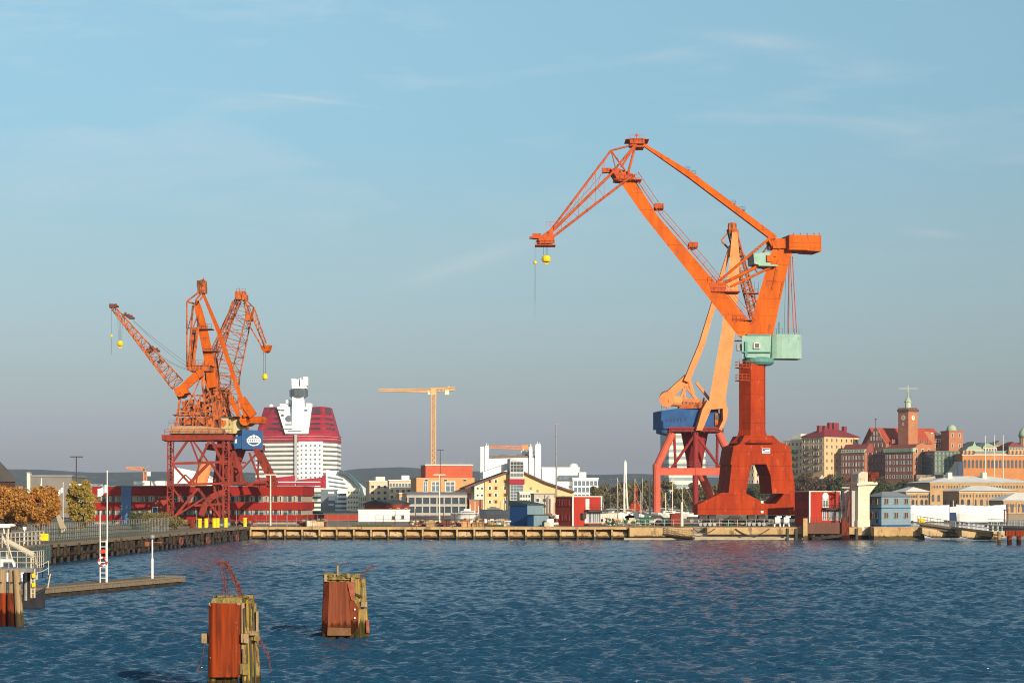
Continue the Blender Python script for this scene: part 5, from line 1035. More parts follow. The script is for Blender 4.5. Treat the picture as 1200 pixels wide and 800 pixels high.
# ---- the red and white skyscraper
def skyscraper():
    Y0 = 1088; b = Bld('office_tower', 'tall red and white postmodern office tower with a narrow white top turret', 'skyscraper', 300, 300, 345, 516, Y0, 0, None, depth=30)
    t = b.t
    def X(px, dy=0): return (px - 600) / K * (Y0 + dy)
    foot = [(X(300, 12), Y0 + 12), (X(347), Y0), (X(378), Y0), (X(394.5, 14), Y0 + 14), (X(394.5, 14), Y0 + 40), (X(300, 12), Y0 + 40)]
    def ringp(z, k=0.0):
        cx = sum(p[0] for p in foot) / 6; cy = sum(p[1] for p in foot) / 6
        return [V((cx + (x - cx) * (1 + k), cy + (y - cy) * (1 + k), z)) for x, y in foot]
    z = lambda py: ZZ(py, Y0)
    m = MB(); m.loft(ringp(2.2), ringp(z(516))); m.build('core', mk('grey beige glass', (.20, .20, .17), (.12, .13, .12), .25, .3), t)  # dull grey beige glass behind the white bands
    ys = [519 + i * 5.3 for i in range(11)]
    m = MB()
    for y in ys: m.loft(ringp(z(y + 2.9), .012), ringp(z(y), .012))
    m.build('balcony_band', WHITE_C, t)
    m = MB(); m.prism([V((X(350), Y0 - .6, 2.2)), V((X(378.2), Y0 - .6, 2.2)), V((X(378.2), Y0 - .6, z(517))), V((X(350), Y0 - .6, z(517)))], (0, 1.0, 0)); m.build('front_panel', WHITE_C, t)
    me = win_mesh(1.05, 1.05, 'bare', FRAME, GLASS_L)
    for i in range(5):
        for j in range(10):
            o = bpy.data.objects.new('window', me); COL.objects.link(o); o.parent = t; p = V((X(353.5 + i * 5.3), Y0 - .62, z(522 + j * 5.3))); o.location = p - ORG[t.name]
    m = MB(); m.prism([V((X(345.3), Y0 - 1.2, 2.2)), V((X(348.3), Y0 - 1.2, 2.2)), V((X(348.3), Y0 - 1.2, z(509))), V((X(345.3), Y0 - 1.2, z(509)))], (0, 1.6, 0)); m.build('lift_shaft', mk('grey shaft', (.42, .42, .42), (.34, .34, .34), .3, .5), t)
    m = MB(); m.loft(ringp(z(517), .016), ringp(z(508.5), .016)); m.build('red_band', MAROON, t)
    m = MB()
    for y in (510.5, 513.5): m.loft(ringp(z(y + .7), .022), ringp(z(y), .022))
    m.build('pale_strip', mk('pale pink strip', (.6, .3, .3), (.5, .2, .2), .2, .5), t)
    # crown: two red glazed halves sloping in, with a white wedge between
    m = MB(); F0 = [(X(300, 12), Y0 + 12), (X(334), Y0 + 3), (X(334), Y0 + 36), (X(300, 12), Y0 + 36)]; F1 = [(X(309, 14), Y0 + 16), (X(322, 8), Y0 + 9), (X(322), Y0 + 32), (X(309, 14), Y0 + 32)]
    m.loft([V((*p, z(508.5))) for p in F0], [V((*p, z(475.5))) for p in F1])
    F0 = [(X(361), Y0 + 3), (X(378), Y0 + .5), (X(394.5, 14), Y0 + 14), (X(394.5, 14), Y0 + 36), (X(361), Y0 + 36)]; F1 = [(X(364.5), Y0 + 9), (X(376), Y0 + 7), (X(386, 14), Y0 + 16), (X(386, 14), Y0 + 32), (X(364.5), Y0 + 32)]
    m.loft([V((*p, z(508.5))) for p in F0], [V((*p, z(475.5))) for p in F1]); m.build('crown', MAROON, t)
    m = MB()   # glazed head strips and ribs
    def strip(a, b_, c, d): m.loft([a, b_, b_ + V((0, .5, 0)), a + V((0, .5, 0))], [d, c, c + V((0, .5, 0)), d + V((0, .5, 0))])
    for (xa, xb, xa1, xb1, da, db, da1, db1) in ((300, 334, 309, 322, 12, 3, 16, 9), (378, 394.5, 376, 386, .5, 14, 7, 16), (361, 378, 364.5, 376, 3, .5, 9, 7)):
        def pt(f, g): return V((X(xa + (xb - xa) * f + ((xa1 + (xb1 - xa1) * f) - (xa + (xb - xa) * f)) * g, 8), Y0 + (da + (db - da) * f) * (1 - g) + (da1 + (db1 - da1) * f) * g - .5, z(508.5 - 33 * g)))
        n = 6 if xa == 300 else 4
        for g in (.18, .36, .54): m.prism([pt(0.05, g), pt(.95, g), pt(.95, g + .07), pt(.05, g + .07)], (0, .3, 0))
        m.prism([pt(0.03, .74), pt(.97, .74), pt(.95, .97), pt(.05, .97)], (0, .3, 0))
    m.build('crown_glazing', mk('dark crown glass', (.10, .03, .045), (.06, .04, .05), .4, .3), t)
    m = MB()
    m.loft([V((X(334), Y0 + 1, z(508))), V((X(361), Y0 + 1, z(508))), V((X(361), Y0 + 34, z(508))), V((X(334), Y0 + 34, z(508)))], [V((X(323), Y0 + 6, z(476))), V((X(364), Y0 + 6, z(476))), V((X(364), Y0 + 34, z(476))), V((X(323), Y0 + 34, z(476)))])
    for a, y, w, h in ((331, 474, 10, 3), (336, 470, 6, 4), (360, 474, 6, 4), (327, 477, 4, 3)): m.box((X(a), Y0 + 12, z(y)), (w * .486, 8, h * .486 + .5))
    m.build('upper_front', WHITE_C, t)
    for a, y, w, h in ((338, 490, 5, 3), (353, 487, 6, 3), (330, 486, 3, 2.5), (350, 497, 5, 1.6), (338, 497, 9, 1.2), (336, 502, 12, 1.0), (357, 480, 4, 2), (330, 480, 4, 1.5), (345, 505, 16, 1.0), (326, 479.5, 3, 1.6)): m = MB(); m.box((X(a), Y0 + 1.2 + (508 - y) * .155, z(y)), (w * .486, 1.2, h * .486)); m.build('window', GLASS_T, t)
    m = MB(); c = (X(338), Y0 + 2.2, z(490)); m.tube((c[0], Y0 + 2.8, c[2]), (c[0], Y0 + 4, c[2]), 1.9, n=18); m.build('round_window', GLASS_L, t)
    m = MB(); m.loft([V((X(341), Y0 + 2, z(508))), V((X(356.5), Y0 + 2, z(508))), V((X(356.5), Y0 + 10, z(508))), V((X(341), Y0 + 10, z(508)))], [V((X(342), Y0 + 3, z(452))), V((X(354.5), Y0 + 3, z(452))), V((X(354.5), Y0 + 9, z(452))), V((X(342), Y0 + 9, z(452)))])
    m.build('turret', WHITE_C, t)
    m = MB(); m.lathe((X(348.7), Y0 + 6, 0), [(3.6, z(466)), (5.3, z(463.5)), (5.4, z(456.5)), (4.4, z(454.5))], n=10); m.build('lookout', mk('dark lookout glass', (.05, .07, .09), (.10, .13, .15), .8, .2, stretch=(1, 1, .1)), t)
    m = MB(); m.box((X(346), Y0 + 6, z(450)), (4.6, 6, 6)); m.box((X(354), Y0 + 6, z(449.5)), (4.2, 6, 5)); m.box((X(343), Y0 + 6, z(447)), (2.5, 5, 4)); m.box((X(357), Y0 + 6, z(446)), (2.5, 5, 5)); m.tube((X(351), Y0 + 6, z(446)), (X(351), Y0 + 6, z(442)), .5)
    m.build('turret_top', WHITE_C, t)
    for a, y, r in ((314, 475.5, 1.5), (336, 473, 1.9)): m = MB(); m.lathe((X(a), Y0 + 14, z(y) - 1), [(r * .7, 0), (r, r * .6), (r * .9, r * 1.2), (r * .5, r * 1.7), (.1, r * 1.9)], n=12); m.build('dome', WHITE, t)
    m = MB()   # sloping red foot
    m.prism([V((X(300), Y0 - 3, 2.2)), V((X(346), Y0 - 3, 2.2)), V((X(346), Y0 - 3, z(557))), V((X(300), Y0 - 3, z(562)))], (0, 2.4, 0)); m.prism([V((X(349), Y0 - 3, z(574))), V((X(379), Y0 - 3, z(572))), V((X(379), Y0 - 3, z(559))), V((X(349), Y0 - 3, z(562)))], (0, 2.3, 0))
    m.prism([V((X(378), Y0 - 4, z(572))), V((X(394), Y0 + 8, z(566))), V((X(388), Y0 + 3, z(558))), V((X(380), Y0 - 3, z(556)))], (0, 5, 0)); m.build('foot_front', MAROON, t)
    m = MB()
    for y in (564, 569): m.prism([V((X(303), Y0 - 3.2, z(y + .9))), V((X(376), Y0 - 3.2, z(y + .9))), V((X(376), Y0 - 3.2, z(y))), V((X(303), Y0 - 3.2, z(y)))], (0, .2, 0))
    m.build('pale_strip', WHITE, t)
skyscraper()

def banded(name, label, cat, pl, pc, pr, yt, yb, Y, th, n, m1, m2, depth=None, frac=.55, roof=None, cols=0, out=.35):
    b = Bld(name, label, cat, pl, pc, pr, yt, Y, th, None, depth=depth)
    b.block(0, b.w, 0, b.d, 2.2, b.z1, m2, 'core'); zb = b.zz(yb); H = (b.z1 - zb) / n
    for i in range(n): b.block(-out, b.w + out, -out, b.d + out, b.z1 - H * i - H * frac, b.z1 - H * i + (.05 if i == 0 else 0), m1, 'floor_band')
    if cols: 
        m = MB()
        for i in range(cols + 1): a = b.w * i / cols; m.loft([b.P(a - .2, -out * .8, 2.2), b.P(a + .2, -out * .8, 2.2), b.P(a + .2, .1, 2.2), b.P(a - .2, .1, 2.2)], [b.P(a - .2, -out * .8, b.z1 - .1), b.P(a + .2, -out * .8, b.z1 - .1), b.P(a + .2, .1, b.z1 - .1), b.P(a - .2, .1, b.z1 - .1)])
        m.build('mullions', m1, b.t)
    if roof: b.roof('flat', .5, roof, .5)
    return b
banded('apartment_block', 'cream banded apartment block at the foot of the skyscraper, left of the grey glass block', 'building', 352, 355, 377, 573, 607, 800, 12, 6, CREAM_L, GLASS_T, depth=20, roof=WHITE)
b = Bld('office_block', 'small grey glass block with white panels between two cream blocks', 'building', 374, 376, 396, 573, 760, 6, mk('grey glass', (.13, .16, .19), (.10, .13, .16), .3, .3), depth=16)
for a, y, w, h in ((388, 577, 7, 2.4), (389, 584, 8, 4), (388, 591, 6, 2)):
    m = MB(); m.prism([b.P(b.pa(a - w / 2), -.1, b.zz(y + h / 2)), b.P(b.pa(a + w / 2), -.1, b.zz(y + h / 2)), b.P(b.pa(a + w / 2), -.1, b.zz(y - h / 2)), b.P(b.pa(a - w / 2), -.1, b.zz(y - h / 2))], b.v * .15); m.build('panel', WHITE, b.t)
b.roof('flat', .4, WHITE, .2)
banded('apartment_block', 'white banded block right of the small grey glass block', 'building', 394, 396, 407, 575, 607, 740, 8, 6, WHITE_C, GLASS_T, depth=14)
banded('apartment_block', 'tall cream block with thin bands below the curved white roof', 'building', 405, 407, 420, 572, 607, 720, 4, 6, CREAM_L, GLASS_L, depth=14, frac=.6, cols=4)
banded('apartment_block', 'low pale block with fine rails, left of the cream flats', 'building', 418, 420, 434, 580, 607, 730, 4, 4, CREAM_L, GLASS_L, depth=14, frac=.35, cols=6)
# stepped curved white roof running down to the right of the skyscraper
t = thing('opera_house', 'white building whose curved roof slopes down to the right beside the skyscraper', 'building', G(404, 900))
m = MB(); q = PL(400, 900, 0).p; m.prism([q(382, 604), q(433, 604), q(431, 584), q(424, 571), q(413, 562), q(398, 553), q(382, 550)], (0, 22, 0)); m.build('hall', WHITE_C, t)
m = MB()
pts = [(398, 552), (408, 556), (416, 563), (422, 571), (426, 582)]
for a, c in zip(pts[:-1], pts[1:]): m.beam(q(*a, -1), q(*c, -1), 1.6, 4)
m.build('curved_roof', GLASS_T, t)
m = MB()
for i in range(7): m.prism([q(384 + i * 1, 558 + i * 5, -.3), q(402 + i * 3.0, 561 + i * 5, -.3), q(402 + i * 3.0, 562.6 + i * 5, -.3), q(384 + i, 559.6 + i * 5, -.3)], (0, .3, 0))
m.build('window', GLASS_L, t)
# cream flats
b = Bld('apartment_block', 'cream flats with sparse windows, left end of the yellowish row', 'building', 431, 433, 462, 564, 700, 10, CREAM, depth=14)
b.grid('f', 4, (b.zz(570), b.zz(577), b.zz(584)), 1.2, 1.2); b.roof('flat', .4, ROOF_W, .2); b.block(b.pa(441), b.pa(452), 2, 8, b.z1 + .4, b.z1 + 1.8, CREAM_L, 'roof_unit')
b = Bld('apartment_block', 'cream flats with a glazed upper floor, left of the orange rendered building', 'building', 454, 456, 489, 563, 680, 6, CREAM, depth=14)
b.grid('f', 9, (b.zz(568),), .9, 1.3, gm=GLASS_L); b.grid('f', 5, (b.zz(575), b.zz(582)), 1.2, 1.2); b.roof('flat', .35, ROOF_W, .3); b.block(b.pa(471), b.pa(480), 2, 6, b.z1 + .35, b.z1 + 1.9, WHITE, 'roof_unit')
# low red and white sheds by the quay
b = Bld('shed', 'low red shed with a dark roof, directly behind the quay left of the white wall', 'shed', 376, 380, 421, 602, 430, 22, REDSHED, depth=9)
b.roof('shed', .7, ROOF_D, .4)
b = Bld('shed', 'taller red gabled shed with a dark roof and a chimney behind the white low building', 'shed', 427, 453, 480, 591, 470, 32, REDSHED)
b.roof('gable_u', 1.2, ROOF_D, .3); b.grid('f', 3, (b.zz(597),), .7, .7); m = MB(); c = b.P(b.w * .8, b.d * .4, b.z1); m.box(c + V((0, 0, 1)), (.7, .7, 1.8)); m.build('chimney', ROOF_D, b.t)
b = Bld('shed', 'low white building with two dark square windows beside the red shed', 'shed', 418, 420, 480, 598, 415, 3, WHITE, depth=7)
b.roof('flat', .25, ROOF_W, .15)
for a, y in ((461, 606.5), (472, 605.5)): b.win('f', b.pa(a), b.zz(y), .75, .9)
# ---- orange rendered building with the red box on top
b = Bld('office_building', 'orange rendered building with large windows and a red orange box storey on its roof', 'building', 484, 488, 556, 559.5, 640, 8, ORG_R, depth=22)
b.block(b.pa(499), b.pa(554), .8, 18, b.z1, b.zz(545), ORG_T, 'upper_box'); b.block(b.pa(499) - .2, b.pa(554) + .2, .6, 18.2, b.zz(545), b.zz(545) + .35, ROOF_W, 'roof')
for a, w in ((498.5, 5), (510.5, 9.5), (527.5, 11)):
    b.win('f', b.pa(a), b.zz(570), w / K * 640, 3.4, 'cross', gm=GLASS_L)
b.grid('f', 3, (b.zz(562.5),), 1.2, .7)
b.block(0, b.w, -.6, 0, b.zz(579), b.zz(577.6), ORG_T, 'ledge')
m = MB(); m.rail([b.P(b.pa(500), 1, b.zz(545)), b.P(b.pa(553), 1, b.zz(545))], 1, 2, .05); m.build('roof_rail', STEEL, b.t)
b = Bld('office_building', 'smaller orange rendered wing at the left end of the orange building', 'building', 466, 468, 486, 578, 650, 8, ORG_R, depth=12); b.grid('f', 3, (b.zz(584),), 1.2, 1.4, gm=GLASS_L); b.roof('flat', .3, ROOF_W, .2)
b = banded('workshop', 'grey glazed workshop front with two window rows in front of the orange building', 'building', 477, 478, 546, 580, 611, 560, 3, 3, mk('pale grey frame', (.42, .40, .37), (.36, .34, .31), .3, .7), GLASS, depth=10, frac=.28, cols=8); b.roof('shed', 1.0, ROOF_G, .4)
# ---- floating dock / white hall with corner pillars
def dock_hall():
    Y0 = 820; t = thing('floating_dock', 'big white hall with slim white corner towers and antennas, above the yellow gabled building', 'building', G(600, Y0)); q = PL(600, Y0, 0).p
    m = MB(); m.prism([q(570, 606), q(631, 606), q(631, 536), q(570, 537)], (0, 26, 0)); m.build('hall', WHITE_C, t)
    m = MB(); m.prism([q(563, 606, -1), q(567, 606, -1), q(567, 523, -1), q(563, 523, -1)], (0, 4, 0)); m.build('corner_tower', WHITE_C, t)
    for a, w, y in ((568, 5, 524), (627, 7, 522), (620, 4, 525)):
        m = MB(); m.prism([q(a, 606, -1), q(a + w, 606, -1), q(a + w, y, -1), q(a, y, -1)], (0, 4, 0)); m.tube(q(a + w * .4, y, 1), q(a + w * .4, y - 5, 1), .12); m.tube(q(a + w * .8, y, 1), q(a + w * .8, y - 4, 1), .1); m.box(q(a + w * .5, y - 1, 1), (w * .3, 2, .6)); m.build('corner_tower', WHITE_C, t)
    m = MB(); m.box(q(600, 535.5, 8), (20, 16, 1.0)); m.box(q(590, 534, 4), (4, 3, 1.2)); m.box(q(612, 534, 4), (5, 3, 1.4)); m.build('roof_plant', mk('grey brown plant', (.2, .17, .15), (.14, .12, .1), .5, .8), t)
    m = MB(); m.box(q(616, 531, 8), (4, 3, 2.4)); m.tube(q(613, 533, 6), q(613, 526, 6), .3); m.box(q(622, 530, 9), (3, 3, 1)); m.build('roof_unit', WHITE, t)
dock_hall()
t = thing('tower_crane', 'small orange tower crane jib lying across the white hall', 'crane', G(614, 860)); q = PL(614, 860, 0).p
m = MB(); m.lat(q(574, 523.5), q(611, 524.5), 1.0, 1.0, 1.4, 1.2, 18, .14, .09, (0, 1, 0)); m.build('jib', ORANGE_PALE, t)
m = MB(); m.lat(q(614, 610), q(614, 522), 1.4, 1.4, 1.4, 1.4, 24, .12, .07, (0, 1, 0)); m.build('mast', ORANGE_PALE, t)
m = MB(); m.box(q(615, 524), (3, 2, 2)); m.beam(q(612, 525), q(622, 525.5), .9, 1.2); m.build('counter_jib', ORANGE_PALE, t)
# ---- yellow gabled building with the glass tower
def yellow():
    Y0 = 610; t = thing('gabled_building', 'large yellow gabled building with a glazed stair tower in its middle', 'building', G(615, Y0)); A = PL(600, Y0, 6); q = A.p
    m = MB(); m.prism([q(568, 607), q(673, 607), q(673, 577), q(640, 566), q(612, 553), q(597, 553), (q(568, 563))], A.v * 20); m.build('wall', YEL_R, t)
    m = MB(); m.prism([q(556, 607, .5), q(568, 607, .5), q(568, 563, .5), q(556, 568, .5)], A.v * 14); m.build('side_wall', CREAM_L, t)
    m = MB(); m.prism([q(545, 571, -1.5), q(568, 562, -1.5), q(597, 551.4, -1.5), q(597, 553.0, -1.5), q(568, 563.8, -1.5), q(545, 573, -1.5)], A.v * 23); m.prism([q(612, 551.2, -1.5), q(640, 564, -1.5), q(673, 574.8, -1.5), q(673, 576.8, -1.5), q(640, 566, -1.5), q(612, 553, -1.5)], A.v * 23); m.build('roof', mk('brown roof edge', (.16, .10, .08), (.13, .08, .07), .5, .8), t)
    m = MB(); m.prism([q(566, 561, 3), q(597, 549.5, 3), q(597, 542, 3), q(566, 553, 3)], A.v * 12); m.build('upper_wall', WHITE_C, t)
    m = MB(); m.prism([q(597.5, 606, -2.5), q(614, 606, -2.5), q(614, 542, -2.5), q(605, 538.5, -2.5), q(597.5, 537, -2.5)], A.v * 8); g = m.build('stair_tower', mk('pale frame', (.5, .5, .48), (.44, .44, .42), .3, .6), t)
    for (y0, y1, n) in ((541, 553, 3), (554.5, 558.5, 1), (568, 586, 5)):
        for i in range(4):
            xa = 598.6 + i * 3.75
            for j in range(n):
                ya = y0 + (y1 - y0) * j / n; m = MB(); m.prism([q(xa, ya + (y1 - y0) / n - .7, -2.62), q(xa + 3.1, ya + (y1 - y0) / n - .7, -2.62), q(xa + 3.1, ya, -2.62), q(xa, ya, -2.62)], A.v * .1); m.build('pane', GLASS if y0 < 554 else GLASS_L, g)
    m = MB(); m.prism([q(596.8, 567, -3), q(614.8, 567, -3), q(614.8, 561, -3), q(596.8, 561, -3)], A.v * 2); m.build('red_band', MAROON, t)
    # balconies / windows on the left part
    for j, y in enumerate((563, 571, 579, 587)):
        for i, x in enumerate((574, 581, 592)):
            m = MB(); m.mat(0); m.prism([q(x - 2.4, y + 2.2, -.1), q(x + 2.4, y + 2.2, -.1), q(x + 2.4, y - 1.6, -.1), q(x - 2.4, y - 1.6, -.1)], A.v * .3); m.mat(1); m.prism([q(x - 1, y + 2.2, -.2), q(x + 1.2, y + 2.2, -.2), q(x + 1.2, y - 1, -.2), q(x - 1, y - 1, -.2)], A.v * .12); m.build('window', [FRAME if (i + j) % 2 else ORG_R, GLASS], t)
    for j, y in enumerate((572, 580)):
        for x in (560, 565): m = MB(); m.prism([q(x - .9, y + 1, .35), q(x + .9, y + 1, .35), q(x + .9, y - 1, .35), q(x - .9, y - 1, .35)], A.v * .2); m.build('window', GLASS, t)
    for x, y in ((622, 572), (630, 575), (660, 582)): m = MB(); m.prism([q(x - 1.2, y + 1.4, -.1), q(x + 1.2, y + 1.4, -.1), q(x + 1.2, y - 1.4, -.1), q(x - 1.2, y - 1.4, -.1)], A.v * .2); m.build('window', GLASS_L, t)
    m = MB()
    for i in range(10): x = 636 + random.random() * 14; m.box(q(x, 560 + (x - 612) * .43 - 1.5, 4), (random.uniform(.5, 2), 2, random.uniform(.6, 1.6)))
    m.build('roof_plant', SCAF, t)
yellow()
b = Bld('office_block', 'long flat white upper building with a radar dome, right of the white hall', 'building', 633, 635, 679, 548.5, 850, 3, WHITE_C, depth=20); b.roof('flat', .5, ROOF_W, .2); m = MB(); c = b.P(b.pa(673), 4, b.z1); m.lathe(c, [(2, 0), (2.1, 1), (1.4, 2), (.2, 2.4)], n=12); m.build('dome', WHITE, b.t)
b.block(b.pa(655), b.pa(679), -2, 0, b.zz(562), b.zz(556.5), GLASS_L, 'glazing')
b = banded('office_block', 'white glass fronted block with open terraces, left of the marina trees', 'building', 670, 672, 700, 561, 600, 760, 4, 5, WHITE_C, GLASS_L, depth=16, frac=.3, cols=6, roof=WHITE)
b = Bld('office_block', 'white plant tower with dishes stepping down beside the glass fronted block', 'building', 678, 679, 687, 553, 800, 3, WHITE_C, depth=8)
b = Bld('workshop', 'pale grey workshop with cluttered front, between the yellow gable and the red hut', 'building', 624, 626, 650, 579, 520, 5, mk('pale workshop', (.5, .46, .38), (.4, .36, .3), .6, .8), depth=10); b.roof('flat', .3, ROOF_G, .1); b.grid('f', 3, (b.zz(586), b.zz(593)), .9, 1)
b = Bld('workshop', 'small brown orange workshop at the foot of the yellow gabled building', 'building', 548, 550, 566, 586, 560, 5, BRICK_O, depth=8); b.roof('flat', .3, ROOF_G, .1)
b = Bld('workshop', 'cream block with rows of small windows in front of the glazed stair tower', 'workshop', 607, 609, 625, 577, 540, 5, CREAM_L, depth=8); b.roof('flat', .3, ROOF_W, .15); b.grid('f', 5, (b.zz(581), b.zz(587), b.zz(593)), .55, .8)
t = thing('silo', 'pale silo with pipes standing right of the pale grey workshop', 'silo', G(645, 500)); m = MB(); c = G(645, 500); m.lathe((c.x, c.y, 0), [(1.1, 2.2), (1.1, ZZ(583, 500)), (.5, ZZ(580, 500))], n=12); m.build('tank', CONC_L, t)
m = MB()
for i in range(3): m.tube(c + V((-1.5 + i * 1.4, -1.2, 0)), c + V((-1.5 + i * 1.4, -1.2, 6 - i)), .12, n=6)
m.build('pipe', SCAF, t)
# moored ships behind the quay
def ship(name, label, x0, x1, yb, yt, Y, hull, sup, seed, h2=6):
    rng = random.Random(seed); t = thing(name, label, 'ship', G((x0 + x1) / 2, Y)); q = PL((x0 + x1) / 2, Y, 4).p; v = PL((x0 + x1) / 2, Y, 4).v
    m = MB(); w = x1 - x0
    for i in range(8):
        f0, f1 = i / 8, (i + 1) / 8; sh = lambda f: 2.2 * abs(f - .5) ** 2 * 4
        hw = lambda f: 3.4 * (1 - abs(f - .45) ** 3 * 6) if f < .95 else .5
        m.loft([q(x0 + w * f0, yb, -hw(f0) * .8), q(x0 + w * f0, yb, hw(f0) * .8), q(x0 + w * f0, yt - sh(f0), hw(f0)), q(x0 + w * f0, yt - sh(f0), -hw(f0))], [q(x0 + w * f1, yb, -hw(f1) * .8), q(x0 + w * f1, yb, hw(f1) * .8), q(x0 + w * f1, yt - sh(f1), hw(f1)), q(x0 + w * f1, yt - sh(f1), -hw(f1))])
    m.build('hull', hull, t)
    m = MB(); m.mat(0)
    for k in range(3): a0 = x0 + w * (.18 + .08 * k); a1 = x0 + w * (.72 - .1 * k); m.prism([q(a0, yt - k * h2 * .4, -2 + k * .3), q(a1, yt - k * h2 * .4, -2 + k * .3), q(a1, yt - (k + 1) * h2 * .4 + .2, -2 + k * .3), q(a0, yt - (k + 1) * h2 * .4 + .2, -2 + k * .3)], v * (4 - k * .6))
    m.mat(1)
    for k in range(2): a0 = x0 + w * (.2 + .08 * k); a1 = x0 + w * (.7 - .1 * k); m.prism([q(a0, yt - k * h2 * .4 - h2 * .12, -2.1 + k * .3), q(a1, yt - k * h2 * .4 - h2 * .12, -2.1 + k * .3), q(a1, yt - k * h2 * .4 - h2 * .26, -2.1 + k * .3), q(a0, yt - k * h2 * .4 - h2 * .26, -2.1 + k * .3)], v * .15)
    m.build('superstructure', [sup, GLASS], t)
    m = MB()
    for k in range(4): x = x0 + w * rng.uniform(.1, .9); m.tube(q(x, yt, 0), q(x, yt - rng.uniform(8, 18), 0), .09, n=5)
    m.build('mast', WHITE, t); return t
ship('cargo_ship', 'white hulled small ship lying behind the quay fence in front of the grey glazed workshop', 528, 574, 612, 603, 470, WHITE, WHITE, 1)
ship('cargo_ship', 'light grey hulled small ship just left of the blue hut', 562, 600, 612, 598, 440, GREYH, WHITE, 2, h2=4)

# ---- tower crane
def tower_crane():
    Y0 = 690; t = thing('tower_crane', 'tall pale yellow tower crane with a long horizontal jib above the orange building', 'crane', G(508, Y0)); A = PL(508, Y0, 0); q = A.p
    m = MB(); m.lat(q(508, 600), q(508, 461), 1.5, 1.5, 1.5, 1.5, 50, .18, .10, A.v); m.box(q(508, 530), (.45, .45, 44)); m.build('mast', YEL_C, t)
    m = MB(); m.lat(q(505, 457.5), q(444, 457), 1.3, 1.3, .6, .7, 34, .15, .09, A.v); m.build('jib', YEL_C, t)
    m = MB(); m.lat(q(505, 457), q(533, 455.5), 1.2, 1.6, .9, 1.4, 12, .16, .1, A.v); m.box(q(517, 456), (8, 1.2, .5)); m.build('counter_jib', YEL_C, t)
    m = MB(); m.box(q(524, 459.5), (1.5, 1.6, 1.9)); m.build('counterweight', CREAM_L, t)
    m = MB(); m.box(q(508, 459), (2.2, 2, 2.4)); m.beam(q(529, 455.5), q(525, 452.5), .5); m.build('slewing_head', YEL_C, t)
    m = MB(); m.mat(0); m.box(q(503, 460), (1.0, 1.4, 1.4)); m.mat(1); m.box(q(501.6, 460), (.3, 1.2, 1.1)); m.build('cab', [WHITE, GLASS], t)
tower_crane()
# small tower crane over the left hills
t = thing('tower_crane', 'tiny tower crane far off above the red office, with a white counterweight', 'crane', G(170, 900)); q = PL(170, 900, 0).p
m = MB(); m.lat(q(170, 590), q(170, 552), 1.4, 1.4, 1.4, 1.4, 14, .16, .1, (0, 1, 0)); m.build('mast', ORANGE_PALE, t); m = MB(); m.lat(q(168, 549), q(148, 548), 1.2, 1.2, .7, .7, 12, .16, .1, (0, 1, 0)); m.build('jib', ORANGE_PALE, t)
m = MB(); m.beam(q(167, 551), q(176, 545), .8, .8); m.beam(q(168, 550), q(175, 553), .8); m.build('slewing_head', STEEL, t); m = MB(); m.box(q(174.5, 555), (1.6, 1.5, 2)); m.build('counterweight', WHITE, t)

# ---- blue hut and the two red huts on the quay
b = Bld('hut', 'two part blue hut with a dark roof at the edge of the central quay', 'hut', 597.5, 618, 637, 592, 346, 40, None)
b.block(0, b.w, 0, b.d, b.z0, b.z1, BLUE_G, 'wall'); m = MB(); m.loft([b.P(-.03, -.01, b.z0), b.P(-.01, -.01, b.z0), b.P(-.01, b.d + .01, b.z0), b.P(-.03, b.d + .01, b.z0)], [b.P(-.03, -.01, b.z1), b.P(-.01, -.01, b.z1), b.P(-.01, b.d + .01, b.z1), b.P(-.03, b.d + .01, b.z1)]); m.build('side_wall', BLUE_W, b.t)
b.roof('shed', .9, mk('dark green roof', (.06, .09, .09), (.05, .07, .07), .6, .7), .15)
b = Bld('hut', 'low light blue lean-to with its own dark roof in front of the blue hut', 'hut', 618, 625.5, 643, 603.5, 343, 40, BLUE_G); m = MB(); m.loft([b.P(-.03, -.01, b.z0), b.P(-.01, -.01, b.z0), b.P(-.01, b.d, b.z0), b.P(-.03, b.d, b.z0)], [b.P(-.03, -.01, b.z1), b.P(-.01, -.01, b.z1), b.P(-.01, b.d, b.z1), b.P(-.03, b.d, b.z1)]); m.build('side_wall', BLUE_W, b.t); b.roof('flat', .14, ROOF_D, .15)
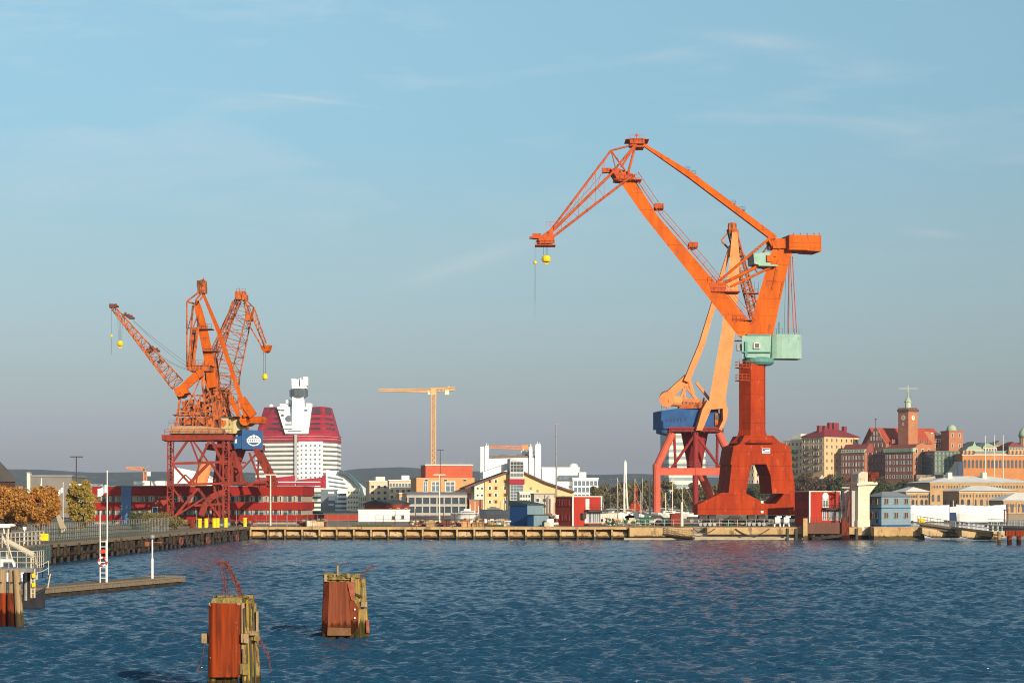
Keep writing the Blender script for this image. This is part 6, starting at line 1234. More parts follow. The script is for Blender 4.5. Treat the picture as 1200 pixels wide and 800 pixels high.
def red_hut(label, pl, pc, pr, yt, yb, Y, kind):
    b = Bld('container_hut', label, 'hut', pl, pc, pr, yt, Y, 36 if kind == 1 else 22, REDBOX, depth=None if kind == 1 else 5)
    m = MB(); m.loft([b.P(-.03, 0, b.z0), b.P(-.005, 0, b.z0), b.P(-.005, b.d, b.z0), b.P(-.03, b.d, b.z0)], [b.P(-.03, 0, b.z1), b.P(-.005, 0, b.z1), b.P(-.005, b.d, b.z1), b.P(-.03, b.d, b.z1)]); m.build('side_wall', REDSHED, b.t)  # duller red sheet puts shade into the colour of the left side
    m = MB(); e = .13
    m.loft([b.P(-e, -e, b.z0), b.P(e, -e, b.z0), b.P(e, e * .1, b.z0), b.P(-e, e * .1, b.z0)], [b.P(-e, -e, b.z1), b.P(e, -e, b.z1), b.P(e, e * .1, b.z1), b.P(-e, e * .1, b.z1)])
    m.build('corner_trim', WHITE, b.t); m = MB(); a = b.w; m.loft([b.P(a - e, -e, b.zz(608)), b.P(a + e, -e, b.zz(608)), b.P(a + e, 0, b.zz(608)), b.P(a - e, 0, b.zz(608))], [b.P(a - e, -e, b.z1), b.P(a + e, -e, b.z1), b.P(a + e, 0, b.z1), b.P(a - e, 0, b.z1)])
    m.build('corner_trim', WHITE, b.t)
    b.roof('flat', .16, CREAM_L, .16)
    for z in (b.zz(yt + 7), b.zz(yt + 24)):
        for i in range(4): b.win('s', b.d * (.2 + .2 * i), z, .42, 1.0, 'frame', fm=REDSHED, gm=GLASS)
    if kind == 1:
        b.win('f', b.pa(688), b.zz(590.5), .75, 1.85, 'frame', gm=FRAME, name='door'); b.block(b.pa(684), b.w + .3, -1.5, 0, b.zz(599.4), b.zz(597.8), DARK, 'balcony'); m = MB(); m.rail([b.P(b.pa(684), -1.5, b.zz(597.8)), b.P(b.w + .2, -1.5, b.zz(597.8))], 1.0, .6, .03); m.build('balcony_rail', DARK, b.t)
        b.win('f', b.pa(686.5), b.zz(606), .6, 2.0, 'frame', gm=FRAME, name='door'); b.win('f', b.pa(691), b.zz(606), .7, 2.0, 'frame', gm=GLASS_L); b.win('f', b.pa(696), b.zz(606), .8, 2.0, 'mid', gm=GLASS_L); b.win('f', b.pa(701), b.zz(606), .8, 2.0, 'mid', gm=GLASS_L)
        b.block(b.pa(680), b.pa(684.5), -.7, -.01, b.zz(608), b.zz(601), DARK, 'cupboard'); b.block(b.pa(684), b.w, -1.4, -.01, b.z0, b.z0 + .3, DARK, 'step')
    else:
        b.win('f', b.pa(967), b.zz(587.5), 1.05, 2.0, 'cross', gm=GLASS_L); m = MB(); c = b.P(b.pa(967), -.02, b.zz(581)); m.tube(c - b.v * .1, c, .62, n=16); m.build('window_arch', FRAME, b.t)
        b.block(b.pa(963), b.w + .3, -1.4, 0, b.zz(597), b.zz(595.5), DARK, 'balcony'); m = MB(); m.rail([b.P(b.pa(963), -1.4, b.zz(595.5)), b.P(b.w + .2, -1.4, b.zz(595.5))], 1.0, .6, .03); m.build('balcony_rail', DARK, b.t)
        for a in (966, 973.5, 980.5): b.win('f', b.pa(a), b.zz(603.5), .85, 1.7, 'mid', gm=GLASS_L)
    return b
red_hut('two storey red container hut with a white door and balcony, alone on the central quay', 651, 671, 704.5, 582, 617, 347, 1)
red_hut('two storey red hut with an arched white balcony window, right of the big crane', 924.5, 948.5, 984.5, 576, 614, 337.5, 2)

# ================================================================ RIGHT BANK
def hotel(label, pl, pc, pr, yt, Y, th, side, roofk=True, n=(6, 7)):
    b = Bld('apartment_block', label, 'building', pl, pc, pr, yt, Y, th, CREAM if side else BRICK_Y, z0=10.0)
    return b
b = Bld('apartment_block', 'yellow plastered block with dark red hipped roof and balconies, right of the big crane', 'building', 939, 966, 1006, 511, 880, 36, mk('yellow plaster', (.64, .43, .24), (.56, .37, .20), .2, .85), z0=12)
b.roof('hip', (511 - 500.5) / K * 880, TILE_D, .8)
zs = [b.zz(y) for y in (515.5, 523, 531, 539.5, 548)]
b.grid('f', 7, zs, .9, 1.5, gm=GLASS, fm=CREAM); b.grid('s', 5, zs, 1.1, 1.7)
for z in zs[1:]:
    for f in (.3, .7): 
        m = MB(); m.mat(0); c = b.P(-.9, b.d * f, z - 1.1); m.box(c, (3.2, 1.8, .25), b.th + R(90)); m.rail([b.P(-1.7, b.d * f - 1.6, z - 1.0), b.P(-1.7, b.d * f + 1.6, z - 1.0)], 1.0, .4, .07); m.build('balcony', DARK, b.t)
for a in (.12, .28, .42, .55, .62, .85): b.block(b.w * a, b.w * a + 1.8, b.d * .4, b.d * .4 + 1.6, b.z1 + 1.5, b.z1 + 5.2 + (1.5 if .4 < a < .65 else 0), TILE_D, 'chimney')
b.block(b.w * .3, b.w, -.6, -.02, b.z0, b.zz(552), CREAM_L, 'plinth')
b = Bld('apartment_block', 'lower cream stone block with green balconies, between the big crane and the red roofed block', 'building', 918, 941, 960, 516, 900, 40, CREAM, z0=12)
b.roof('flat', .8, CREAM_L, .3); zs = [b.zz(y) for y in (520, 528, 536, 544, 552)]; b.grid('s', 5, zs, 1.1, 1.6)
for z in zs[1:]: m = MB(); m.box(b.P(-.9, b.d * .4, z - 1.1), (3.2, 1.8, .25), b.th + R(90)); m.rail([b.P(-1.7, b.d * .4 - 1.6, z - 1.0), b.P(-1.7, b.d * .4 + 1.6, z - 1.0)], 1.0, .4, .07); m.build('balcony', GREEN, b.t)
b.block(b.w * .1, b.w * .5, b.d * .2, b.d * .6, b.z1 + .8, b.z1 + 3.2, CREAM_L, 'roof_unit')
b = Bld('apartment_block', 'beige stone block with dark balconies seen through the arch of the big crane', 'building', 868, 884, 912, 534, 900, 36, CREAM, z0=5)
b.roof('flat', .8, TILE_D, .3); zs = [b.zz(y) for y in (540, 548, 556, 564, 571)]; b.grid('s', 4, zs, 1.1, 1.6); b.grid('f', 4, zs, 1.1, 1.6)
for z in zs: m = MB(); m.box(b.P(b.w * .3, -.9, z - 1.1), (3.0, 1.8, .3), b.th); m.build('balcony', DARK, b.t)
# distant white high-rise behind the pale crane
b = Bld('high_rise', 'pale banded high-rise seen through the portal of the faded orange crane', 'skyscraper', 775, 784, 826, 505, 1250, 12, None, depth=20)
b.block(0, b.w, 0, b.d, 2.2, b.z1, mk('blue grey glass', (.16, .24, .30), (.12, .19, .25), .1, .3), 'core')
for i in range(14): b.block(-.3 , b.w + .3, -.4, b.d * .5, b.z1 - 4.6 * i - 2.6, b.z1 - 4.6 * i, CREAM_L if i < 9 else GLASS_T, 'floor_band')
for i in range(3):
    m = MB()
    for k in range(14): m.prism([b.P(b.w * (k + .1) / 14, -.7, b.zz(577 + i * 6)), b.P(b.w * (k + .6) / 14, -.7, b.zz(577 + i * 6)), b.P(b.w * (k + .6) / 14, -.7, b.zz(575.6 + i * 6)), b.P(b.w * (k + .1) / 14, -.7, b.zz(575.6 + i * 6))], b.v * .4)
    m.build('window_row', CREAM_L, b.t)

# ---- the brick school on the hill
def school():
    TH = 38
    t = thing('school_building', 'red brick school with gables, orange tiled roofs and a square clock tower on the hill', 'building', V((172, 865, 14)))
    def add(b):
        for o in list(b.t.children): 
            o.parent = t; o.location = o.location + (ORG[b.t.name] - ORG[t.name])
        bpy.data.objects.remove(b.t)
    def bb(*a, **k):
        k.setdefault('z0', 12); return Bld('tmp', 'x', 'x', *a, **k)
    # near wing: shade put into the long left face's brick, sunlight into the end's
    b = bb(1037, 1070, 1092, 525, 850, TH, None); w0 = MB()
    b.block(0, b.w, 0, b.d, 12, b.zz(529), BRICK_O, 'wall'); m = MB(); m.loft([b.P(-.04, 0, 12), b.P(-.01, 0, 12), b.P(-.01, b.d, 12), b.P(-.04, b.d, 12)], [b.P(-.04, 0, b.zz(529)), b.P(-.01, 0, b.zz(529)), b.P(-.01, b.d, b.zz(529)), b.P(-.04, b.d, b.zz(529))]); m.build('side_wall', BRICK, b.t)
    z1 = b.zz(529); m = MB(); P = b.P; ap = [(0, z1), (0, z1 + .2), (b.w * .22, b.zz(521)), (b.w * .5, b.zz(518.5)), (b.w * .78, b.zz(521)), (b.w, z1 + .2), (b.w, z1)]
    m.prism([P(a, 0, z) for a, z in ap], b.v * .6); m.build('gable_end', BRICK_O, b.t)
    m = MB(); ap2 = [(-.4, z1), (b.w * .12, b.zz(523.3)), (b.w * .5, b.zz(519.5)), (b.w * .88, b.zz(523.3)), (b.w + .3, z1)]; m.prism([P(a, .61, z) for a, z in ap2], b.v * (b.d)); m.build('roof', TILE_D2, b.t)
    n = 12
    for i in range(n): m = MB(); c = b.d * (i + .5) / n; m.loft([P(-.6, c - 1.0, b.zz(529.2)), P(1.2, c - 1.0, b.zz(529.2)), P(1.2, c + 1.0, b.zz(529.2)), P(-.6, c + 1.0, b.zz(529.2))], [P(-.6, c - 1.0, b.zz(524.6)), P(2, c - 1.0, b.zz(524.6)), P(2, c + 1.0, b.zz(524.6)), P(-.6, c + 1.0, b.zz(524.6))]); m.build('dormer', COPPER, b.t)
    b.grid('s', 8, [b.zz(y) for y in (534.5, 541.5, 549.5)], .75, 1.7, gm=GLASS_L); b.grid('s', 8, [b.zz(y) for y in (558,)], 1.0, 1.3)
    b.grid('f', 3, [b.zz(y) for y in (528.5, 537.5, 547)], 1.4, 2.0); add(b)
    # gabled block in the middle of the left
    b = bb(1014.5, 1038, 1058, 519, 872, TH, None); b.block(0, b.w, 0, b.d, 12, b.z1, BRICK, 'wall')
    m = MB(); P = b.P; bm = b.d / 2; zt = b.zz(500); m.prism([P(-.02, 0, b.z1), P(-.02, b.d, b.z1), P(-.02, b.d * .75, b.zz(510)), P(-.02, b.d * .62, b.zz(503.5)), P(-.02, bm, zt), P(-.02, b.d * .38, b.zz(503.5)), P(-.02, b.d * .25, b.zz(510))], b.u * .8); m.build('gable', BRICK, b.t)
    m = MB(); m.prism([P(.79, -.4, b.z1), P(.79, b.d + .4, b.z1), P(.79, bm, zt - .2)], b.u * (b.w + 20)); m.build('roof', TILE, b.t)
    for i, y in enumerate((507, 513, 521, 529.5, 538, 547)):
        k = (2, 4, 5, 6, 6, 6)[i]; b.grid('s', k - (k > 4), [b.zz(y)], .75, 1.6, gm=GLASS_L, a0=b.d * (.5 - .08 * k), a1=b.d * (.5 + .08 * k))
    m = MB(); c = P(0, bm, zt); m.tube(c, c + V((0, 0, 4.2)), .12); m.box(c + V((0, 0, 3.6)), (1.0, .15, .5)); m.build('weather_vane', DARK, b.t); add(b)
    # left wing
    b = bb(985.5, 1013, 1016.5, 530, 868, TH, BRICK); m = MB(); P = b.P; m.prism([P(.0, 0, b.z1), P(3.0, 0, b.zz(520)), P(6, 0, b.zz(519.4)), P(6.2, 0, b.z1)], b.v * b.d); m.build('roof', TILE_D2, b.t)
    m = MB(); m.loft([P(-.3, 0, b.zz(530)), P(1, 0, b.zz(530)), P(1, b.d, b.zz(530)), P(-.3, b.d, b.zz(530))], [P(.3, 0, b.zz(526)), P(1.5, 0, b.zz(526)), P(1.5, b.d, b.zz(526)), P(.3, b.d, b.zz(526))]); m.build('roof_skirt', COPPER, b.t)
    b.grid('s', 7, [b.zz(y) for y in (536, 543.5, 551.5)], .75, 1.7, gm=GLASS_L)
    for i in range(9): b.win('s', b.d * (i + .5) / 9, b.zz(528), 1.0, 1.0)
    add(b)
    # main hall behind, with the long red roof
    b = bb(1040, 1060, 1114, 519, 905, 12, BRICK_O, depth=18); m = MB(); P = b.P; zt = b.zz(500.5)
    m.add([P(-14, -.5, b.z1), P(b.w, -.5, b.z1), P(b.w - 5, 9, zt), P(-14, 9, zt), P(-14, 18.5, b.z1), P(b.w, 18.5, b.z1)], [[0, 1, 2, 3], [1, 5, 2], [3, 2, 5, 4], [0, 3, 4], [0, 4, 5, 1]]); m.build('roof', TILE, b.t)
    for a in (1093, 1098, 1103.5): 
        m = MB(); p_ = b.pa(a); m.mat(0); m.loft([P(p_ - .9, -.4, b.zz(518)), P(p_ + .9, -.4, b.zz(518)), P(p_ + .9, 4, b.zz(518)), P(p_ - .9, 4, b.zz(518))], [P(p_ - .5, -.4, b.zz(513.6)), P(p_ + .5, -.4, b.zz(513.6)), P(p_ + .5, 4, b.zz(513.6)), P(p_ - .5, 4, b.zz(513.6))]); m.mat(1); m.prism([P(p_ - .55, -.45, b.zz(517.6)), P(p_ + .55, -.45, b.zz(517.6)), P(p_ + .4, -.45, b.zz(514.6)), P(p_ - .4, -.45, b.zz(514.6))], b.v * .04); m.build('dormer', [CREAM_L, GLASS], b.t)
    for a, y in ((1043, 510), (1047, 509), (1096, 507.5), (1103, 508)): m = MB(); c = P(b.pa(a), 4.5, b.zz(y)); m.box(c, (1.4, 1.8, 1.2), b.th); m.build('roof_light', CREAM_L, b.t)
    b.grid('f', 6, (b.zz(522),), 1.4, 1.8, a0=b.pa(1076), a1=b.pa(1113))
    b.block(b.pa(1077), b.pa(1092), -3, -.02, 12, b.zz(508), BRICK_O, 'porch_block'); b.block(b.pa(1080), b.pa(1086), -3.2, -.0, b.zz(508), b.zz(505.5), BRICK_O, 'porch_gable'); add(b)
    # end block with the dome
    b = bb(1108.5, 1112, 1128.5, 504.5, 900, 12, BRICK_O, depth=9); b.block(-.2, b.w + .2, -.2, 9.2, b.z1 - .5, b.z1 + .1, BRICK, 'cornice'); c = b.P(b.w * .44, 4, b.z1)
    m = MB(); m.lathe(c, [(2.3, 0), (2.4, .6), (2.2, 1.5), (1.7, 2.3), (.9, 2.9), (.1, 3.1)], n=18); m.build('dome', COPPER, b.t, smooth=True); b.grid('f', 2, (b.zz(510), b.zz(522)), 1.0, 1.8); add(b)
    # terrace crenellation in front of the hall
    m = MB()
    for i in range(16): c = W(1046 + i * 2.8, 517.5 - (i % 2) * .6, 872 + i * .6); m.box(c, (.8, .8, 1.8)); m.tube(c, c + V((0, 0, 1.4)), .5, .1, n=6)
    m.build('terrace_wall', BRICK, t)
    # tower, its left side in a darker brick that paints in shade
    b = bb(1052.5, 1064.5, 1075.5, 480.5, 866, 42, BRICK_O)
    m = MB(); m.loft([b.P(-.04, 0, 12), b.P(-.01, 0, 12), b.P(-.01, b.d, 12), b.P(-.04, b.d, 12)], [b.P(-.04, 0, b.z1), b.P(-.01, 0, b.z1), b.P(-.01, b.d, b.z1), b.P(-.04, b.d, b.z1)]); m.build('tower_shade_side', BRICK, b.t)
    b.block(-.35, b.w + .35, -.35, b.d + .35, b.z1 - .5, b.z1 + .6, mk('dark cornice', (.12, .09, .07), (.09, .07, .06), .5, .8), 'tower_cornice')
    m = MB()
    for i in range(6):
        for f in (0, 1):
            c = b.P(b.w * (i + .5) / 6, -.1, b.z1 + .9) if f == 0 else b.P(-.1, b.d * (i + .5) / 6, b.z1 + .9); m.box(c, (.5, .5, .7), b.th)
    m.build('parapet', BRICK, b.t)
    for f in ('f', 's'):
        c = b.P(b.w / 2, -.12, b.zz(489)) if f == 'f' else b.P(-.12, b.d / 2, b.zz(489)); nv = b.v if f == 'f' else b.u; m = MB(); m.mat(0); m.tube(c, c + nv * .12, 1.15, n=20); m.mat(1); sd_ = b.u if f == 'f' else -b.v
        m.beam(c - nv * .06, c - nv * .06 + V((0, 0, .8)), .14, .05); m.beam(c - nv * .06, c - nv * .06 + sd_ * .6 + V((0, 0, -.25)), .14, .05); m.build('clock_face', [CREAM_L, DARK], b.t)
        b.win('f' if f == 'f' else 's', (b.w if f == 'f' else b.d) / 2, b.zz(496.5), .7, 1.0)
    c = b.P(b.w / 2, b.d / 2, b.z1 + .6); m = MB(); m.mat(0); m.lathe(c, [(1.7, 0), (1.7, .5), (1.35, .6), (1.25, 3.2)], n=8); m.build('lantern', COPPER_L, b.t)
    m = MB(); m.lathe(c, [(1.7, 3.2), (1.7, 3.5), (1.2, 4.2), (.9, 4.9), (.3, 5.6), (.25, 7.2), (.5, 7.4), (.1, 8.0)], n=8); m.build('lantern_roof', COPPER, b.t)
    m = MB(); m.tube(c + V((0, 0, 7.2)), V((c.x, c.y, ZZ(451, 866))), .16); zc = ZZ(454.5, 866); m.tube((c.x - 4.1, c.y, zc), (c.x + 4.1, c.y, zc), .14); m.build('signal_mast', CREAM_L, b.t); add(b)
TILE_D2 = mk('weathered red roof', (.28, .07, .055), (.22, .06, .05), .5, .8)
COPPER_L = mk('pale green lantern', (.42, .50, .36), (.5, .52, .4), .8, .6)
school()

# dark glass building and its sloping base
t = Bld('office_building', 'dark glass office building between the brick school and the orange brick customs house', 'building', 1091, 1095, 1133, 528, 840, 10, None, depth=18)
b = t; b.block(0, b.w, 0, b.d, 8, b.z1, GLASS_T, 'core')
for y in (528, 532.5, 538.5, 545): b.block(-.4, b.w + .5, -.4, b.d, b.zz(y + 1.3), b.zz(y), mk('steel band%d' % y, (.16, .17, .16), (.11, .12, .12), .4, .5), 'floor_band')
m = MB()
for i in range(24): a = b.w * (i + .5) / 24; m.loft([b.P(a - .1, -.25, b.zz(553)), b.P(a + .1, -.25, b.zz(553)), b.P(a + .1, 0, b.zz(553)), b.P(a - .1, 0, b.zz(553))], [b.P(a - .1, -.25, b.zz(529)), b.P(a + .1, -.25, b.zz(529)), b.P(a + .1, 0, b.zz(529)), b.P(a - .1, 0, b.zz(529))])
m.build('mullions', COPPER, b.t)
b = Bld('retaining_wall', 'long stone terrace wall below the brick school', 'wall', 1072, 1074, 1116, 556, 832, 12, mk('stone wall', (.26, .20, .16), (.2, .15, .12), .4, .9, c3=(.14, .12, .09), s3=.3, t3=.58), depth=3, z0=6)
m = MB(); q = PL(1118, 815, 0).p; m.prism([q(1112, 562), q(1129, 562), q(1129, 540), q(1126, 541)], (0, 12, 0)); m.build('glass_wedge', mk('dark blue glass', (.02, .05, .10), (.015, .04, .08), .3, .2), label='dark blue sloping glass wedge at the left end of the orange brick customs house', cat='building')
# diagonal ramp stairs on the slope
m = MB(); m.beam(W(1065, 577, 790), W(1079, 562, 800), 2.2, 2.2); m.beam(W(1079, 562, 800), W(1094, 560, 805), 1.6, 2); m.build('stairway', CONC, label='grey stairway climbing the slope below the brick school', cat='stairs')
m = MB(); m.beam(W(953, 573, 770), W(963, 560, 790), 2.4, 2.0); m.build('stairway', CONC_L, label='pale path climbing between bushes right of the big crane', cat='path')

# ---- orange brick customs house, right edge
b = Bld('customs_house', 'long orange brick building with arched windows and a green copper gable at the right edge', 'building', 1126, 1128, 1215, 531, 830, 4, BRICK_O2 if False else mk('light orange brick', (.52, .22, .08), (.45, .18, .07), .3, .8), depth=16, z0=4)
b.block(-.4, b.w, -.4, 0, b.zz(533.2), b.zz(532), CREAM_L, 'cornice'); b.block(b.pa(1128), b.pa(1141), -.6, 4, b.z1 - .2, b.zz(527.5), ORG_R, 'corner_block'); b.block(b.pa(1182), b.w, -.6, 4, b.z1 - .2, b.zz(526.5), ORG_R, 'corner_block')
b.block(b.pa(1141.5), b.pa(1181), 1, 14, b.z1, b.zz(528), COPPER, 'copper_roof'); b.block(b.pa(1143), b.pa(1180), .6, 1.0, b.zz(531), b.zz(528.4), GLASS_L, 'dormer_row')
x = 1131; i = 0
while x < 1213:
    m = MB(); a = b.pa(x); m.mat(0); m.box(b.P(a, -.03, b.zz(544)), (1.1, .12, 3.0), b.th); c = b.P(a, -.03, b.zz(544) + 1.5); m.tube(c - b.v * .06, c + b.v * .06, .55, n=12); m.build('arched_window', [GLASS], b.t)
    if not 1142 < x < 1181:
        m = MB(); m.box(b.P(a, -.65, b.zz(530)), (.8, .12, 1.6), b.th); m.build('window', GLASS, b.t)
    x += 4.6
# copper gable building behind
b = Bld('gabled_building', 'pale green copper gabled roof rising behind the orange brick customs house', 'building', 1130, 1132, 1152, 527, 870, 4, CREAM, depth=12, z0=4); m = MB(); P = b.P; m.prism([P(0, 0, b.z1), P(b.w, 0, b.z1), P(b.w * .85, 0, b.zz(523.5)), P(b.w * .6, 0, b.zz(522)), P(b.w * .5, 0, b.zz(517)), P(b.w * .4, 0, b.zz(522)), P(b.w * .15, 0, b.zz(523.5))], b.v * 12); m.build('roof', COPPER, b.t)
for i, (x0, x1, y, Y, mt, lab) in enumerate(((1150, 1168, 524, 930, CREAM, 'cream roofline building right of the green copper gable'), (1164, 1186, 521, 960, BRICK_Y, 'yellow brown building behind the flagpoles at the right'), (1180, 1200, 523, 900, mk('grey olive stone', (.2, .19, .14), (.16, .15, .11), .3, .8), 'grey brown building below the green church dome'))):
    b = Bld('town_building', lab, 'building', x0, x0 + 2, x1, y, Y, 8, mt, depth=14, z0=4); b.roof('hip', 2.4, (COPPER, ROOF_G, TILE_D2)[i], .3); b.grid('f', 5, (b.zz(y + 3), b.zz(y + 7)), .9, 1.4)
t = thing('church_tower', 'green domed church tower cut by the right edge of the frame', 'tower', G(1200, 1000, 4)); c = G(1200.5, 1000, 4)
m = MB(); m.lathe((c.x, c.y, 0), [(2.6, 4), (2.6, ZZ(513, 1000)), (3.0, ZZ(512, 1000))], n=12); m.build('drum', BRICK_Y, t); m = MB(); m.lathe((c.x, c.y, 0), [(3.0, ZZ(512, 1000)), (3.1, ZZ(509, 1000)), (2.5, ZZ(505, 1000)), (1.0, ZZ(501, 1000)), (.2, ZZ(498, 1000))], n=16); m.build('dome', COPPER, t, smooth=True)
for i, (x, y, wh) in enumerate(((1154.5, 512, 'leftmost'), (1165.5, 511, 'middle'), (1175.5, 511, 'rightmost'))):
    m = MB(); m.tube(W(x, 560, 800), W(x, y, 800), .22, .14, n=6); m.lathe(W(x, y, 800), [(.2, 0), (.3, .2), (.1, .5)], n=6); m.build('flagpole', CREAM_L, label='tall bare white flagpole in front of the customs house, %s of the three' % wh, cat='flagpole', group='flagpoles at the right')
# yellow brick market halls with pale roofs
def hall(label, pl, pc, pr, yt, rise, Y, th, depth, n, z0=2.2, ridge=1):
    b = Bld('market_hall', label, 'building', pl, pc, pr, yt, Y, th, BRICK_Y, depth=depth, z0=z0)
    b.roof('hip', rise, ROOF_W, 1.0); z = (b.z1 + z0) / 2 - .6
    for i in range(n):
        m = MB(); a = b.w * (i + .5) / n; m.box(b.P(a, -.03, z), (1.0, .12, 2.2), b.th); c = b.P(a, -.03, z + 1.1); m.tube(c - b.v * .06, c + b.v * .06, .5, n=10); m.build('arched_window', GLASS, b.t)
    for i in range(n * 2): b.win('f', b.w * (i + .5) / n / 2, b.z1 - 1.7, .6, 1.0, 'bare')
    for i in range(3): b.win('s', b.d * (i + .5) / 3, z, 1.0, 2.6, 'bare')
    for i in range(n // 3 + 1): a = b.w * i / (n // 3 + 1); b.block(a, a + .5, -.14, -.01, z0, b.z1 - .55, BRICK_Y, 'pilaster')
    b.block(-.2, b.w + .2, -.2, 0, b.z1 - .5, b.z1 - .01, CREAM, 'cornice')
    return b
b = hall('largest yellow brick hall with a wide pale hipped roof, behind the others at the right', 1085, 1090, 1210, 565, 2.6, 740, 6, 26, 18)
for a in (1119, 1160): b.block(b.pa(a), b.pa(a + 5), 8, 11, b.z1 + 1.5, b.z1 + 4.0, CREAM_L, 'roof_vent')
hall('middle sized yellow brick hall with a pale roof above the long white covered boat', 1118, 1124, 1191, 575, 1.9, 680, 8, 16, 9)
hall('small yellow brick hall with a pale roof just right of the blue house', 1056, 1062, 1088, 576, 1.8, 690, 8, 14, 5)
hall('low yellow brick hall with a pale roof at the right edge by the water', 1172, 1176, 1236, 586, 2.6, 640, 6, 14, 9)
# small white cars / vans and clutter on the street in front of the customs house
car_m = MB()
car_m.mat(0); car_m.prism([(-2.1, -.85, .35), (2.1, -.85, .35), (2.1, -.85, .85), (1.3, -.85, .95), (.7, -.85, 1.45), (-1.1, -.85, 1.45), (-1.7, -.85, .95), (-2.1, -.85, .85)], (0, 1.7, 0))
cars = thing('parked_car', 'tmp', 'car', (0, 0, 0)); cbody = car_m.build('body', WHITE, cars)
m = MB(); m.prism([(-1.5, -.87, .95), (1.1, -.87, .95), (.65, -.87, 1.36), (-1.05, -.87, 1.36)], (0, .05, 0)); m.build('window', GLASS, cars)
for sx in (-1.3, 1.3): m = MB(); m.tube((sx, -.9, .34), (sx, -.6, .34), .34, n=12); m.build('wheel', RUBBER, cars)
spots = ((1118, 563.5, 'white', 'leftmost on the street below the customs house'), (1133, 562.5, 'white', 'second from the left on the street below the customs house'), (1146, 563, 'white', 'in the middle of the street below the customs house, left one'), (1159, 563, 'white', 'in the middle of the street below the customs house, right one'), (1172, 562.5, 'white', 'second from the right on the street below the customs house'), (1189, 563.5, 'white', 'rightmost on the street below the customs house'))
STREET_Y = 795; SZ = ZZ(565.5, STREET_Y)
m = MB(); m.box((W(1160, 565, STREET_Y).x, STREET_Y + 8, SZ / 2), (60, 24, SZ)); m.build('embankment', CONC, kind='structure')
for i, (px, py, c, wh) in enumerate(spots):
    o = cars if i == 0 else copy_tree(cars); o.location = (W(px, py, STREET_Y).x, STREET_Y - 2, SZ); o['label'] = 'small %s car, %s' % (c, wh); o['group'] = 'cars below the customs house'
# white tarpaulin covered boats
def wrapped(label, x0, x1, yb, yt, Y, sag):
    t = thing('covered_boat', label, 'boat', G((x0 + x1) / 2, Y, 0)); p = PL((x0 + x1) / 2, Y, 3); q = p.p; n = 14; w = x1 - x0
    m = MB()
    for i in range(n):
        f0, f1 = i / n, (i + 1) / n
        def sec(f):
            x = x0 + w * f; y = yt + sag * math.sin(math.pi * f) + .35 * math.sin(f * 37); e = 1 - .25 * (abs(f - .5) * 2) ** 4
            return [q(x + (1.2 if f < .01 else 0), yb, -3.2 * e), q(x, (y + yb) / 2, -3.9 * e), q(x, y + 1.0, -3.2 * e), q(x, y, -1.6 * e), q(x, y, 1.6 * e), q(x, y + 1.0, 3.2 * e), q(x, yb, 3.2 * e)]
        m.loft(sec(f0), sec(f1))
    m.build('tarpaulin', TARP, t)
    m = MB(); m.box((G((x0 + x1) / 2, Y, 0) + V((0, 0, .15))), (w / K * Y * .96, 6.0, .8), p.a); m.build('hull', BLACKH, t)
    return t
wrapped('shorter white tarpaulin covered boat just right of the blue house', 1064, 1112.5, 611, 591, 590, .6)
wrapped('longer white tarpaulin covered boat at the right, with a boxy flat end', 1120.5, 1178.5, 611.5, 590.5, 560, 1.6)
t = thing('fishing_boat', 'small grey blue boat stern squeezed between the two white covered boats', 'boat', G(1117, 600, 0)); q = PL(1117, 600, 0).p
m = MB(); m.prism([q(1112, 610), q(1122, 610), q(1123, 601), (q(1111, 600))], (0, 5, 0)); m.build('hull', BLUE_D, t); m = MB(); m.prism([q(1113, 600, 1), q(1121, 600, 1), q(1120, 593, 1), q(1113, 594, 1)], (0, 3, 0)); m.build('wheelhouse', WHITE, t); m = MB(); m.tube(q(1117, 594, 2), q(1117, 586, 2), .1); m.build('mast', WHITE, t)
# ---- blue two storey house
b = Bld('house', 'light blue two storey wooden house on the tan quay block right of the concrete tower', 'house', 1016, 1033, 1067, 581.5, 338.5, 30, BLUE_L, z0=2.35)
b.roof('hip', .9, mk('blue grey roof', (.22, .25, .27), (.18, .2, .22), .6, .6), .35)
WB = mk('brown window frame', (.35, .24, .16), (.28, .18, .12), 2, .7)
for z in (b.zz(587), b.zz(603.5)):
    for f in (.16, .5, .84): b.win('f', b.w * f, z, .85, .95, 'mid', fm=WB, gm=GLASS)
    for f in (.35, .7): b.win('s', b.d * f, z, .7, .95, 'mid', fm=WB)
b.block(-.06, b.w + .06, -.06, b.d + .06, b.zz(595.5), b.zz(594.6), BLUE, 'floor_trim'); b.block(-.08, b.w + .08, -.08, b.d + .08, 2.28, 2.5, BLUE, 'base_trim')
m = MB(); m.box(b.P(-.06, b.d * .25, b.zz(606)), (.75, .1, 2.0), b.th + R(90)); m.build('door', BLUE, b.t)
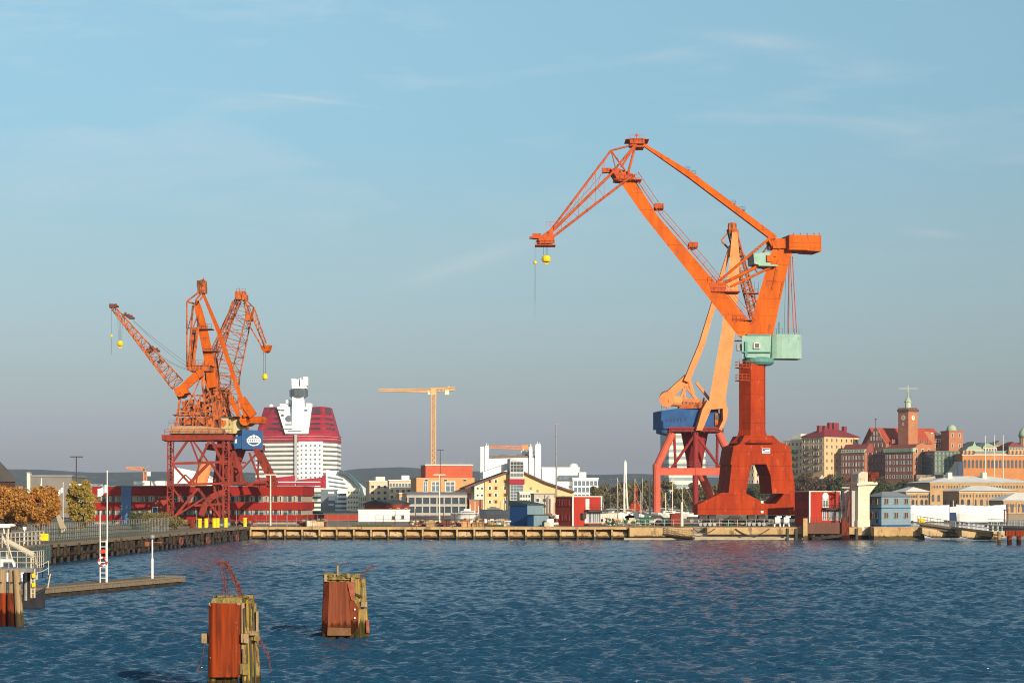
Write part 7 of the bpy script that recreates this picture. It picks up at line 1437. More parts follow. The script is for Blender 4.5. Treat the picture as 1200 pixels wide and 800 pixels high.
# ---- concrete tower with rusty machinery
def conc_tower():
    Y0 = 336.4; t = thing('dock_gate_tower', 'pale concrete tower with rusty machinery on top at the edge of the quay', 'tower', G(1012, Y0, 0)); A = PL(1009, Y0, 18); q = A.p
    c = 1008
    m = MB(); m.mat(0); m.prism([q(997, 575, .8), q(1008, 574, .8), q(1008, 632, .8), q(997, 632, .8)], A.v * 3.2); m.build('shaft', mk('grey concrete', (.46, .44, .42), (.40, .38, .36), .8, .9), t)
    m = MB(); m.prism([q(1005.5, 579, 0), q(1019, 578, 0), q(1019, 609, 0), q(1005.5, 609, 0)], A.v * 3.4); m.prism([q(1005, 609, -.1), q(1019.6, 609, -.1), q(1019.6, 629, -.1), q(1005, 629, -.1)], A.v * 3.6); m.build('shaft', CONC_P, t)
    m = MB(); m.prism([q(1005.5, 579, -.01), q(1019, 578.5, -.01), q(1027, 568, -.01), q(1027.5, 564, -.01), q(1006, 564, -.01)], A.v * 3.4); m.prism([q(1004.5, 566, -.5), q(1028.5, 565, -.5), q(1028.5, 567.5, -.5), q(1004.5, 568.5, -.5)], A.v * 4.2); m.build('head', CONC_P, t)
    m = MB(); m.mat(0); m.prism([q(1006, 564, .5), q(1006, 555, .5), q(1010, 552, .5), q(1017, 553, .5), q(1017, 564, .5)], A.v * 2.6); m.build('machine_cover', CONC_L, t)
    m = MB(); m.mat(0); m.tube(q(1018, 566, 1), q(1018, 552, 1), .3); m.box(q(1023, 556, 1), (1.8, 1.5, .8)); m.tube(q(1019, 561, .5), q(1028, 553, .5), .15); m.ring(q(1024, 558, .2), A.v, .6, .13); m.box(q(1021, 562, 1), (1.2, 2, .9)); m.build('winch', RUST_D, t)
    m = MB(); m.tube(q(997.5, 633, -.3), q(997.5, 558, -.3), .12); m.tube(q(995.3, 632, 0), q(995.3, 583, 0), .09); m.beam(q(993, 605, 0), q(995.5, 583, 0), .3)
    for i in range(26): y = 560 + i * 2.6; m.tube(q(990.5, y, .3), q(994, y, .3), .035, n=4)
    m.tube(q(990.5, 628, .3), q(990.5, 560, .3), .05, n=5); m.tube(q(994, 628, .3), q(994, 560, .3), .05, n=5); m.build('ladder', SCAF, t)
    m = MB(); m.prism([q(990, 632, .2), q(1021, 632, -.4), q(1021, 627, -.4), q(990, 626, .2)], A.v * 4); m.build('footing', RUST_D, t)
    m = MB(); m.rail([q(1004.5, 566, -.5), q(1017, 566, -.5)], 1.0, .7, .03); m.box(q(991, 571, .3), (1.4, .3, .3)); m.beam(q(989, 577, .3), q(994, 574, .3), .3); m.build('rail', STEEL, t)
CONC_P = mk('cream tower concrete', (.66, .60, .47), (.58, .51, .38), .7, .85, c3=(.42, .28, .16), s3=.8, t3=.63)
conc_tower()
# brown platform with rails and piles in front of the second red hut
t = thing('loading_platform', 'brown steel loading platform with a fence, between the big crane and the concrete tower', 'platform', G(966, 332, 0)); q = PL(966, 332, 4).p; v = PL(966, 332, 4).v
m = MB(); m.prism([q(947, 625), q(989, 625), q(989, 612), q(947, 612)], v * 3.5); m.build('side_panel', mk('brown sheet piling', (.16, .075, .055), (.12, .06, .045), .9, .75, stretch=(3, 3, .2)), t)
m = MB(); m.rail([q(946, 612, -.05), q(990, 612, -.05)], .9, .55, .035); m.build('rail', SCAF, t)
for a in (943.5, 988.5, 992): m = MB(); m.beam(q(a, 634, -.2), q(a, 607 if a < 990 else 612, -.2), .75, .7); m.build('pile', CONC_T if a < 950 else RUST_D, t)
m = MB(); m.beam(q(950, 631, 0), q(985, 627, 0), .5, 2); m.build('fender_beam', WOOD_D, t)
# two white machines beside the crane
for i, (a, lab) in enumerate(((911, 'small white winch drum at the foot of the big crane, left one'), (921.5, 'small white winch drum beside the red hut at the foot of the big crane'))):
    t = thing('winch', lab, 'winch', G(a, 337, 2.2), 'white winches'); c = G(a, 337, 2.2); m = MB(); m.tube(c + V((-.45, 0, 1.1)), c + V((.45, 0, 1.1)), .62, n=14); m.build('drum', WHITE, t); m = MB(); m.beam(c + V((-.5, 0, 0)), c + V((-.35, 0, 1.2)), .2); m.beam(c + V((.5, 0, 0)), c + V((.35, 0, 1.2)), .2); m.box(c + V((.3, 0, 1.75)), (.9, .6, .25)); m.build('frame', WHITE, t)

# ---- gangway bridge and floating pontoons, right
def gangway(label, x0, y0, x1, y1, Y0_, Y1_, white, hull=CONC_T):
    t = thing('gangway', label, 'gangway', G((x0 + x1) / 2, (Y0_ + Y1_) / 2, 0)); a, c = W(x0, y0, Y0_), W(x1, y1, Y1_)
    m = MB(); m.beam(a, c, .4, 2.6, side=(0, 1, 0)); d = (c - a).normalized(); m.beam(a.lerp(c, .06) - V((0, 0, .5)), a.lerp(c, .96) - V((0, 0, .35)), .6, 2.0, side=(0, 1, 0)); m.build('deck', hull, t)
    for s in (-1.25, 1.25):
        m = MB(); m.rail([a + V((0, s, .2)), c + V((0, s, .2))], 1.05, .62 if not white else 1.5, .035 if not white else .05); m.build('rail', WOOD if not white else WHITE, t)
gangway('brown wooden gangway with close railings sloping from the tan quay block to the pontoons', 1077, 613, 1124, 620, 334, 330, False, WOOD)
gangway('pale gangway with white posts running right to the rusty piles', 1122, 619, 1172, 625, 330, 318, True, CONC_T)
gangway('level gangway with thin white posts going out of frame at the right edge', 1160, 616, 1215, 618, 345, 335, True, CONC)
m = MB(); q = PL(1100, 331, 0).p; m.prism([q(1081, 618), q(1128, 624.5), q(1124, 630), q(1096, 630), q(1081, 625)], (0, 2.4, 0)); m.build('pontoon', CONC_T2, label='tan hulled floating pontoon under the brown wooden gangway', cat='pontoon')
m = MB(); q = PL(1148, 322, 0).p; m.prism([q(1127, 621), q(1176, 628), q(1172, 632.5), q(1146, 632.5), q(1127, 628)], (0, 2.4, 0)); m.build('pontoon', CONC_T2, label='pale floating pontoon under the gangway with white posts', cat='pontoon')
m = MB(); m.box(W(1080, 609.5, 334), (1.1, .5, .7)); m.tube(W(1078.5, 611, 334), W(1078.5, 614, 334), .06); m.tube(W(1081.5, 611, 334), W(1081.5, 614, 334), .06); m.build('warning_box', YEL, label='small yellow box on the quay at the start of the brown gangway', cat='box')
# gallows frame on the boat pontoon
m = MB(); m.beam(W(1177, 611, 420), W(1177, 597, 420), .25); m.beam(W(1181, 611, 420), W(1181, 597, 420), .2); m.beam(W(1176, 597, 420), W(1182, 597, 420), .25); m.build('gallows', SCAF, label='thin brown frame standing at the right end of the long covered boat', cat='gallows')
for i, x in enumerate((1171, 1183, 1194)):
    wh = ('single pale rust stained pile left of the rusty capped pair', 'left pile of the rusty capped group at the right edge', 'right pile of the rusty capped group at the right edge')[i]
    t = thing('mooring_pile', wh, 'pile', G(x, 296, 0), 'rusty piles at the right'); m = MB(); m.tube(G(x, 296, -1.5), G(x, 296, ZZ(622, 296)), .36 if i else .28, n=12); m.build('post', (WOOD_T, RUST, RUST_D)[i], t)
    if i: m = MB(); m.box(V((G(x, 296).x, 295.6, ZZ(624.5, 296))), (1.55, .6, .9)); m.build('cap_plate', RUST, t)

# ================================================================ QUAYSIDE THINGS
rnd = random.Random(5)
# marina behind the ramp: laid-up sailing boats
def boat_proto():
    t = thing('sailing_boat', 'tmp', 'boat', (0, 0, 0)); m = MB()
    for i in range(6):
        f0, f1 = i / 6, (i + 1) / 6; hw = lambda f: 1.25 * (1 - abs(f - .4) ** 2.2 * 2.6); L = lambda f: -4 + 8 * f; hz_ = lambda f: .95 + .35 * f
        m.loft([(L(f0), -hw(f0) * .3, 0), (L(f0), hw(f0) * .3, 0), (L(f0), hw(f0), hz_(f0)), (L(f0), -hw(f0), hz_(f0))], [(L(f1), -max(.05, hw(f1)) * .3, .1 * f1), (L(f1), max(.05, hw(f1)) * .3, .1 * f1), (L(f1), max(.06, hw(f1)), hz_(f1)), (L(f1), -max(.06, hw(f1)), hz_(f1))])
    m.build('hull', WHITE, t)
    m = MB(); m.mat(0); m.loft([(-1.8, -.7, 1.0), (1.4, -.6, 1.1), (1.4, .6, 1.1), (-1.8, .7, 1.0)], [(-1.7, -.6, 1.6), (.9, -.5, 1.5), (.9, .5, 1.5), (-1.7, .6, 1.6)]); m.mat(1); m.box((-.4, -.66, 1.34), (1.8, .1, .18)); m.build('cabin', [WHITE, GLASS], t)
    m = MB(); m.tube((.4, 0, 1.2), (.4, 0, 9), .07, .05, n=6); m.tube((.4, 0, 2.0), (-3, 0, 2.1), .06, n=5); m.tube((3.9, 0, 1.3), (.4, 0, 8.8), .02, n=4); m.build('mast', CREAM_L, t)
    return t
bp = boat_proto()
sp = [(705, 440, 20), (713, 425, -25), (722, 450, 40), (731, 432, 10), (742, 446, -15), (751, 428, 30), (760, 455, 5), (770, 440, -30), (786, 452, 12), (798, 446, -8)]
wds = ['right beside the red container hut', 'second one right of the red container hut', 'left of the white chimney, turned end on', 'below the white chimney', 'left of the red lightship', 'right of the red lightship', 'left of the pale crane leg, far one', 'just behind the left leg of the pale crane', 'right of the left leg of the pale crane', 'in the middle of the pale crane portal']
for i, (px, Y, a) in enumerate(sp):
    o = bp if i == 0 else copy_tree(bp); o.location = G(px, Y, 2.2) + V((0, 0, .35)); o.rotation_euler = (0, 0, R(a)); o['label'] = 'small white sailing boat laid up ' + wds[i]; o['group'] = 'sailing boats laid up behind the ramp'
    k = .75 + .4 * rnd.random(); o.scale = (k, k, k)
    m = MB(); g = G(px, Y, 2.2)
    for s in (-1.5, 1.5):
        c = g + V((s * math.cos(R(a)), s * math.sin(R(a)), 0)); m.beam(c + V((0, -.7, 0)), c + V((0, 0, .5)), .12); m.beam(c + V((0, .7, 0)), c + V((0, 0, .5)), .12)
    m.build('boat_cradle', SCAF, label='steel cradle under the white boat ' + wds[i], cat='cradle', group='boat cradles')
# lightship
t = thing('lightship', 'small red lightship with a lattice lantern mast among the white boats', 'boat', G(745, 470, 2.2)); c = G(745, 470, 2.2)
m = MB(); m.loft([c + V((-1.6, -1.2, 0)), c + V((1.6, -1.2, 0)), c + V((1.6, 1.2, 0)), c + V((-1.6, 1.2, 0))], [c + V((-2.2, -1.6, 2.4)), c + V((2.2, -1.6, 2.4)), c + V((2.2, 1.6, 2.4)), c + V((-2.2, 1.6, 2.4))]); m.build('hull', RED, t)
m = MB(); m.box(c + V((0, 0, 3.1)), (2.6, 2, 1.4)); m.build('deckhouse', RED, t); m = MB(); m.lat(c + V((0, 0, 3.8)), c + V((0, 0, 7.0)), 1.2, 1.2, .5, .5, 4, .08, .05, (0, 1, 0)); m.lathe(c + V((0, 0, 6.8)), [(.5, 0), (.5, .7), (.1, 1.1)], n=8); m.build('lantern_mast', RED, t)
# white chimney on two legs
t = thing('chimney', 'slim white chimney on two thin legs rising behind the marina', 'chimney', G(732.5, 600, 2.2)); m = MB(); c = G(732.5, 600, 2.2); m.tube(V((c.x, c.y, ZZ(566, 600))), V((c.x, c.y, ZZ(541, 600))), .62, .5, n=12); m.tube(V((c.x, c.y, ZZ(541, 600))), V((c.x, c.y, ZZ(539, 600))), .2, n=8); m.build('flue', WHITE, t)
for px in (731.3, 736): m = MB(); m.tube(V((G(px, 600).x, 600, 2.2)), V((c.x + (.3 if px > 733 else -.3), 600, ZZ(566, 600))), .3, n=8); m.build('leg', CREAM_L, t)
# poles and masts of the quay
def pole(label, px, Y, yt, r, mat, name='post', cat='pole', group=None, z0=2.2, head=None):
    t = MB(); g = G(px, Y, z0); t.tube(g, V((g.x, g.y, ZZ(yt, Y))), r, r * .7, n=8)
    if head == 'lamp': t.box((g.x, g.y, ZZ(yt, Y)), (2.2, .35, .18))
    return t.build(name, mat, label=label, cat=cat, group=group, loc=(g.x, g.y, z0))
for i, (x, yt) in enumerate(((463, 598), (487, 596), (520, 594), (533, 596), (558, 598), (499, 604), (449, 604), (571, 602))):
    pole('thin brown post on the central quay, ' + ['first big one left of the grey glazed workshop', 'below the left part of the grey glazed workshop', 'tallest, below the middle of the grey workshop', 'just right of the tallest thin brown post', 'in front of the white ship', 'short, below the grey glazed workshop', 'short, in front of the low white building', 'short, at the bow of the light grey ship'][i], x, 337.5, yt, .09, SCAF, group='thin posts on the central quay')
pole('thin steel post beside the red container hut on the central quay', 652, 352, 577, .07, STEEL)
pole('very tall dark mast rising above the white roofs', 652, 520, 497, .28, STEEL, 'mast', 'mast', head='lamp')
for i, (x, y, wd) in enumerate(((317, 556, 'in front of the right part of the red office'), (515, 556, 'in front of the orange building'))):
    pole('tall white lamp post ' + wd, x, 352, y, .16, CREAM_L, 'lamp_post', 'lamp post', head='lamp')
pole('tall lamp mast with a short T-shaped head above the golden birch', 89.5, 330, 535, .14, DARK, 'lamp_post', 'lamp post', head='lamp')
pole('thin lamp mast on the orange red box storey', 516, 600, 527, .12, DARK, 'lamp_post', 'lamp post', head='lamp')
for i, (x, y, r) in enumerate(((761.5, 560, .24), (780, 577, .14), (788, 570, .12), (799, 588, .3), (724, 578, .1), (751, 576, .1))):
    pole(['thick pale pile mast left of the faded orange crane', 'thin pale mast right of the left crane leg', 'thin tall mast in the middle of the crane portal', 'short thick white post in front of the crane portal', 'thin mast left of the white chimney', 'thin mast right of the red lightship'][i], x, 395 if i != 3 else 345, y, r, CREAM_L, 'mast', 'mast', 'pale masts behind the ramp')
for i in range(6):
    x = (230, 244, 263, 277, 337, 347)[i]; pole('thin grey steel pole by the left cranes, ' + ['left of the yellow boxes', 'between the first yellow boxes', 'behind the middle yellow boxes', 'right of the middle yellow boxes', 'before the red office end, left one', 'before the red office end, right one'][i], x, 343, 598 + (i % 3) * 4, .05, STEEL, group='thin steel poles')
# wooden ramp with railings right of the red hut
t = thing('ramp', 'long wooden ramp with two rows of railings below the faded orange crane', 'ramp', G(770, 338, 0)); A, B_ = W(722, 619, 338), W(812, 630, 332)
m = MB(); m.beam(A, B_, .3, 2.2, side=(0, 1, 0)); m.build('deck', WOOD_D, t); 
for s in (-1.2, 1.2): m = MB(); m.rail([A + V((0, s, .1)), B_ + V((0, s, .1))], 1.1, .7, .05, 3); m.build('rail', WOOD, t)
t = thing('railing', 'pale railing along the quay edge below the big crane', 'railing', G(850, 333, 2.1)); m = MB(); m.rail([W(745, 616, 336), W(812, 616, 334), W(906, 616, 333.2)], 1.1, 1.6, .045, 2); m.build('rails', CONC_L, t)
# rope fenders sagging on the quay face
for i, (x0, x1, s) in enumerate(((862, 902, 9), (812, 838, 6))):
    m = MB(); last = None
    for k in range(13): f = k / 12; c = W(x0 + (x1 - x0) * f, 619 + s * 4 * f * (1 - f) * .9, 332.6); (m.tube(last, c, .09, n=6) if last else None); last = c
    m.build('mooring_rope', ROPE, label=['thick mooring rope sagging on the quay wall below the big crane', 'short mooring rope on the quay wall left of the big crane'][i], cat='rope')
# containers and vehicles below the cranes
def container(px, Y, L, H, mat, label, rz=0):
    t = thing('skip', label, 'container', G(px, Y)); g = G(px, Y); m = MB(); m.loft([g + V((x, y, .1)) for x, y in ((-L * .42, -1), (L * .42, -1), (L * .42, 1), (-L * .42, 1))], [g + V((x, y, H)) for x, y in ((-L / 2, -1.15), (L / 2, -1.15), (L / 2, 1.15), (-L / 2, 1.15))])
    m.build('body', mat, t); m = MB()
    for i in range(5): x = -L * .4 + L * .8 * i / 4; m.box(g + V((x, -1.13, H * .5)), (.12, .12, H * .9))
    m.box(g + V((0, 0, H)), (L + .1, 2.4, .12)); m.build('ribs', mat, t)
container(757, 352, 2.4, 1.5, GREEN, 'green skip left of the black bogie of the faded orange crane'); container(783, 352, 2.2, 1.4, GREEN, 'green skip right of the black bogie of the faded orange crane'); container(791, 346, 1.8, 2.2, RED_PORTAL, 'red tank shaped skip right of the green skips')
container(857, 350, 2.6, 1.3, GREEN, 'dark green skip under the left foot of the big crane'); container(716, 400, 3.4, 1.9, CREAM_L, 'cream container beside the red container hut'); container(709, 372, 2.2, 2.0, CREAM_L, 'small cream cabin right of the red container hut')
# white storage tent row in the marina
for i, (px, w, lab) in enumerate(((728, 6, 'wide white boat tarpaulin behind the ramp, below the white chimney'), (745, 5, 'white boat tarpaulin below the red lightship'), (712, 4, 'white boat tarpaulin near the red container hut'))):
    g = G(px, 410); m = MB(); m.prism([g + V((-w / 2, 0, 0)), g + V((w / 2, 0, 0)), g + V((w / 2 - .2, 0, 1.3)), g + V((0, 0, 2.1)), g + V((-w / 2 + .2, 0, 1.2))], (0, 4, 0)); m.build('tarpaulin', TARP, label=lab, cat='tarpaulin')
# heaps and grass on the central quay
for i, (px, w, mt, lab) in enumerate(((436, 46, GRASS, 'long low strip of grass at the edge of the quay below the white low building'), (580, 20, GRASS, 'short strip of grass left of the blue hut'))):
    m = MB(); rg = random.Random(i)
    for k in range(700):
        x = G(px + (rg.random() - .5) * w, 337).x; y = 336.8 + rg.random() * 1.6; h = rg.uniform(.15, .55); dx = rg.uniform(-.15, .15); m.add([(x - .04, y, 2.2), (x + .04, y, 2.2), (x + dx, y, 2.2 + h)], [[0, 1, 2]])
    m.build('grass', L_GR, kind='stuff', label=lab)
# scrap and small machines behind the quay: many small different boxes, each its own object
def crate(px, Y, sx, sz, mat, label, cat='crate'):
    g = G(px, Y); m = MB(); m.box(g + V((0, 0, sz / 2)), (sx, 1, sz), rnd.uniform(-.4, .4)); m.box(g + V((0, 0, sz + .04)), (sx * 1.08, 1.1, .07)); m.box(g + V((sx * .3, -.52, sz / 2)), (.1, .1, sz)); m.build('crate', mat, label=label, cat=cat)
for a in ((364, 341, 1.6, 1.0, CONC_L, 'pale stone crate left of the red quay shed'), (372, 341, 2.0, .8, CREAM, 'low cream crate at the left corner of the red quay shed'), (358, 343, 1.2, 1.5, SCAF, 'brown crate at the right end of the red office building'), (505, 341, 1.4, .9, CONC_T, 'tan crate below the grey glazed workshop, left one'), (524, 341, 1.2, 1.1, SCAF, 'brown crate below the grey glazed workshop'), (546, 341, 1.6, .8, ORG_R, 'orange crate in front of the white ship'), (560, 341, 1.9, .7, CONC_T, 'tan crate in front of the white ship, right one'), (645, 343, 1.1, 1.3, WHITE, 'white crate between the blue hut and the red container hut'), (641, 342, .8, .7, CONC_L, 'small pale crate right of the blue lean-to')): crate(*a)

# ---- things along the left quay
for i, (px, Y) in enumerate(((234, 320), (241.5, 322), (251, 324), (255, 326), (264.5, 328), (287, 335))):
    g = V((LQ(Y, -.9 - .0), Y, 2.25)); g.x = (px - 600) / K * Y; m = MB(); m.mat(0); m.lathe(g, [(.34, 0), (.34, 1.35), (.40, 1.4), (.40, 1.55), (.2, 1.6)], n=12); m.build('bollard', [YEL], label='bright yellow bollard on the left quay, ' + ['leftmost, right of the rusty pile', 'second from the left', 'left one of the close pair in the middle', 'right one of the close pair in the middle', 'right of the close pair', 'rightmost, standing alone'][i], cat='bollard', group='yellow bollards on the left quay')
m = MB(); g = G(225, 318, 0); g.x = (225 - 600) / K * 318; m.tube(g + V((0, 0, -1)), g + V((0, 0, ZZ(608, 318))), .42, .40, n=14); m.build('mooring_pile', RUST, label='rusty steel pile standing up left of the yellow bollards', cat='pile')
for i, (px, Y, py) in enumerate(((192, 276, 634), (199, 281, 634), (208, 288, 634), (217, 297, 633), (236, 312, 631), (246, 318, 631), (257, 324, 630), (268, 329, 630), (278, 333, 629), (291, 337, 628))):
    c = W(px, py, Y); c.x = LQ(Y) + .42; m = MB(); m.ring(c, (1, -.25, 0), .48, .2, 14, 6); m.build('tyre_fender', RUBBER if i % 3 else SCAF, label='old tyre fender on the face of the left quay, %s from the left' % ['first', 'second', 'third', 'fourth', 'fifth', 'sixth', 'seventh', 'eighth', 'ninth', 'tenth'][i], cat='tyre', group='tyre fenders on the left quay')
# railings of the left quay
def railing(label, pts, mat, sp=1.4, r=.045, h=1.25, rows=3):
    t = thing('railing', label, 'railing', pts[0]); m = MB(); m.rail(pts, h, sp, r, rows); m.build('rails', mat, t); return t
railing('pale steel railing at the near end of the left quay, beside the yellow sign', [V((LQ(186), 186, 2.25)), V((LQ(205, -.2), 205, 2.25))], CONC_L, 1.6, .06, 1.4)
railing('dark green railing along the middle of the left quay', [V((LQ(206, -.2), 206, 2.25)), V((LQ(258, -.2), 258, 2.25))], mk('green grey rail', (.08, .11, .09), (.06, .08, .07), 1, .6), 1.0, .05, 1.5)
railing('thin grey fence behind the green railing under the autumn trees', [V((LQ(212, -3.4), 212, 2.25)), V((LQ(290, -4.2), 290, 2.25))], STEEL, 1.1, .04, 2.0, 2)
m = MB(); c = V((LQ(204) + .1, 204, 3.0)); m.box(c, (.95, .08, .75)); m.build('sign', YEL, label='yellow board fixed to the pale railing of the left quay', cat='sign')
m = MB(); c = V((LQ(205) - 2.5, 206, 3.9)); m.tube(c - V((0, 0, 1.7)), c, .05); m.box(c, (.35, .05, .35)); m.build('sign', WHITE, label='small white notice on a post beside the yellow board', cat='sign')
m = MB()
for k in range(22): y = 184 + k; m.box((LQ(y) + .35, y, 1.1), (.3, .75, 1.9), -R(1.4))
m.build('sheet_piling', mk('blue grey piling', (.10, .14, .15), (.06, .08, .08), 1, .7), label='blue grey ribbed fender wall at the near end of the left quay', cat='wall')
# yellow leaning board / chute under the birch
m = MB(); m.beam(W(68, 604, 225), W(75, 621, 222), .45, .15, .7, .2); m.build('slide', CREAM, label='pale yellow leaning chute under the golden birch', cat='chute')
# flags
def flag(label, px, Y, y0, y1, yt, z0, w, droop, pole_r=.045):
    t = thing('flagpole', label, 'flag', G(px, Y, z0)); g = G(px, Y, z0); m = MB(); m.tube(g, V((g.x, g.y, ZZ(yt, Y))), pole_r, pole_r * .6, n=7); m.lathe(V((g.x, g.y, ZZ(yt, Y))), [(.06, 0), (.08, .06), (.02, .14)], n=8); m.build('pole', WHITE, t)
    m = MB(); n = 10; H = (y1 - y0) / K * Y
    def pt(f, k): return V((g.x - w * f, g.y - .12 * math.sin(f * 9), ZZ(y0, Y) - droop * f - H * k + .05 * math.sin(f * 7)))
    for i in range(n):
        f0, f1 = i / n, (i + 1) / n; m.loft([pt(f0, 0), pt(f0, 1), pt(f0, 1) + V((0, .015, 0)), pt(f0, 0) + V((0, .015, 0))], [pt(f1, 0), pt(f1, 1), pt(f1, 1) + V((0, .015, 0)), pt(f1, 0) + V((0, .015, 0))])
    m.build('flag', WHITE, t); return t
flag('white flag on a pole left of the golden birch', 74, 242, 571, 577, 566, 2.2, .95, .5)
m = MB(); m.beam(W(47, 585, 250), W(49, 560, 250), .28, .2, .1, .1); m.build('banner', WHITE, label='narrow white furled flag above the orange trees', cat='flag')
# the jetty
JA, JB = V(((50 - 600) / K * 136, 136, 0)), V(((217 - 600) / K * 157, 157, 0))
jd = (JB - JA).normalized(); jn = V((-jd.y, jd.x, 0)); JZ = .62
m = MB(); E = JA - jd * 6; m.mat(0); m.loft([E + V((0, 0, .3)), JB + V((0, 0, .3)), JB + jn * 3.6 + V((0, 0, .3)), E + jn * 3.6 + V((0, 0, .3))], [E + V((0, 0, JZ)), JB + V((0, 0, JZ)), JB + jn * 3.6 + V((0, 0, JZ)), E + jn * 3.6 + V((0, 0, JZ))])
j = m.build('jetty', [DECK], label='low grey floating jetty reaching into the water at the left', cat='jetty')
m = MB(); m.loft([E - jn * .0 + jn * .15 + V((0, 0, -.5)), JB + jn * .15 - jd * .2 + V((0, 0, -.5)), JB + jn * 3.4 - jd * .2 + V((0, 0, -.5)), E + jn * 3.4 + V((0, 0, -.5))], [E + jn * .15 + V((0, 0, .3)), JB + jn * .15 - jd * .2 + V((0, 0, .3)), JB + jn * 3.4 - jd * .2 + V((0, 0, .3)), E + jn * 3.4 + V((0, 0, .3))]); m.build('float', WOOD_D, j)
m = MB(); m.beam(E + V((0, 0, JZ + .06)), JB + V((0, 0, JZ + .06)), .12, .12); m.beam(JB + V((0, 0, JZ + .06)), JB + jn * 3.6 + V((0, 0, JZ + .06)), .12, .12); m.build('kerb', WOOD, j)
g = V(((121 - 600) / K * 147, 147, JZ))
flag('white flag on a tall pole standing on the jetty ladder frame', 125.6, 147.2, 567.5, 577, 553, JZ, .75, .35, .06)
t = thing('ladder_frame', 'white ladder frame with a red and white lifebuoy on the jetty', 'ladder', g); m = MB()
for s in (-.24, .22): m.tube(g + V((s, 0, 0)), g + V((s, 0, 3.25)), .045, n=7)
for k in range(8): m.tube(g + V((-.24, 0, .35 + k * .4)), g + V((.22, 0, .35 + k * .4)), .03, n=6)
m.build('ladder', WHITE, t); m = MB(); m.box(g + V((0, -.08, 2.4)), (.34, .1, .3)); m.build('notice', LIFE_R, t)
g2 = V(((116 - 600) / K * 147, 147.4, JZ))
m = MB(); m.tube(g2 + V((0, 0, 2.9 - 2.9)), g2 + V((0, 0, 5.5)), .05, .04, n=6); m.build('signal_pole', WHITE, label='thin white pole left of the ladder frame on the jetty', cat='pole')
t = thing('lifebuoy', 'red and white lifebuoy hanging on the white ladder frame', 'lifebuoy', g + V((0, -.15, 1.2)))
for k in range(8):
    c = g + V((0, -.16, 1.62)); m = MB(); n = 5
    for i in range(n):
        a0, a1 = 2 * math.pi * (k + i / n) / 8, 2 * math.pi * (k + (i + 1) / n) / 8; m.tube(c + V((math.cos(a0) * .31, 0, math.sin(a0) * .31)), c + V((math.cos(a1) * .31, 0, math.sin(a1) * .31)), .085, n=8)
    m.build('segment', LIFE_R if k % 2 else WHITE, t)
gl = V(((178.5 - 600) / K * 152, 152, JZ)); t = thing('lamp_post', 'white lamp post with a round grey globe on the jetty', 'lamp post', gl)
m = MB(); m.tube(gl, gl + V((0, 0, 1.7)), .10, n=9); m.tube(gl + V((0, 0, 1.7)), gl + V((0, 0, 3.35)), .06, n=8); m.build('post', WHITE, t); m = MB(); m.lathe(gl + V((0, 0, 3.2)), [(.05, 0), (.18, .06), (.24, .2), (.18, .36), (.04, .42)], n=14); m.build('globe', STEEL, t, smooth=True)
m = MB(); m.box(gl + V((-.42, 0, 2.85)), (.34, .14, .34)); m.beam(gl + V((-.4, 0, 2.95)), gl + V((.75, 0, 3.0)), .06); m.box(gl + V((.6, 0, 2.98)), (.4, .1, .1)); m.build('arm', RUST_P, t)
m = MB(); g = JB + jn * 1.0 + V((0, 0, JZ)) - jd * .5; 
# ---- the pile cluster at the left edge
for i, (a0, a1, lab) in enumerate(((-3, 8, 'leftmost thick timber pile with a rusty lower half, cut by the left edge'), (9.5, 20, 'middle thick timber pile with a rusty lower half'), (20, 30.5, 'right leaning bare timber pile of the cluster at the left'))):
    Yp = 106 - i * .4; xa = ((a0 + a1) / 2 - 600) / K * Yp; r = (a1 - a0) / 2 / K * Yp; t = thing('mooring_pile', lab, 'pile', (xa, Yp, 0), 'timber piles at the left edge'); m = MB(); dx = (.0, 0, -.28)[i]
    m.tube((xa, Yp, -1.5), (xa + dx, Yp, ZZ(667, Yp)), r, r * (.92 if i < 2 else .72), n=16); m.build('timber', WOOD_T, t)
    if i < 2: m = MB(); m.lathe((xa, Yp, 0), [(r + .05, -.8), (r + .05, ZZ(695, Yp)), (r, ZZ(694.3, Yp))], n=16); m.build('rusty_sleeve', RUST_D if i else RUST, t)
    m = MB(); m.tube((xa, Yp - r - .05, ZZ(682, Yp)), (xa, Yp - r + .1, ZZ(682, Yp)), .06, n=6); m.build('bolt', DARK, t)
t = thing('platform', 'grey steel platform with railings on top of the timber piles at the left edge', 'platform', W(10, 667, 107)); m = MB(); m.box(W(14, 667, 107.2), (2.9, 2.4, .22)); m.build('deck', STEEL, t); m = MB(); a, c = W(-10, 665.5, 106.3), W(41, 665.5, 106.3); m.rail([a, c], .95, .45, .022, 3); m.rail([c, c + V((0, 2, 0))], .95, .5, .022, 3); m.build('rail', CONC_L, t)
m = MB()
for k, x in enumerate((36.5, 40.5)): m.tube(W(x, 700, 106.4), W(x, 652, 106.4), .05, n=6)
for k in range(9): m.tube(W(36.5, 655 + k * 5, 106.4), W(40.5, 655 + k * 5, 106.4), .025, n=5)
m.build('ladder', CONC_L, t)
for k, y in enumerate((674, 685)): m = MB(); m.box(W(39.5, y, 106.2), (.2, .08, .22)); m.build('marker', YEL, t)
for k, x in enumerate((30.5, 34)): 
    m = MB(); m.tube(W(x, 703, 109), W(x, 668, 109), .12, n=8); m.build('support_post', WOOD_D if k else STEEL, t)
m = MB(); m.box(W(33, 686, 109.5), (.5, .5, 1.4)); m.build('cabinet', WOOD_T, t)
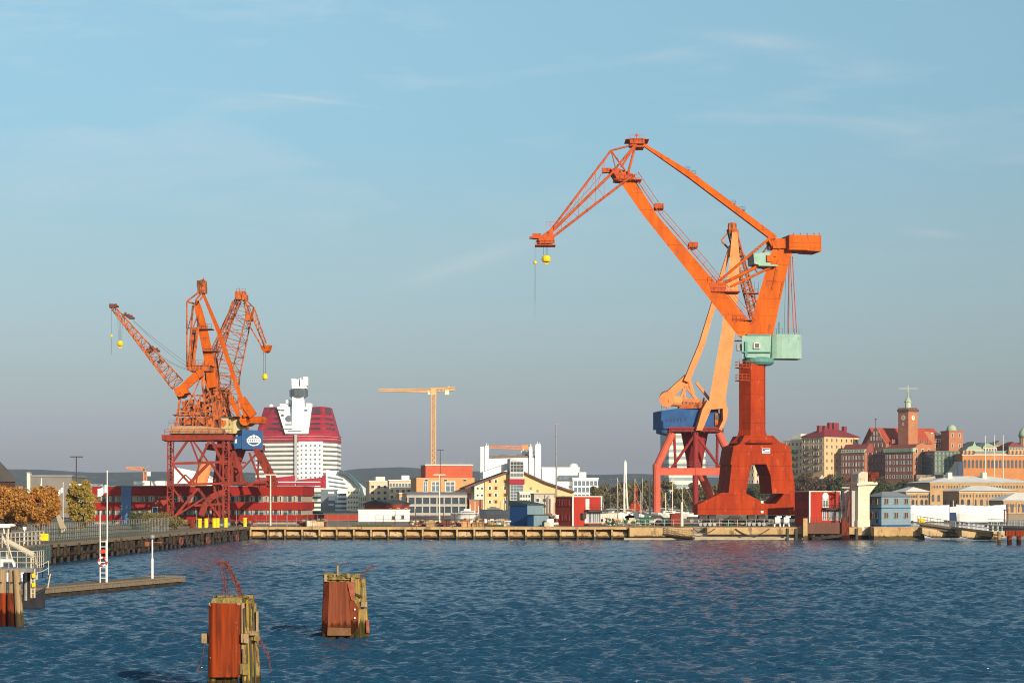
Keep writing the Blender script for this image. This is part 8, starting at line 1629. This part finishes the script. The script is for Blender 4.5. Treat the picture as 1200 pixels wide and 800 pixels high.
# white workboat behind the platform
t = thing('work_boat', 'white workboat with a folded boom and dark bow, behind the timber piles', 'boat', V((-31.5, 122, 0))); q = PL(20, 122, 14).p; v = PL(20, 122, 14).v
m = MB(); secs = [(-14, 1.6, .55), (0, 1.8, .55), (20, 1.8, .6), (36, 1.4, .75), (47, .7, .95), (53, .08, 1.15)]
for (x0, w0, h0), (x1, w1, h1) in zip(secs[:-1], secs[1:]):
    def S_(x, w, h): c = q(x, 700); c.z = 0; return [c + v * (2 - w * .6) + V((0, 0, -.3)), c + v * (2 + w * .6) + V((0, 0, -.3)), c + v * (2 + w) + V((0, 0, h)), c + v * (2 - w) + V((0, 0, h))]
    m.loft(S_(x0, w0, h0), S_(x1, w1, h1))
m.build('hull', BLACKH, t)
m = MB()
for (x0, w0, h0), (x1, w1, h1) in zip(secs[:-1], secs[1:]):
    for s_ in (-1, 1):
        p0, p1 = q(x0, 700), q(x1, 700); p0.z, p1.z = h0 + .05, h1 + .05; m.beam(p0 + v * (2 + s_ * w0), p1 + v * (2 + s_ * w1), .14, .12)
m.build('rubbing_strake', BLACKH, t)
m = MB(); m.mat(0); c = q(2, 690, .6); m.prism([q(-14, 681, .7), q(18, 681, .7), q(18, 660, .7), q(14, 655, .7), q(-14, 655, .7)], v * 2.6); m.mat(1); m.prism([q(4, 665, .66), q(16, 665, .66), q(14, 658, .66), q(4, 658, .66)], v * .05); m.build('wheelhouse', [WHITE, GLASS], t)
m = MB(); m.tube(q(8, 658, 2), q(10, 618, 2), .09, .06); m.tube(q(9, 634, 2), q(40, 651, 1), .17, .2, n=10); m.tube(q(40, 651, 1), q(41, 661, 1), .12); m.beam(q(3, 628, 2), q(9, 640, 2), .12); m.tube(q(22, 681, 1), q(9, 636, 1.5), .05, n=5); m.build('boom', CONC_L, t)
m = MB(); m.box(q(4, 614, 2) + V((0, 0, -.1)), (.9, .3, .25)); m.tube(q(4, 617, 2), q(5, 625, 2), .04); m.lathe(q(13, 617, 2), [(.1, 0), (.28, .05), (.3, .15), (.05, .22)], n=12); m.build('antenna', WHITE, t)
m = MB(); m.rail([q(18, 681, .4), q(38, 680, .5), q(50, 677, 1.4), q(57, 673, 2)], .9, .5, .025, 2); m.tube(q(56, 688, 2), q(59, 672, 2), .04); m.build('rail', CONC_L, t)
m = MB()
for k in range(7): m.box(q(20 + k * 3.2, 676 - (k % 3) * 3, 1.6), (.35, .5, .3 + .2 * (k % 2)))
m.build('deck_gear', WHITE, t)

# ---- the two dolphins in the water
def noisy(pts, rg, a): return [V(p) + V((rg.uniform(-a, a), rg.uniform(-a, a), rg.uniform(-a, a))) for p in pts]
def bar(m, pts, r, rg, j=.03):
    out = []
    for a, b in zip(pts[:-1], pts[1:]):
        for k in range(5): out.append(V(a).lerp(V(b), k / 5) + V((rg.uniform(-j, j), rg.uniform(-j, j), rg.uniform(-j, j))))
    out.append(V(pts[-1]))
    for a, b in zip(out[:-1], out[1:]): m.tube(a, b, r, n=5)
def front_dolphin():
    Y0 = 66.0; rg = random.Random(3); A = PL(263, Y0, 10); q = A.p; v = A.v; u = A.u
    t = thing('mooring_dolphin', 'nearer mooring dolphin with an orange rust plate and a crown of twisted bars', 'mooring dolphin', G(272, Y0, 0), 'mooring dolphins')
    # body of piles
    cs = [(249, .35), (257, .45), (266, .4), (274, .45), (252, 1.3), (268, 1.4), (284, .5), (292, .9), (299, 1.4), (284, 1.7), (260, 1.0)]
    for i, (x, o) in enumerate(cs):
        m = MB(); p0 = q(x, 832, o); p1 = q(x + (266 - x) * .10, 708 if x < 280 else 706, o + .05); r = rg.uniform(.15, .19); m.tube(p0 + u * (.1 if x > 280 else -.04), p1, r, r * .93, n=10); m.build('timber_pile', MOSS, t)
    m = MB(); m.mat(0)
    m.loft([q(247, 706, .0), q(283, 706, 0), q(299, 709, 1.5), q(264, 705, 1.8)], [q(249, 700.5, .1), q(284, 699, .05), q(297, 697, 1.5), q(262, 697, 1.7)])
    for i in range(40): x = rg.uniform(254, 292); o = rg.uniform(.3, 1.3); m.box(q(x, 699 + rg.uniform(-.8, 1.2), o), (rg.uniform(.06, .3), rg.uniform(.06, .3), rg.uniform(.03, .12)), rg.uniform(0, 3))
    m.build('mossy_cap', MOSS, t)
    m = MB()
    for i, (x0, x1, o) in enumerate(((244.5, 251.5, -.02), (251.5, 270, -.10), (270, 281.5, -.04))): 
        pass
    P0 = [(244.5, .10), (249, -.06), (271, -.10), (281.8, .06)]; prev = None
    for (xa, oa), (xb, ob) in zip(P0[:-1], P0[1:]): m.prism([q(xa, 793, oa), q(xb, 793, ob), q(xb, 706.5, ob), q(xa, 706.5, oa)], v * .035)
    pl_ = m.build('rust_plate', RUST, t)
    m = MB()
    for a, b in ((277, 729), (278, 735), (246.5, 709), (280, 709), (258, 788), (277, 757), (277, 762), (246.5, 770)): c = q(a, b, -.11 + (.1 if a > 275 or a < 248 else 0)); m.tube(c, c - v * .03, .028, n=8)
    m.build('bolt', RUST_P, pl_)
    m = MB(); m.prism([q(244.6, 709, .04), q(244.6, 706, .04), q(282, 706, .0), q(282, 708, .0)], v * .12); m.build('top_timber', WOOD_T, t)
    # side timbers, yellow with lichen, facing the sun
    for i, (x0, x1, yt, yb, o, mt) in enumerate(((283, 286.5, 706, 765, .05, WOOD_T), (286.5, 289, 709, 800, .5, WOOD_D), (288.5, 293.5, 702, 812, .45, YMOSS), (293.5, 297, 704, 812, .8, YMOSS), (297.5, 300.5, 706, 815, 1.15, MOSS), (283.5, 288.5, 735, 815, .12, YMOSS), (300, 303, 716, 745, .9, WOOD_T))):
        m = MB(); m.loft([q(x0 + (i in (2, 3)) * 1.5, yb, o), q(x1 + 2.0 * (i in (2, 3, 4)), yb, o), q(x1 + 2.0 * (i in (2, 3, 4)), yb, o + .3), q(x0 + 1, yb, o + .3)], [q(x0, yt, o), q(x1, yt, o), q(x1, yt - 1, o + .3), q(x0, yt, o + .3)]); m.build('side_timber', mt, t)
    for i, (x, y, sx, sz, o, mt) in enumerate(((240.2, 747, .20, .32, .4, WOOD_T), (287, 747, .26, .30, -.05, WOOD_T), (299, 745, .30, .26, .5, MOSS), (286, 783, .24, .36, -.02, MOSS), (294, 741, .34, .14, .3, WOOD_T))):
        m = MB(); c = q(x, y, o); m.box(c, (sx, .2, sz), rg.uniform(-.3, .3)); m.box(c + V((sx * .2, -.06, -sz * .3)), (sx * .7, .16, sz * .5), rg.uniform(-.5, .5)); m.box(c + V((-sx * .1, .05, sz * .2)), (sx * .8, .24, sz * .5), rg.uniform(-.5, .5)); m.build('block', mt, t)
    m = MB(); m.tube(q(240, 747, .4), q(300, 746, .6), .05, n=7); m.build('through_bolt', BARS, t)
    # reinforcement bars on top and hanging
    m = MB()
    bar(m, [q(262, 700, .6), q(261, 680, .6), q(257, 661, .5), q(252, 661, .5), (q(243, 665, .4)), q(235, 670, .3)], .016, rg)
    bar(m, [q(265, 700, .7), q(264, 682, .7), q(261, 664, .6), q(258, 657, .6), (q(254, 659, .5))], .02, rg)
    bar(m, [q(267, 700, .9), q(267, 680, .9), q(266, 668, .8), q(263, 658, .7)], .016, rg)
    for k in range(5): bar(m, [q(281 + k * 1.2, 700, .7 + .1 * k), q(275 + k * 1.2, 684, .7), q(269 + k * .6, 668, .7), q(263 + k, 658 + .4 * k, .7), q(256, 658 + k, .6)], .017, rg)
    for y in (692, 685, 677, 669, 664): bar(m, [q(276 + (y - 690) * .45, y, .6), q(283 + (y - 690) * .4, y + 2, .9)], .012, rg, .02); bar(m, [q(261, y, .6), q(267, y + 1.5, .9)], .012, rg, .02)
    m.build('twisted_bar', BARS, t); m = MB()
    bar(m, [q(300, 745, .9), q(308, 756, 1.0), q(314, 768, 1.0), (q(318, 786, 1.0))], .018, rg); bar(m, [q(300, 742, .9), q(307, 752, 1.0), q(314, 762, 1.0), (q(316, 770, 1))], .014, rg); bar(m, [q(296, 742, .7), q(300, 764, .8), q(303, 780, .8)], .02, rg)
    m.build('twisted_bar', BARS, t); m = MB()
    bar(m, [q(240, 752, .4), q(238, 768, .4), q(234, 780, .4), q(231, 785, .3), q(237, 786, .3)], .012, rg)
    m.build('twisted_bar', BARS, t)
    for i, (x0, y0, x1, y1, o, w) in enumerate(((286, 712, 286.5, 742, .0, .05), (292.8, 706, 294.5, 800, .44, .06), (296.8, 710, 300, 812, .78, .05), (289, 750, 290.5, 812, .40, .07), (284.4, 760, 285, 800, .02, .05))):
        m = MB(); m.beam(q(x0, y0, o - .02), q(x1, y1, o - .02), w, .03, side=v); m.build('split', ALGAE, t)  # dark strips painted in for the shaded gaps between timbers
    m = MB()
    for k in range(3): m.beam(q(248 + 12 * k, 800, .0), q(252 + 12 * k, 830, .0), .22)
    m.build('lower_timber', WOOD_D, t)
front_dolphin()
def back_dolphin():
    Y0 = 96.0; rg = random.Random(9); A = PL(398, Y0, 9); q = A.p; v = A.v; u = A.u
    t = thing('mooring_dolphin', 'farther mooring dolphin with flared rust plates, a mossy top and one white post', 'mooring dolphin', G(404, Y0, 0), 'mooring dolphins')
    for i, (x, o) in enumerate(((382, .4), (390, .4), (400, .4), (410, .4), (384, 1.4), (398, 1.5), (412, 1.5), (420, .9), (426, 1.3), (416, .5))):
        m = MB(); p0 = q(x + (x - 402) * .08, 756, o); p1 = q(x + (402 - x) * .06, 678, o); r = rg.uniform(.17, .22); m.tube(p0, p1, r, r * .92, n=10); m.build('timber_pile', MOSS, t)
    m = MB(); m.loft([q(380, 679, .1), q(416, 679, .1), q(419, 678, 1.5), q(384, 678, 1.8)], [q(380, 676, .15), q(417, 675.5, .15), q(418, 673, 1.5), q(385, 673, 1.7)])
    for i in range(60): x = rg.uniform(380, 419); o = rg.uniform(.1, 1.5); m.box(q(x, 675 + rg.uniform(-2, 1), o), (rg.uniform(.06, .36), rg.uniform(.06, .3), rg.uniform(.04, .2)), rg.uniform(0, 3))
    m.build('mossy_cap', MOSS, t)
    def plate(pts, o, mt, name='rust_plate', th=.04):
        m = MB(); m.prism([q(a, b, oo) for (a, b), oo in zip(pts, o)], v * th); return m.build(name, mt, t)
    plate([(377.3, 738), (383.5, 743), (386, 681), (379.5, 681)], (.3, .02, .02, .3), RUST_D)
    plate([(383.5, 744), (412, 744), (406.5, 681), (386, 681)], (.0, -.02, -.02, .0), RUST_B)
    plate([(410, 742), (414, 742), (419.5, 735), (420, 712), (414, 702), (406.6, 690)], (.0, .1, .3, .3, .15, .0), RUST_D)
    plate([(406.6, 681), (415.8, 681), (416, 700), (415, 704), (411.5, 702)], (-.04, .12, .12, .1, .0), RUST_P)
    plate([(383.4, 744.2), (411.6, 744.2), (411, 735.5), (384, 734.5)], (-.045, -.065, -.065, -.045), RUST_P2, 'rust_strip', .025)
    m = MB()
    for a, b in ((415.7, 713.5), (415.7, 723.5)): c = q(a, b, .05); m.tube(c, c - v * .04, .05, n=8)
    m.build('bolt', FRAME, t)
    for i, (x0, x1, yt, yb, o, mt) in enumerate(((418, 421, 676, 748, .5, YMOSS), (421, 425, 688, 750, .8, MOSS), (424.5, 427.5, 688, 735, .9, WOOD_T), (425, 429.5, 708, 748, 1.1, YMOSS), (429, 432.5, 726, 741, .9, RUST_P), (416, 419.5, 725, 750, .3, MOSS), (379.5, 383, 673, 681, .0, WOOD_T), (411, 414, 676, 682, -.02, WOOD_T))):
        m = MB(); e = 3.0 if i in (0, 1, 3) else .5; m.loft([q(x0 + e, yb, o), q(x1 + e, yb, o), q(x1 + e, yb, o + .3), q(x0 + e, yb, o + .3)], [q(x0, yt, o), q(x1, yt, o), q(x1, yt, o + .3), q(x0, yt, o + .3)]); m.build('side_timber', mt, t)
    m = MB(); c = q(426.5, 707.5, .6); m.box(c, (.30, .4, .26), A.a); m.build('block', WOOD_T, t); m = MB(); m.tube(q(416, 696, .3), q(424, 699, .4), .07, n=7); m.build('through_bolt', WOOD_D, t)
    m = MB(); m.beam(q(396.2, 676, .5), q(396.2, 662, .5), .10, .10); m.build('white_post', WOOD_T, t)
    m = MB(); bar(m, [q(390, 660.5, .5), q(396, 660, .5), q(404, 661, .5), q(409, 660, .5)], .014, rg, .03); m.build('twisted_bar', BARS, t); m = MB(); bar(m, [q(421, 682, .6), q(426, 674, .6), q(431, 668, .6), q(437, 662, .6), q(440, 663.5, .6)], .02, rg, .02); bar(m, [q(420, 680, .7), q(425, 672, .7), q(431, 666, .7), q(437, 661.5, .7)], .02, rg, .02)
    m.build('twisted_bar', BARS, t)
RUST_P2 = mk('pale rust strip', (.20, .10, .05), (.14, .07, .035), 3, .8)
back_dolphin()

# ---- rubble, scrap and fences of the central yard
def rubble(label, px0, px1, Y, hmax, n, mats, seed):
    rg = random.Random(seed); m = MB()
    for i in range(n):
        x = G(px0 + (px1 - px0) * rg.random(), Y).x; y = Y + rg.uniform(-1.5, 1.5); k = rg.random() ** 1.6; s = rg.uniform(.15, .7); m.mat(i % len(mats))
        a = rg.uniform(0, 3); m.box((x, y, 2.2 + k * hmax), (s * rg.uniform(.5, 2.2), s, s * rg.uniform(.3, 1.0)), a)
    m.build('rubble', mats, kind='stuff', label=label)
rubble('low heap of pale stones and planks in front of the grey glazed workshop', 482, 548, 345, .9, 260, [CONC_L, WOOD, CONC_T, SCAF], 1)
rubble('heap of brown scrap in front of the ships', 545, 597, 347, 1.2, 240, [SCAF, CONC_T, WHITE, STEEL], 2)
rubble('rubble between the red office building and the red quay shed', 352, 382, 344, 1.3, 170, [SCAF, CONC_L, RUST_D, WOOD], 3)
rubble('scrap pile between the blue hut and the red container hut', 640, 653, 350, 2.2, 120, [CONC_L, SCAF, WHITE, WOOD], 4)
rubble('mixed gear lying behind the wooden ramp', 706, 800, 352, 1.2, 320, [CONC_L, WHITE, GREEN, WOOD, CREAM], 5)
rubble('dark undercarriage gear below the big crane', 822, 900, 348, 1.1, 260, [DARK, STEEL, GREEN, SCAF], 6)
rubble('boxes and coils along the left quay below the three cranes', 205, 300, 346, 1.0, 260, [SCAF, RUBBER, WOOD, RED_PORTAL], 7)
railing('thin wire fence along the central quay in front of the grey workshop', [G(440, 338), G(597, 338)], SCAF, 2.4, .03, 2.0, 3)
railing('thin wire fence at the left end of the central quay', [G(300, 337.5), G(432, 337.5)], STEEL, 1.8, .025, 2.2, 2)
